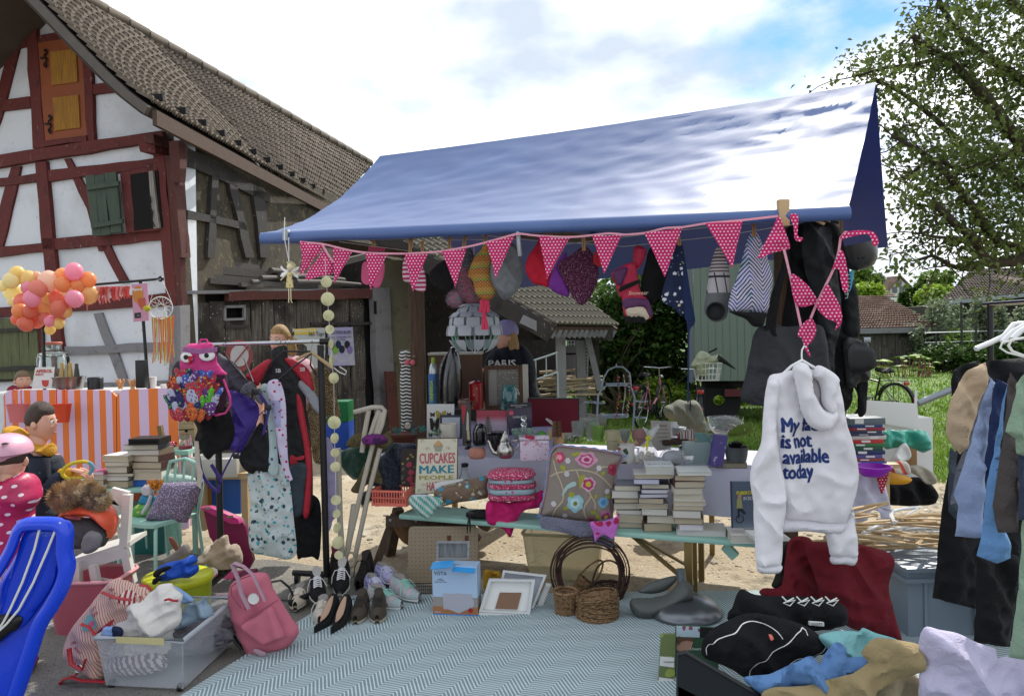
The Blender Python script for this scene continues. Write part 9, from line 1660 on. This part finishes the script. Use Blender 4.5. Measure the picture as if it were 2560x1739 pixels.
t=slab('garden_book','upright paperback with green plant photos and white title band','',cN((345,750),(455,748),(448,1138),(325,1120)),3.33,.015,bh('green_photo','67744a',[(14,.3,'8f9a4a',1)],bu=None,ro=.4),'cover');prt(t,cN((337,915),(445,925),(443,1000),(333,985)),mP,'band');prt(t,cN((328,1075),(442,1090),(441,1135),(326,1118)),mP,'band');lett(t,'Wachstum',cN((405,955))[0],85*.327,mat('ink_green','2a3a3a'),y=-.004,size=.03)
t=slab('photo_book','upright softcover with a girl, blossoms and green field behind the first garden book','',cN((458,680),(790,700),(780,1180),(445,1165)),3.37,.012,mat('green_card','35543c',ro=.4),'cover');prt(t,cN((462,683),(640,690),(638,770),(460,765)),bh('blossom_photo','a9bcc6',[(30,.3,'8a4a60',1)],bu=None),'photo');prt(t,cN((640,690),(788,702),(786,775),(638,770)),m_blk_i,'photo');lett(t,'Unsere',cN((610,855))[0],90*.327,mP,y=-.004,size=.03,shear=.3)
deco_=[((470,775),(560,770),(590,800),(570,860),(500,885),(460,860)),((462,770),(590,768),(585,800),(540,790),(500,800),(470,830))]
prt(t,cN(*deco_[0]),Ms['print_skin'],'photo',-.004,-.0022);prt(t,cN(*deco_[1]),mat('hair_print','5a4030'),'photo',-.006,-.0042)
# RIGHT: SIDE TABLE, CRATE, SUITCASE AND RAIL
t=T('side_table','small side table under a white cloth behind the hoodie','',cR((150,700)),D=4.8);t.o.location.z=0;z0=P(*cR((150,405))[0],4.8).z
MB().box(-.2,.2,0,.35,z0-.03,z0-.004).bd('tabletop',Ms['beech'],t)
for x in(-.17,.17):MB().box(x-.015,x+.015,.1,.13,0,z0-.03).bd('leg',Ms['beech'],t)
for i,(y0,y1,h)in EN(((391,402,'1f4a9a'),(376,390,'8a3a33'),(358,375,'5a4a8a'),(336,356,'1b2a5a'),(318,335,'1f4a33'),(300,316,'2c6a40'),(280,299,'b02a2a'),(262,279,'b9b4b0'),(250,261,'3a3a55'),(235,249,'27344d'),(220,234,'8a1f30'),(205,219,'1f3a6a'),(172,204,'59656a'))):
 a=cR((45+(i*7)%13,y0),(238-(i*11)%25,y1));nm={'1':'blue','8':'red-brown','5':'violet-grey','2':'dark','b':'bright','3':'slate'}[h.strip('#')[0]];t=rbox('dvd_case','%s case, %s in the tall stack of film and game cases'%(nm,'topmost' if i==12 else ORD[i]),'case',a[0][0],a[1][0],a[0][1],a[1][1]+.5,4.72,.13,pc(h),b=.002,grp='stacked cases');prt(t,[(a[0][0]+8+(i*17)%40,a[0][1]+2),(a[0][0]+30+(i*17)%40,a[0][1]+2),(a[0][0]+30+(i*17)%40,a[1][1]-2),(a[0][0]+8+(i*17)%40,a[1][1]-2)],mP,'print')
hs=lambda nm,lab,cat,pts,D,th,m,cr=cR,**k:hg(nm,lab,cat,cr(*pts),D,th,m,**k)
t=T('purple_basin','bright translucent purple plastic basin behind the hoodie sleeve','',cR((165,465)),D=4.5);jar(t,cR,165,[(0,465),(50,463),(75,440),(88,425),(92,412),(86,412),(70,436),(0,455)],pc('a032c0',transl=.4),'basin')
hs('white_cloth','white cloth hanging in points from the side table','',((70,470),(130,465),(205,470),(240,560),(262,665),(245,695),(212,690),(200,650),(160,640),(130,700),(90,790),(72,700),(60,600)),4.6,.02,m_sheet,amp=.02);hs('dotted_cloth','red cloth with white dots under the purple basin','',((190,460),(245,448),(235,500),(212,555),(195,510)),4.55,.012,dots('red_dot','a31d38','d9c9cc',.02,.2))
t=hs('white_box','open white cardboard box with its lid raised','',((132,80),(390,98),(402,232),(124,182)),5.3,.004,mP,sm=False,amp=0);prt(t,cR((378,32),(392,30),(390,98),(376,96)),mP,'flap');MB().box(-.35,.32,.05,.4,-t.loc.z+.35,-.14).bd('carton',mP,t)
hs('teal_plastic_bag','turquoise plastic bag bulging out under the white box','',((215,240),(300,232),(430,236),(450,290),(425,346),(340,315),(225,325)),5.1,.08,mat('teal_film','3f9f8a',ro=.3,coat=.3),amp=.04,fx=7)
hs('silver_paper','crumpled pale grey paper cone below the turquoise bag','',((240,405),(320,300),(356,340),(350,382),(300,392)),5.,.04,mP,amp=.02);hs('orange_striped_cloth','white cloth with orange stripes rolled beside the case stack','',((235,400),(330,390),(355,440),(330,458),(250,440)),4.9,.05,stripes('os_',('c5bdb2','c5bdb2','c9503a'),.022,ang=.5));hs('pale_shoes','pair of pale canvas slip-ons on the black bag','',((352,412),(420,415),(480,460),(486,500),(440,505),(400,470),(350,440)),5.05,.03,ch('a09a8c'),amp=.02)
hs('yellow_crate','flat yellow plastic crate under the striped cloth','',((235,445),(358,475),(330,506),(232,500)),5.,.05,pc('c98f12'),amp=0);hs('black_holdall','slumped black holdall on the gravel behind the side table','bag',((222,505),(300,490),(400,470),(470,520),(482,570),(430,612),(225,602)),5.2,.15,ch('0f1119'),amp=.03)
t=rbox('cardboard_carton','plain brown carton standing behind the grey paper','',*cR((335,300))[0][:1],*cR((392,300))[0][:1],1108,1170,5.3,.15,Ms['cardboard']);t=T('garden_hose','thick grey garden hose arching over the lawn','',cR((400,95)),D=6);MB().tb(t.m3(cR((395,97),(480,62),(600,14))),.028,8).bd('hose',Ms['zinc'],t)
cp=P(2268,1600,3.75);t=T('grey_crate','large grey plastic stacking crate with loose hangers on top','',loc=(cp.x,3.75,0));mg=pc('7d8a96');MB().box(.01,.62,.01,.5,0,.37,b=.012).bd('body',mg,t)
for z in(.3,.355):MB().box(-.008,.638,-.008,.52,z,z+.022,b=.004).bd('rim',mg,t)
for x in(.09,.35,.58):MB().box(x,x+.014,-.004,.012,.01,.3).bd('rib',mg,t)
MB().box(.2,.5,.004,.0095,.2,.225).bd('red_tape',mat('red_tape','7a2a30'),t);rr=RR(21)
for i in rN(20):
 wh=i in(4,9,13,17);h=T('clothes_hanger','loose %s hanger lying in the pile on the grey crate'%('white plastic' if wh else 'wooden'),'hanger',loc=(cp.x-.18+rr.u(0,.55),4.0+rr.u(-.12,.3),.40+i*.0085),rot=(rr.u(-.12,.12)-PI/2,rr.u(-.1,.1),rr.u(-.8,.8)),grp='loose white hangers' if wh else 'loose wooden hangers');m=mH if wh else Ms['beech']
 MB().tb([(-.21,0,-.08),(-.1,0,-.025),(0,0,0),(.1,0,-.025),(.21,0,-.08)],.011,6).bd('shoulder',m,h);MB().tb([(-.2,0,-.08),(.2,0,-.08)],.006,5).bd('bar',m,h);MB().tb([(0,0,0),(0,0,.05),(.02,0,.07),(0,0,.09),(-.018,0,.075)],.002,5).bd('hook',Ms['galv_tube'],h)
m_rd=ch('640b1a');hn=lambda*a,**k:hs(*a,cr=cN,**k)
hn('red_blanket','deep red blanket draped down in front of the grey crate','',((1450,70),(1600,40),(1850,60),(2118,155),(2090,400),(2130,600),(2168,790),(2000,740),(1780,690),(1600,520),(1520,300)),3.6,.09,m_rd,amp=.03,fx=2.5);hn('red_blanket','second deep red cloth to the left below the hoodie hem','',((1300,130),(1340,20),(1440,0),(1520,60),(1600,300),(1560,520),(1300,500),(1110,450),(1130,400),(1260,370)),3.75,.08,m_rd,amp=.03,fx=3);hn('olive_cloth','dark olive cloth strip left of the red blankets','',((1215,300),(1270,90),(1325,80),(1320,330),(1260,400),(1190,380)),3.8,.04,ch('2c2a22'),amp=.02)
m_b2=ch('0e1016',bs=.5);t=hn('laced_backpack','black backpack with white zigzag cord lying over the suitcase','',((865,650),(900,520),(940,420),(980,405),(1060,440),(1250,460),(1500,465),(1720,510),(1765,600),(1700,680),(1450,740),(1150,700)),3.4,.12,m_b2,amp=.04,fx=3);mb=MB()
for i in rN(4):x=1270+i*110;mb.tb(t.m3(cN((x,460),(x+40,500),(x+100,485),(x+60,530),(x+10,510),(x+90,470)),-.13),.0035,4)
mb.bd('cord',mls,t);prt(t,cN((1390,568),(1498,575),(1497,600),(1390,592)),mP,'label',-.135,-.12);lett(t,'SCOTT',cN((1443,584))[0],80*.327,m_blk_i,y=-.137,size=.02)
t=hn('black_jeans','folded black jeans with white stitching on top of the suitcase','',((655,850),(700,740),(850,640),(1000,590),(1160,600),(1430,675),(1560,760),(1622,840),(1480,940),(1150,1085),(1000,1080),(860,1000),(680,930)),3.15,.11,m_b2,amp=.03,fx=3,w=.15)
vine(t,t.mb,[((690,900),(700,820),(860,690),(1000,628),(1180,680),(1245,750)),((985,1060),(1000,960),(1120,880),(1280,780),(1410,680),(1430,720)),((1100,1070),(1300,980),(1500,860),(1580,800))],.0035,'stitching',mls,cN,.004);deco(t,t.mb,[cN((1147,725),(1165,722),(1180,755),(1160,768))],'badge',m_cor,.005)
t=T('open_suitcase','open black suitcase overflowing with clothes in the front right corner','',cN((480,1215)),D=2.95);q=t.m3(cN((472,900),(530,885),(1125,1232),(1100,1330),(465,1330)));mb=MB().poly3(q,(.0,.02,0));a,b=q[0],q[2];k=Vc((0,0,-.13));mb.poly3([a+k,b+k,b+Vc((.5,.05,-.13)),a+Vc((.15,.08,-.13))],(0,0,-.17));mb.bd('shell',mat('case_shell','10151c',ro=.5),t);MB().tb([a,q[1],b],.01,6).bd('edge',mK,t)
m_den=mat('denim','5a7fae',ro=.95,bu=300,ly=lambda x:[(ss(x.n(16,5),.5,.62),'44658f')])
for a in(('teal_shirt','pale turquoise T-shirt heaped behind the denim','',((1550,765),(1640,725),(1750,720),(1870,730),(1890,700),(1990,740),(2150,790),(2060,830),(1950,930),(1760,950),(1640,880)),3.1,.06,ch('79aeb0'),.04),('denim_trousers','blue denim trousers spilling over the suitcase','jeans',((980,1080),(1200,1040),(1400,940),(1500,915),(1560,980),(1620,870),(1690,810),(1760,850),(1770,925),(1900,915),(1975,990),(1850,1080),(1500,1180),(1180,1210),(1080,1180)),2.96,.07,m_den,.042),('beige_chinos','beige chino trousers lying across the front of the suitcase','trousers',((1110,1240),(1180,1160),(1500,1130),(1800,1040),(1930,960),(1880,900),(1990,780),(2280,810),(2335,860),(2330,1000),(2150,1110),(1980,1200),(1900,1300),(1200,1330)),2.9,.06,ch('8f7f5c'),.04)):hn(*a[:6],a[6],amp=a[7],fx=4,fz=4)
hs('khaki_shirt','khaki shirt below the beige chinos at the bottom edge','',((180,1560),(300,1480),(380,1470),(440,1560),(460,1640),(200,1640)),2.95,.05,ch('8a7f66'),amp=.03);hs('lilac_sweatshirt','large lilac-white sweatshirt heaped in the front right corner','',((398,1500),(440,1410),(402,1330),(425,1230),(500,1240),(600,1262),(700,1310),(790,1340),(792,1385),(860,1375),(1000,1370),(1000,1640),(470,1640)),2.85,.12,ch('b3aec6','lilac_jersey'),amp=.035,fx=3.5,fz=4,w=.3)
t=T('clothes_rail','clothes rail at the right border of the picture carrying shirts and coats','_',loc=(2.62,2.6,0));MB().tb([(0,-1.1,1.72),(0,1.5,1.72)],.014,8).bd('rail',m_chr,t)
for y in(-1.05,1.45):MB().tb([(0,y,.02),(0,y,1.72)],.016,8).bd('pole',mK,t)
rg=[('grey_coat','dark grey coat filling the back of the right rail','',((600,-60),(760,-120),(1000,-140),(1000,1300),(760,1290),(640,1000),(600,500)),3.55,'22242a'),('black_jacket','black jacket with puffed shoulder hanging leftmost on the right rail','',((590,330),(548,440),(520,600),(492,900),(467,1080),(580,1110),(686,1137),(705,900),(720,700),(640,400)),3.5,'0f1118'),('blouse','black short-sleeved top shoulder at the top of the right rail','top',((557,-20),(575,-70),(640,-105),(700,-120),(700,-60),(640,0),(620,60),(590,330),(570,250),(565,60)),3.45,'121319'),('black_trousers','long black garment hanging below the grey-brown coat','',((690,870),(870,860),(905,870),(892,1100),(857,1330),(745,1312),(680,1310),(688,1150)),3.1,'0d0e14'),('slate_blouse','slate grey blouse edge between knit and blue shirt','',((560,320),(600,350),(592,450),(600,640),(580,680),(545,640),(548,450)),3.4,'38414b'),('grey_jacket','grey suit jacket sleeve right of the beige knit','',((730,-70),(765,-20),(705,190),(622,400),(590,600),(560,610),(592,420),(645,280),(700,80)),3.3,'5f626c'),('beige_knit','beige textured knit with wide sleeve','',((600,0),(650,-70),(735,-110),(742,0),(700,130),(645,290),(603,352),(560,300),(537,250),(540,165),(562,70)),3.2,'b09a7f'),('blue_shirt','pale blue buttoned shirt sleeve on the right rail','',((765,-30),(788,0),(760,200),(732,480),(722,700),(716,777),(650,775),(585,770),(602,620),(580,560),(645,340),(705,140)),3.05,'8594b4'),('navy_shirt','navy shirt between pale blue shirt and denim shirt','',((795,-30),(850,0),(795,250),(742,515),(730,400),(762,150)),3.0,'13244a'),('denim_shirt','light denim shirt with folded cuff','',((850,0),(835,150),(800,400),(810,690),(862,800),(870,882),(790,905),(697,870),(722,750),(742,500),(805,200)),2.9,'5d86b4'),('taupe_coat','taupe grey-brown coat sleeve hanging right of the denim shirt','',((862,-60),(912,0),(935,200),(908,500),(900,745),(800,750),(775,620),(803,400),(838,150)),2.8,'46403f'),('sage_blouse','sage green frilled blouse at the right border','',((900,0),(1000,-120),(1000,370),(925,360),(888,350),(882,275),(835,240),(862,150)),2.65,'7f9680'),('sage_skirt','long sage green skirt at the right border','',((932,680),(1000,660),(1000,1400),(855,1382),(892,1100),(910,900)),2.75,'7f9682'),('navy_coat','dark blue-grey coat edge at the right border','',((905,350),(1000,350),(1000,690),(900,684),(906,500)),2.72,'2c3548')]
for nm,lab,ct,p,D,h in rg:hs(nm,lab,ct,p,D,.05,ch(h),amp=.035,fx=6,sm=False)
for i,p in EN((((1360,1118),(1500,1060),(1620,1000),(1700,900),(1794,890)),((1600,1060),(1700,960),(1794,910)),((1690,1030),(1760,960),(1810,930)))):t=T('clothes_hanger','broad white hanger %s at the right border'%(['lowest and foremost','in the middle','highest'][i]),'hanger',*cO(p[0])[0],D=3.1-i*.1);MB().tb(t.m3(cO(*p)),.014,8,sq_=.8).bd('shoulder',mH,t)
t=T('clothes_hanger','thin white wire hanger looped in front of the shirts at the right border','',cO((1620,1050)),D=2.8);mb=MB().tb(t.m3(cO((1794,1180),(1690,1140),(1655,1090),(1680,1040),(1794,1020))),.005,6).tb(t.m3(cO((1794,1190),(1640,1150),(1580,1110),(1600,1060),(1700,1045))),.004,6).bd('wire',mls,t)
# PEOPLE
m_skin=mat('skin','c99a84',ro=.55,sub=.15,ly=lambda x:[(ss(x.n(18,3),.52,.7)*.4,'b06a58')])
def face(psi):
 c_,s_=cos(psi),sin(psi)
 def fn(d):
  f=d.x*c_+d.y*s_;l=-d.x*s_+d.y*c_;z=d.z;g=lambda f0,l0,z0,w,a,wz=None:a*math.exp(-((l-l0)/w)**2-((z-z0)/(wz or w))**2)if f>0 else 0
  r=1+g(1,0,-.1,.13,.13,.17)+g(1,0,-.2,.1,.09,.07)+g(1,0,-.47,.16,.05,.05)+g(1,0,-.58,.16,.04,.04)-g(1,0,-.53,.2,.03,.025)+g(1,0,-.82,.25,.08,.12)+g(1,0,.2,.35,.03,.1);
  for q in(-1,1):r+=-g(1,q*.36,.04,.17,.075,.11)+g(1,q*.5,-.25,.2,.03)
  return r*(1-.07*max(0,-z)*(f<.3))
 return fn
def head(t,mb,ct,s,psi,hair,hm=None,tilt=0.,cap=.12,eyes=True):
 ct=Vc(ct);mb.ball(ct,(.082*s,.08*s,.116*s),40,fn=face(psi));F=Vc((cos(psi),sin(psi),0));Lf=Vc((-F.y,F.x,0))
 mb.tb([ct+Vc((0,0,-.06*s))-F*.015*s,ct+Vc((0,0,-.2*s))-F*.03*s],[.05*s,.058*s],12)
 for q in(-1,1):
  e=MB();e.ball(ct+Lf*q*.084*s-F*.01*s+Vc((0,0,-.008*s)),(.018*s,.012*s,.027*s),10);e.bd('ear',m_skin,t)
  if eyes:
   p=ct+F*.072*s+Lf*q*.031*s+Vc((0,0,.006*s));e=MB();e.ball(p,(.0105*s,)*3,10);e.bd('eye',mP,t);e=MB();e.ball(p+F*.006*s,.0066*s,8);e.bd('iris',m_blk_i,t);e=MB();e.tb([p+Lf*.018*s+Vc((0,0,.018*s)),p+F*.01*s+Vc((0,0,.023*s)),p-Lf*.018*s+Vc((0,0,.018*s))],.0028*s,5);e.bd('eyebrow',hair,t)
 e=MB();p=ct+F*.084*s+Vc((0,0,-.062*s));e.tb([p+Lf*.018*s-F*.006*s,p,p-Lf*.018*s-F*.006*s],.0032*s,5);e.bd('lips',mat('lips','8f4a44',ro=.5),t)
 def hf(d):
  f=d.x*F.x+d.y*F.y;l=(d.z+.05-(.5 if f>.45 else-.1 if f<0 else-.1+f*1.3));k=.5+.5*math.tanh(l*9);n=NN(Vc((d.x*24,d.y*24,d.z*5)))*.05;return.9+(.22+n)*k
 h=MB();h.ball(ct+Vc((0,0,.008*s)),(.083*s,.081*s,.114*s),40,fn=hf);return h,F,Lf
def hand(mb,ct,d,up,s=1.):
 """palm, four bent fingers and a thumb from the side of the palm"""
 d=Vc(d).normalized();up=Vc(up);sd_=d.cross(up).normalized();up=sd_.cross(d);ct=Vc(ct);mb.tb([ct-d*.04*s,ct,ct+d*.035*s],[.019*s,.027*s,.024*s],10,sq_=.55)
 for i,L_ in EN((.055,.066,.062,.048)):b=ct+d*.03*s+sd_*(i-1.5)*.013*s;mb.tb([b,b+d*L_*.45*s-up*.006*s,b+d*L_*.8*s-up*.02*s,b+d*L_*.85*s-up*.034*s],[.0085*s,.008*s,.007*s,.005*s],7)
 b=ct-d*.01*s-sd_*.022*s;mb.tb([b,b+d*.025*s-sd_*.014*s-up*.01*s,b+d*.045*s-sd_*.01*s-up*.022*s],[.01*s,.009*s,.006*s],7)
m_hb=mat('brown_hair','3f2f25',ro=.6,bu=lambda x:x.n(1,3,vec=x.v(x.X*300,x.Y*300,x.Z*40)),bs=1.);m_bl=mat('blond_hair','a5834f',ro=.55,ly=lambda x:[(ss(x.n(1,3,vec=x.v(x.X*200,x.Y*200,x.Z*8)),.5,.65),'6f5433')],bu=lambda x:x.n(1,3,vec=x.v(x.X*300,x.Y*300,x.Z*20)),bs=1.)
t=T('person','boy with brown hair in navy jacket and mustard hood, holding a yellow ring','',cC((380,1250)),D=4.4);q=t.m3(cC((375,350)))[0];mb=MB();h,F,Lf=head(t,mb,q,.95,R(10),m_hb);h.bd('hair',m_hb,t)
a,b,d=t.m3(cC((390,730),(430,950),(620,830)),-.06);mb.tb([a,b,d],[.04,.035,.025],10);mb.tb([q+Vc((0,.02,-.2)),Vc((-.02,.05,-.2))],[.08,.1],14,sq_=.7);hp=t.m3(cC((715,790)),-.08)[0];hand(mb,hp,(1,-.1,-.25),(0,-.5,1),.95);mb.bd('body',m_skin,t)
m_nv=mat('navy_jacket','141c2c',ro=.8,ly=lambda x:[(x.vor(38)[0]<.09,'8f949c')],bu=150);m_mu=ch('b58420')
mb=pf(t.m(cC((190,600),(230,545),(330,590),(430,640),(510,640),(545,700),(570,800),(560,950),(520,1080),(545,1190),(400,1230),(265,1265),(240,1100),(215,900),(190,750))),.12,.02,fo(.015),w=.12);mb.bd('jacket',m_nv,t);MB().tb([a+Vc((0,-.03,.04)),a.lerp(b,.5)+Vc((0,-.05,0)),b+Vc((0,-.05,0)),b.lerp(d,.55)+Vc((0,-.04,0)),d+Vc((-.03,0,0))],[.055,.062,.058,.05,.042],14).bd('sleeve',m_nv,t);MB().tb([d+Vc((-.035,0,0)),d+Vc((.0,0,.01)),d+Vc((.045,-.01,.012))],[.045,.038,.03],12).bd('cuff',m_mu,t)
mb=pf(t.m(cC((70,505),(85,420),(110,375),(180,380),(260,440),(370,515),(450,555),(495,515),(518,590),(500,650),(430,625),(330,590),(230,545),(140,540))),.075,.018,fo(.012),y0=-.03,w=.05);mb.bd('hood',m_mu,t);mb=pf(t.m(cC((430,1190),(545,1180),(520,1215),(420,1235))),.04,None,None,y0=-.09);mb.bd('hem',m_mu,t)
for s in(-1,1):MB().tb([(s*.06,.03,0),(s*.065,.03,-.25),(s*.07,.0,-t.loc.z+.06)],[.075,.06,.05],12).bd('trouser_leg',m_nv,t);MB().ball((s*.07,-.03,-t.loc.z+.035),(.045,.11,.035),12).bd('shoe',mK,t)
t2=T('toy_ring','yellow and blue fabric ring held by the boy','toy',cC((705,780)),D=4.3);s_=.2754*t2.S;MB().tb([Vc((cos(a)*112*s_,cos(a)*.03,sin(a)*74*s_+.01*cos(a)))for a in np.linspace(0,2*PI,33)[:-1]],.0105,8,cl_=True).bd('ring',mat('ring_yellow','b8a51c',ro=.8,ly=lambda x:[(x.X>.055,'4f8fa8')]),t2)
t=T('person','small girl seen from behind in a pink dotted raincoat and pale pink cycle helmet','',loc=(P(20,1400,3.6).x,3.6,0));q=P(20,1150,3.6)-t.loc;mb=MB();h,F,Lf=head(t,mb,q,.95,R(100),m_hb,eyes=False);mb.tb([q-Vc((0,0,.15)),(0,0,.45)],[.07,.1],14);
for s in(-1,1):mb.tb([(s*.06,0,.5),(s*.06,0,.06)],[.06,.04],12)
mb.bd('body',m_skin,t);h.bd('hair',m_hb,t);MB().tb([q+Vc((-.06,-.06,.0)),q+Vc((-.05,-.09,-.08)),q+Vc((-.06,-.07,-.17))],[.04,.045,.02],10).bd('ponytail',m_hb,t)
MB().ball(q+Vc((0,0,.045)),(.1,.13,.088),30,fn=lambda d:1 if d.z>-.25 else.8).bd('helmet',pc('cf9aae',coat=.4),t)
for i in rN(3):MB().ball(q+Vc((-.04+i*.05,-.115+abs(i-1)*.012,.115-abs(i-1)*.02)),(.016,.02,.006),8).bd('helmet_vent',mK,t)
mr_=dots('rain_dots','a51c4c','d9c9cf',.05,.17,ro=.45,bu=8,bs=.5);mb=pf([(v.x,v.z)for v in[P(a,b,3.6)-t.loc for a,b in((-60,1215),(-20,1190),(30,1188),(62,1180),(80,1196),(92,1225),(96,1245),(88,1262),(74,1284),(76,1330),(72,1380),(60,1415),(10,1422),(-70,1420))]],.13,.022,fo(.014),w=.12);mb.bd('raincoat',mr_,t)
for s in(-1,1):MB().ball((s*.06,.0,.04),(.045,.1,.04),12).bd('boot',pc('8f2450'),t)
def bust(label,px,py,D,s,psi,hair,top,toppts,cr,long=0,capm=None):
 t=T('person',label,'person',px,py,D=D);q=Vc((0,0,0));mb=MB();h,F,Lf=head(t,mb,q,s,psi,hair);mb.tb([(0,.02,-.18*s),(0,.03,-.35),(0,.03,-.75),(0,.03,-t.loc.z+.9)],[.06,.14,.13,.13],14,sq_=.7)
 for k in(-1,1):mb.tb([(k*.15,.02,-.27),(k*.2,.03,-.55),(k*.14,-.14,-.72)],[.045,.04,.028],10);hand(mb,(k*.12,-.18,-.74),(-k*.3,-1,-.2),(0,0,1));mb.tb([(k*.08,.03,-.7),(k*.09,.03,-t.loc.z+.05)],[.09,.05],10)
 mb.bd('body',m_skin,t);h.bd('hair',hair,t)
 if long:
  mb=MB()
  for k in(-1,0,1):mb.tb([Lf*k*.07*s-F*.04*s+Vc((0,0,.03*s)),Lf*k*.085*s-F*.05*s-Vc((0,0,.1*s)),Lf*k*.08*s-F*.045*s-Vc((0,0,long))],[.04*s,.045*s,.02*s],10)
  mb.bd('long_hair',hair,t)
 mb=pf(t.m(cr(*toppts)),.14,.02,fo(.015),y0=.02,w=.13);mb.bd('sweater',top,t)
 for k in(-1,1):MB().tb([(k*.09,.03,-.62),(k*.09,.03,-t.loc.z+.1)],[.11,.065],10).bd('trouser_leg',m_nv,t);MB().ball((k*.09,-.02,-t.loc.z+.04),(.05,.13,.04),10).bd('shoe',mK,t)
 if capm:MB().ball(q+Vc((0,0,.05*s))-F*.02*s,(.104*s,.104*s,.1*s),24,fn=lambda d:1 if d.z>-.35 else.85).bd('beanie',capm,t)
 return t
t=bust('woman in lilac beanie and navy sweater standing behind the table, face turned left',1261,843,6.35,1.02,R(205),m_bl,ch('131c30'),((828,1390),(860,1310),(920,1240),(1040,1195),(1180,1180),(1270,1240),(1330,1370),(1358,1600),(1358,1750),(830,1750)),cH,.2,ch('857fa8'));lett(t,'PARIS',cH((1010,1368))[0],265*.2533,mP,y=-.135,size=.1,hsc=17,off=.002)
bust('blonde woman in pale pink top standing behind the clothes rack',700,850,6.3,1.0,R(-115),m_bl,ch('b98f98'),((440,1230),(540,1180),(640,1180),(760,1220),(800,1330),(790,1600),(480,1600)),cE,.16)
bust('small fair-haired child in a red jacket looking over the left end of the bar',57,952,7.4,.8,R(-40),mat('fair_hair','6d5843',ro=.6),ch('7a1526'),((80,1350),(140,1325),(200,1320),(270,1330),(300,1380),(300,1700),(80,1700)),cB)
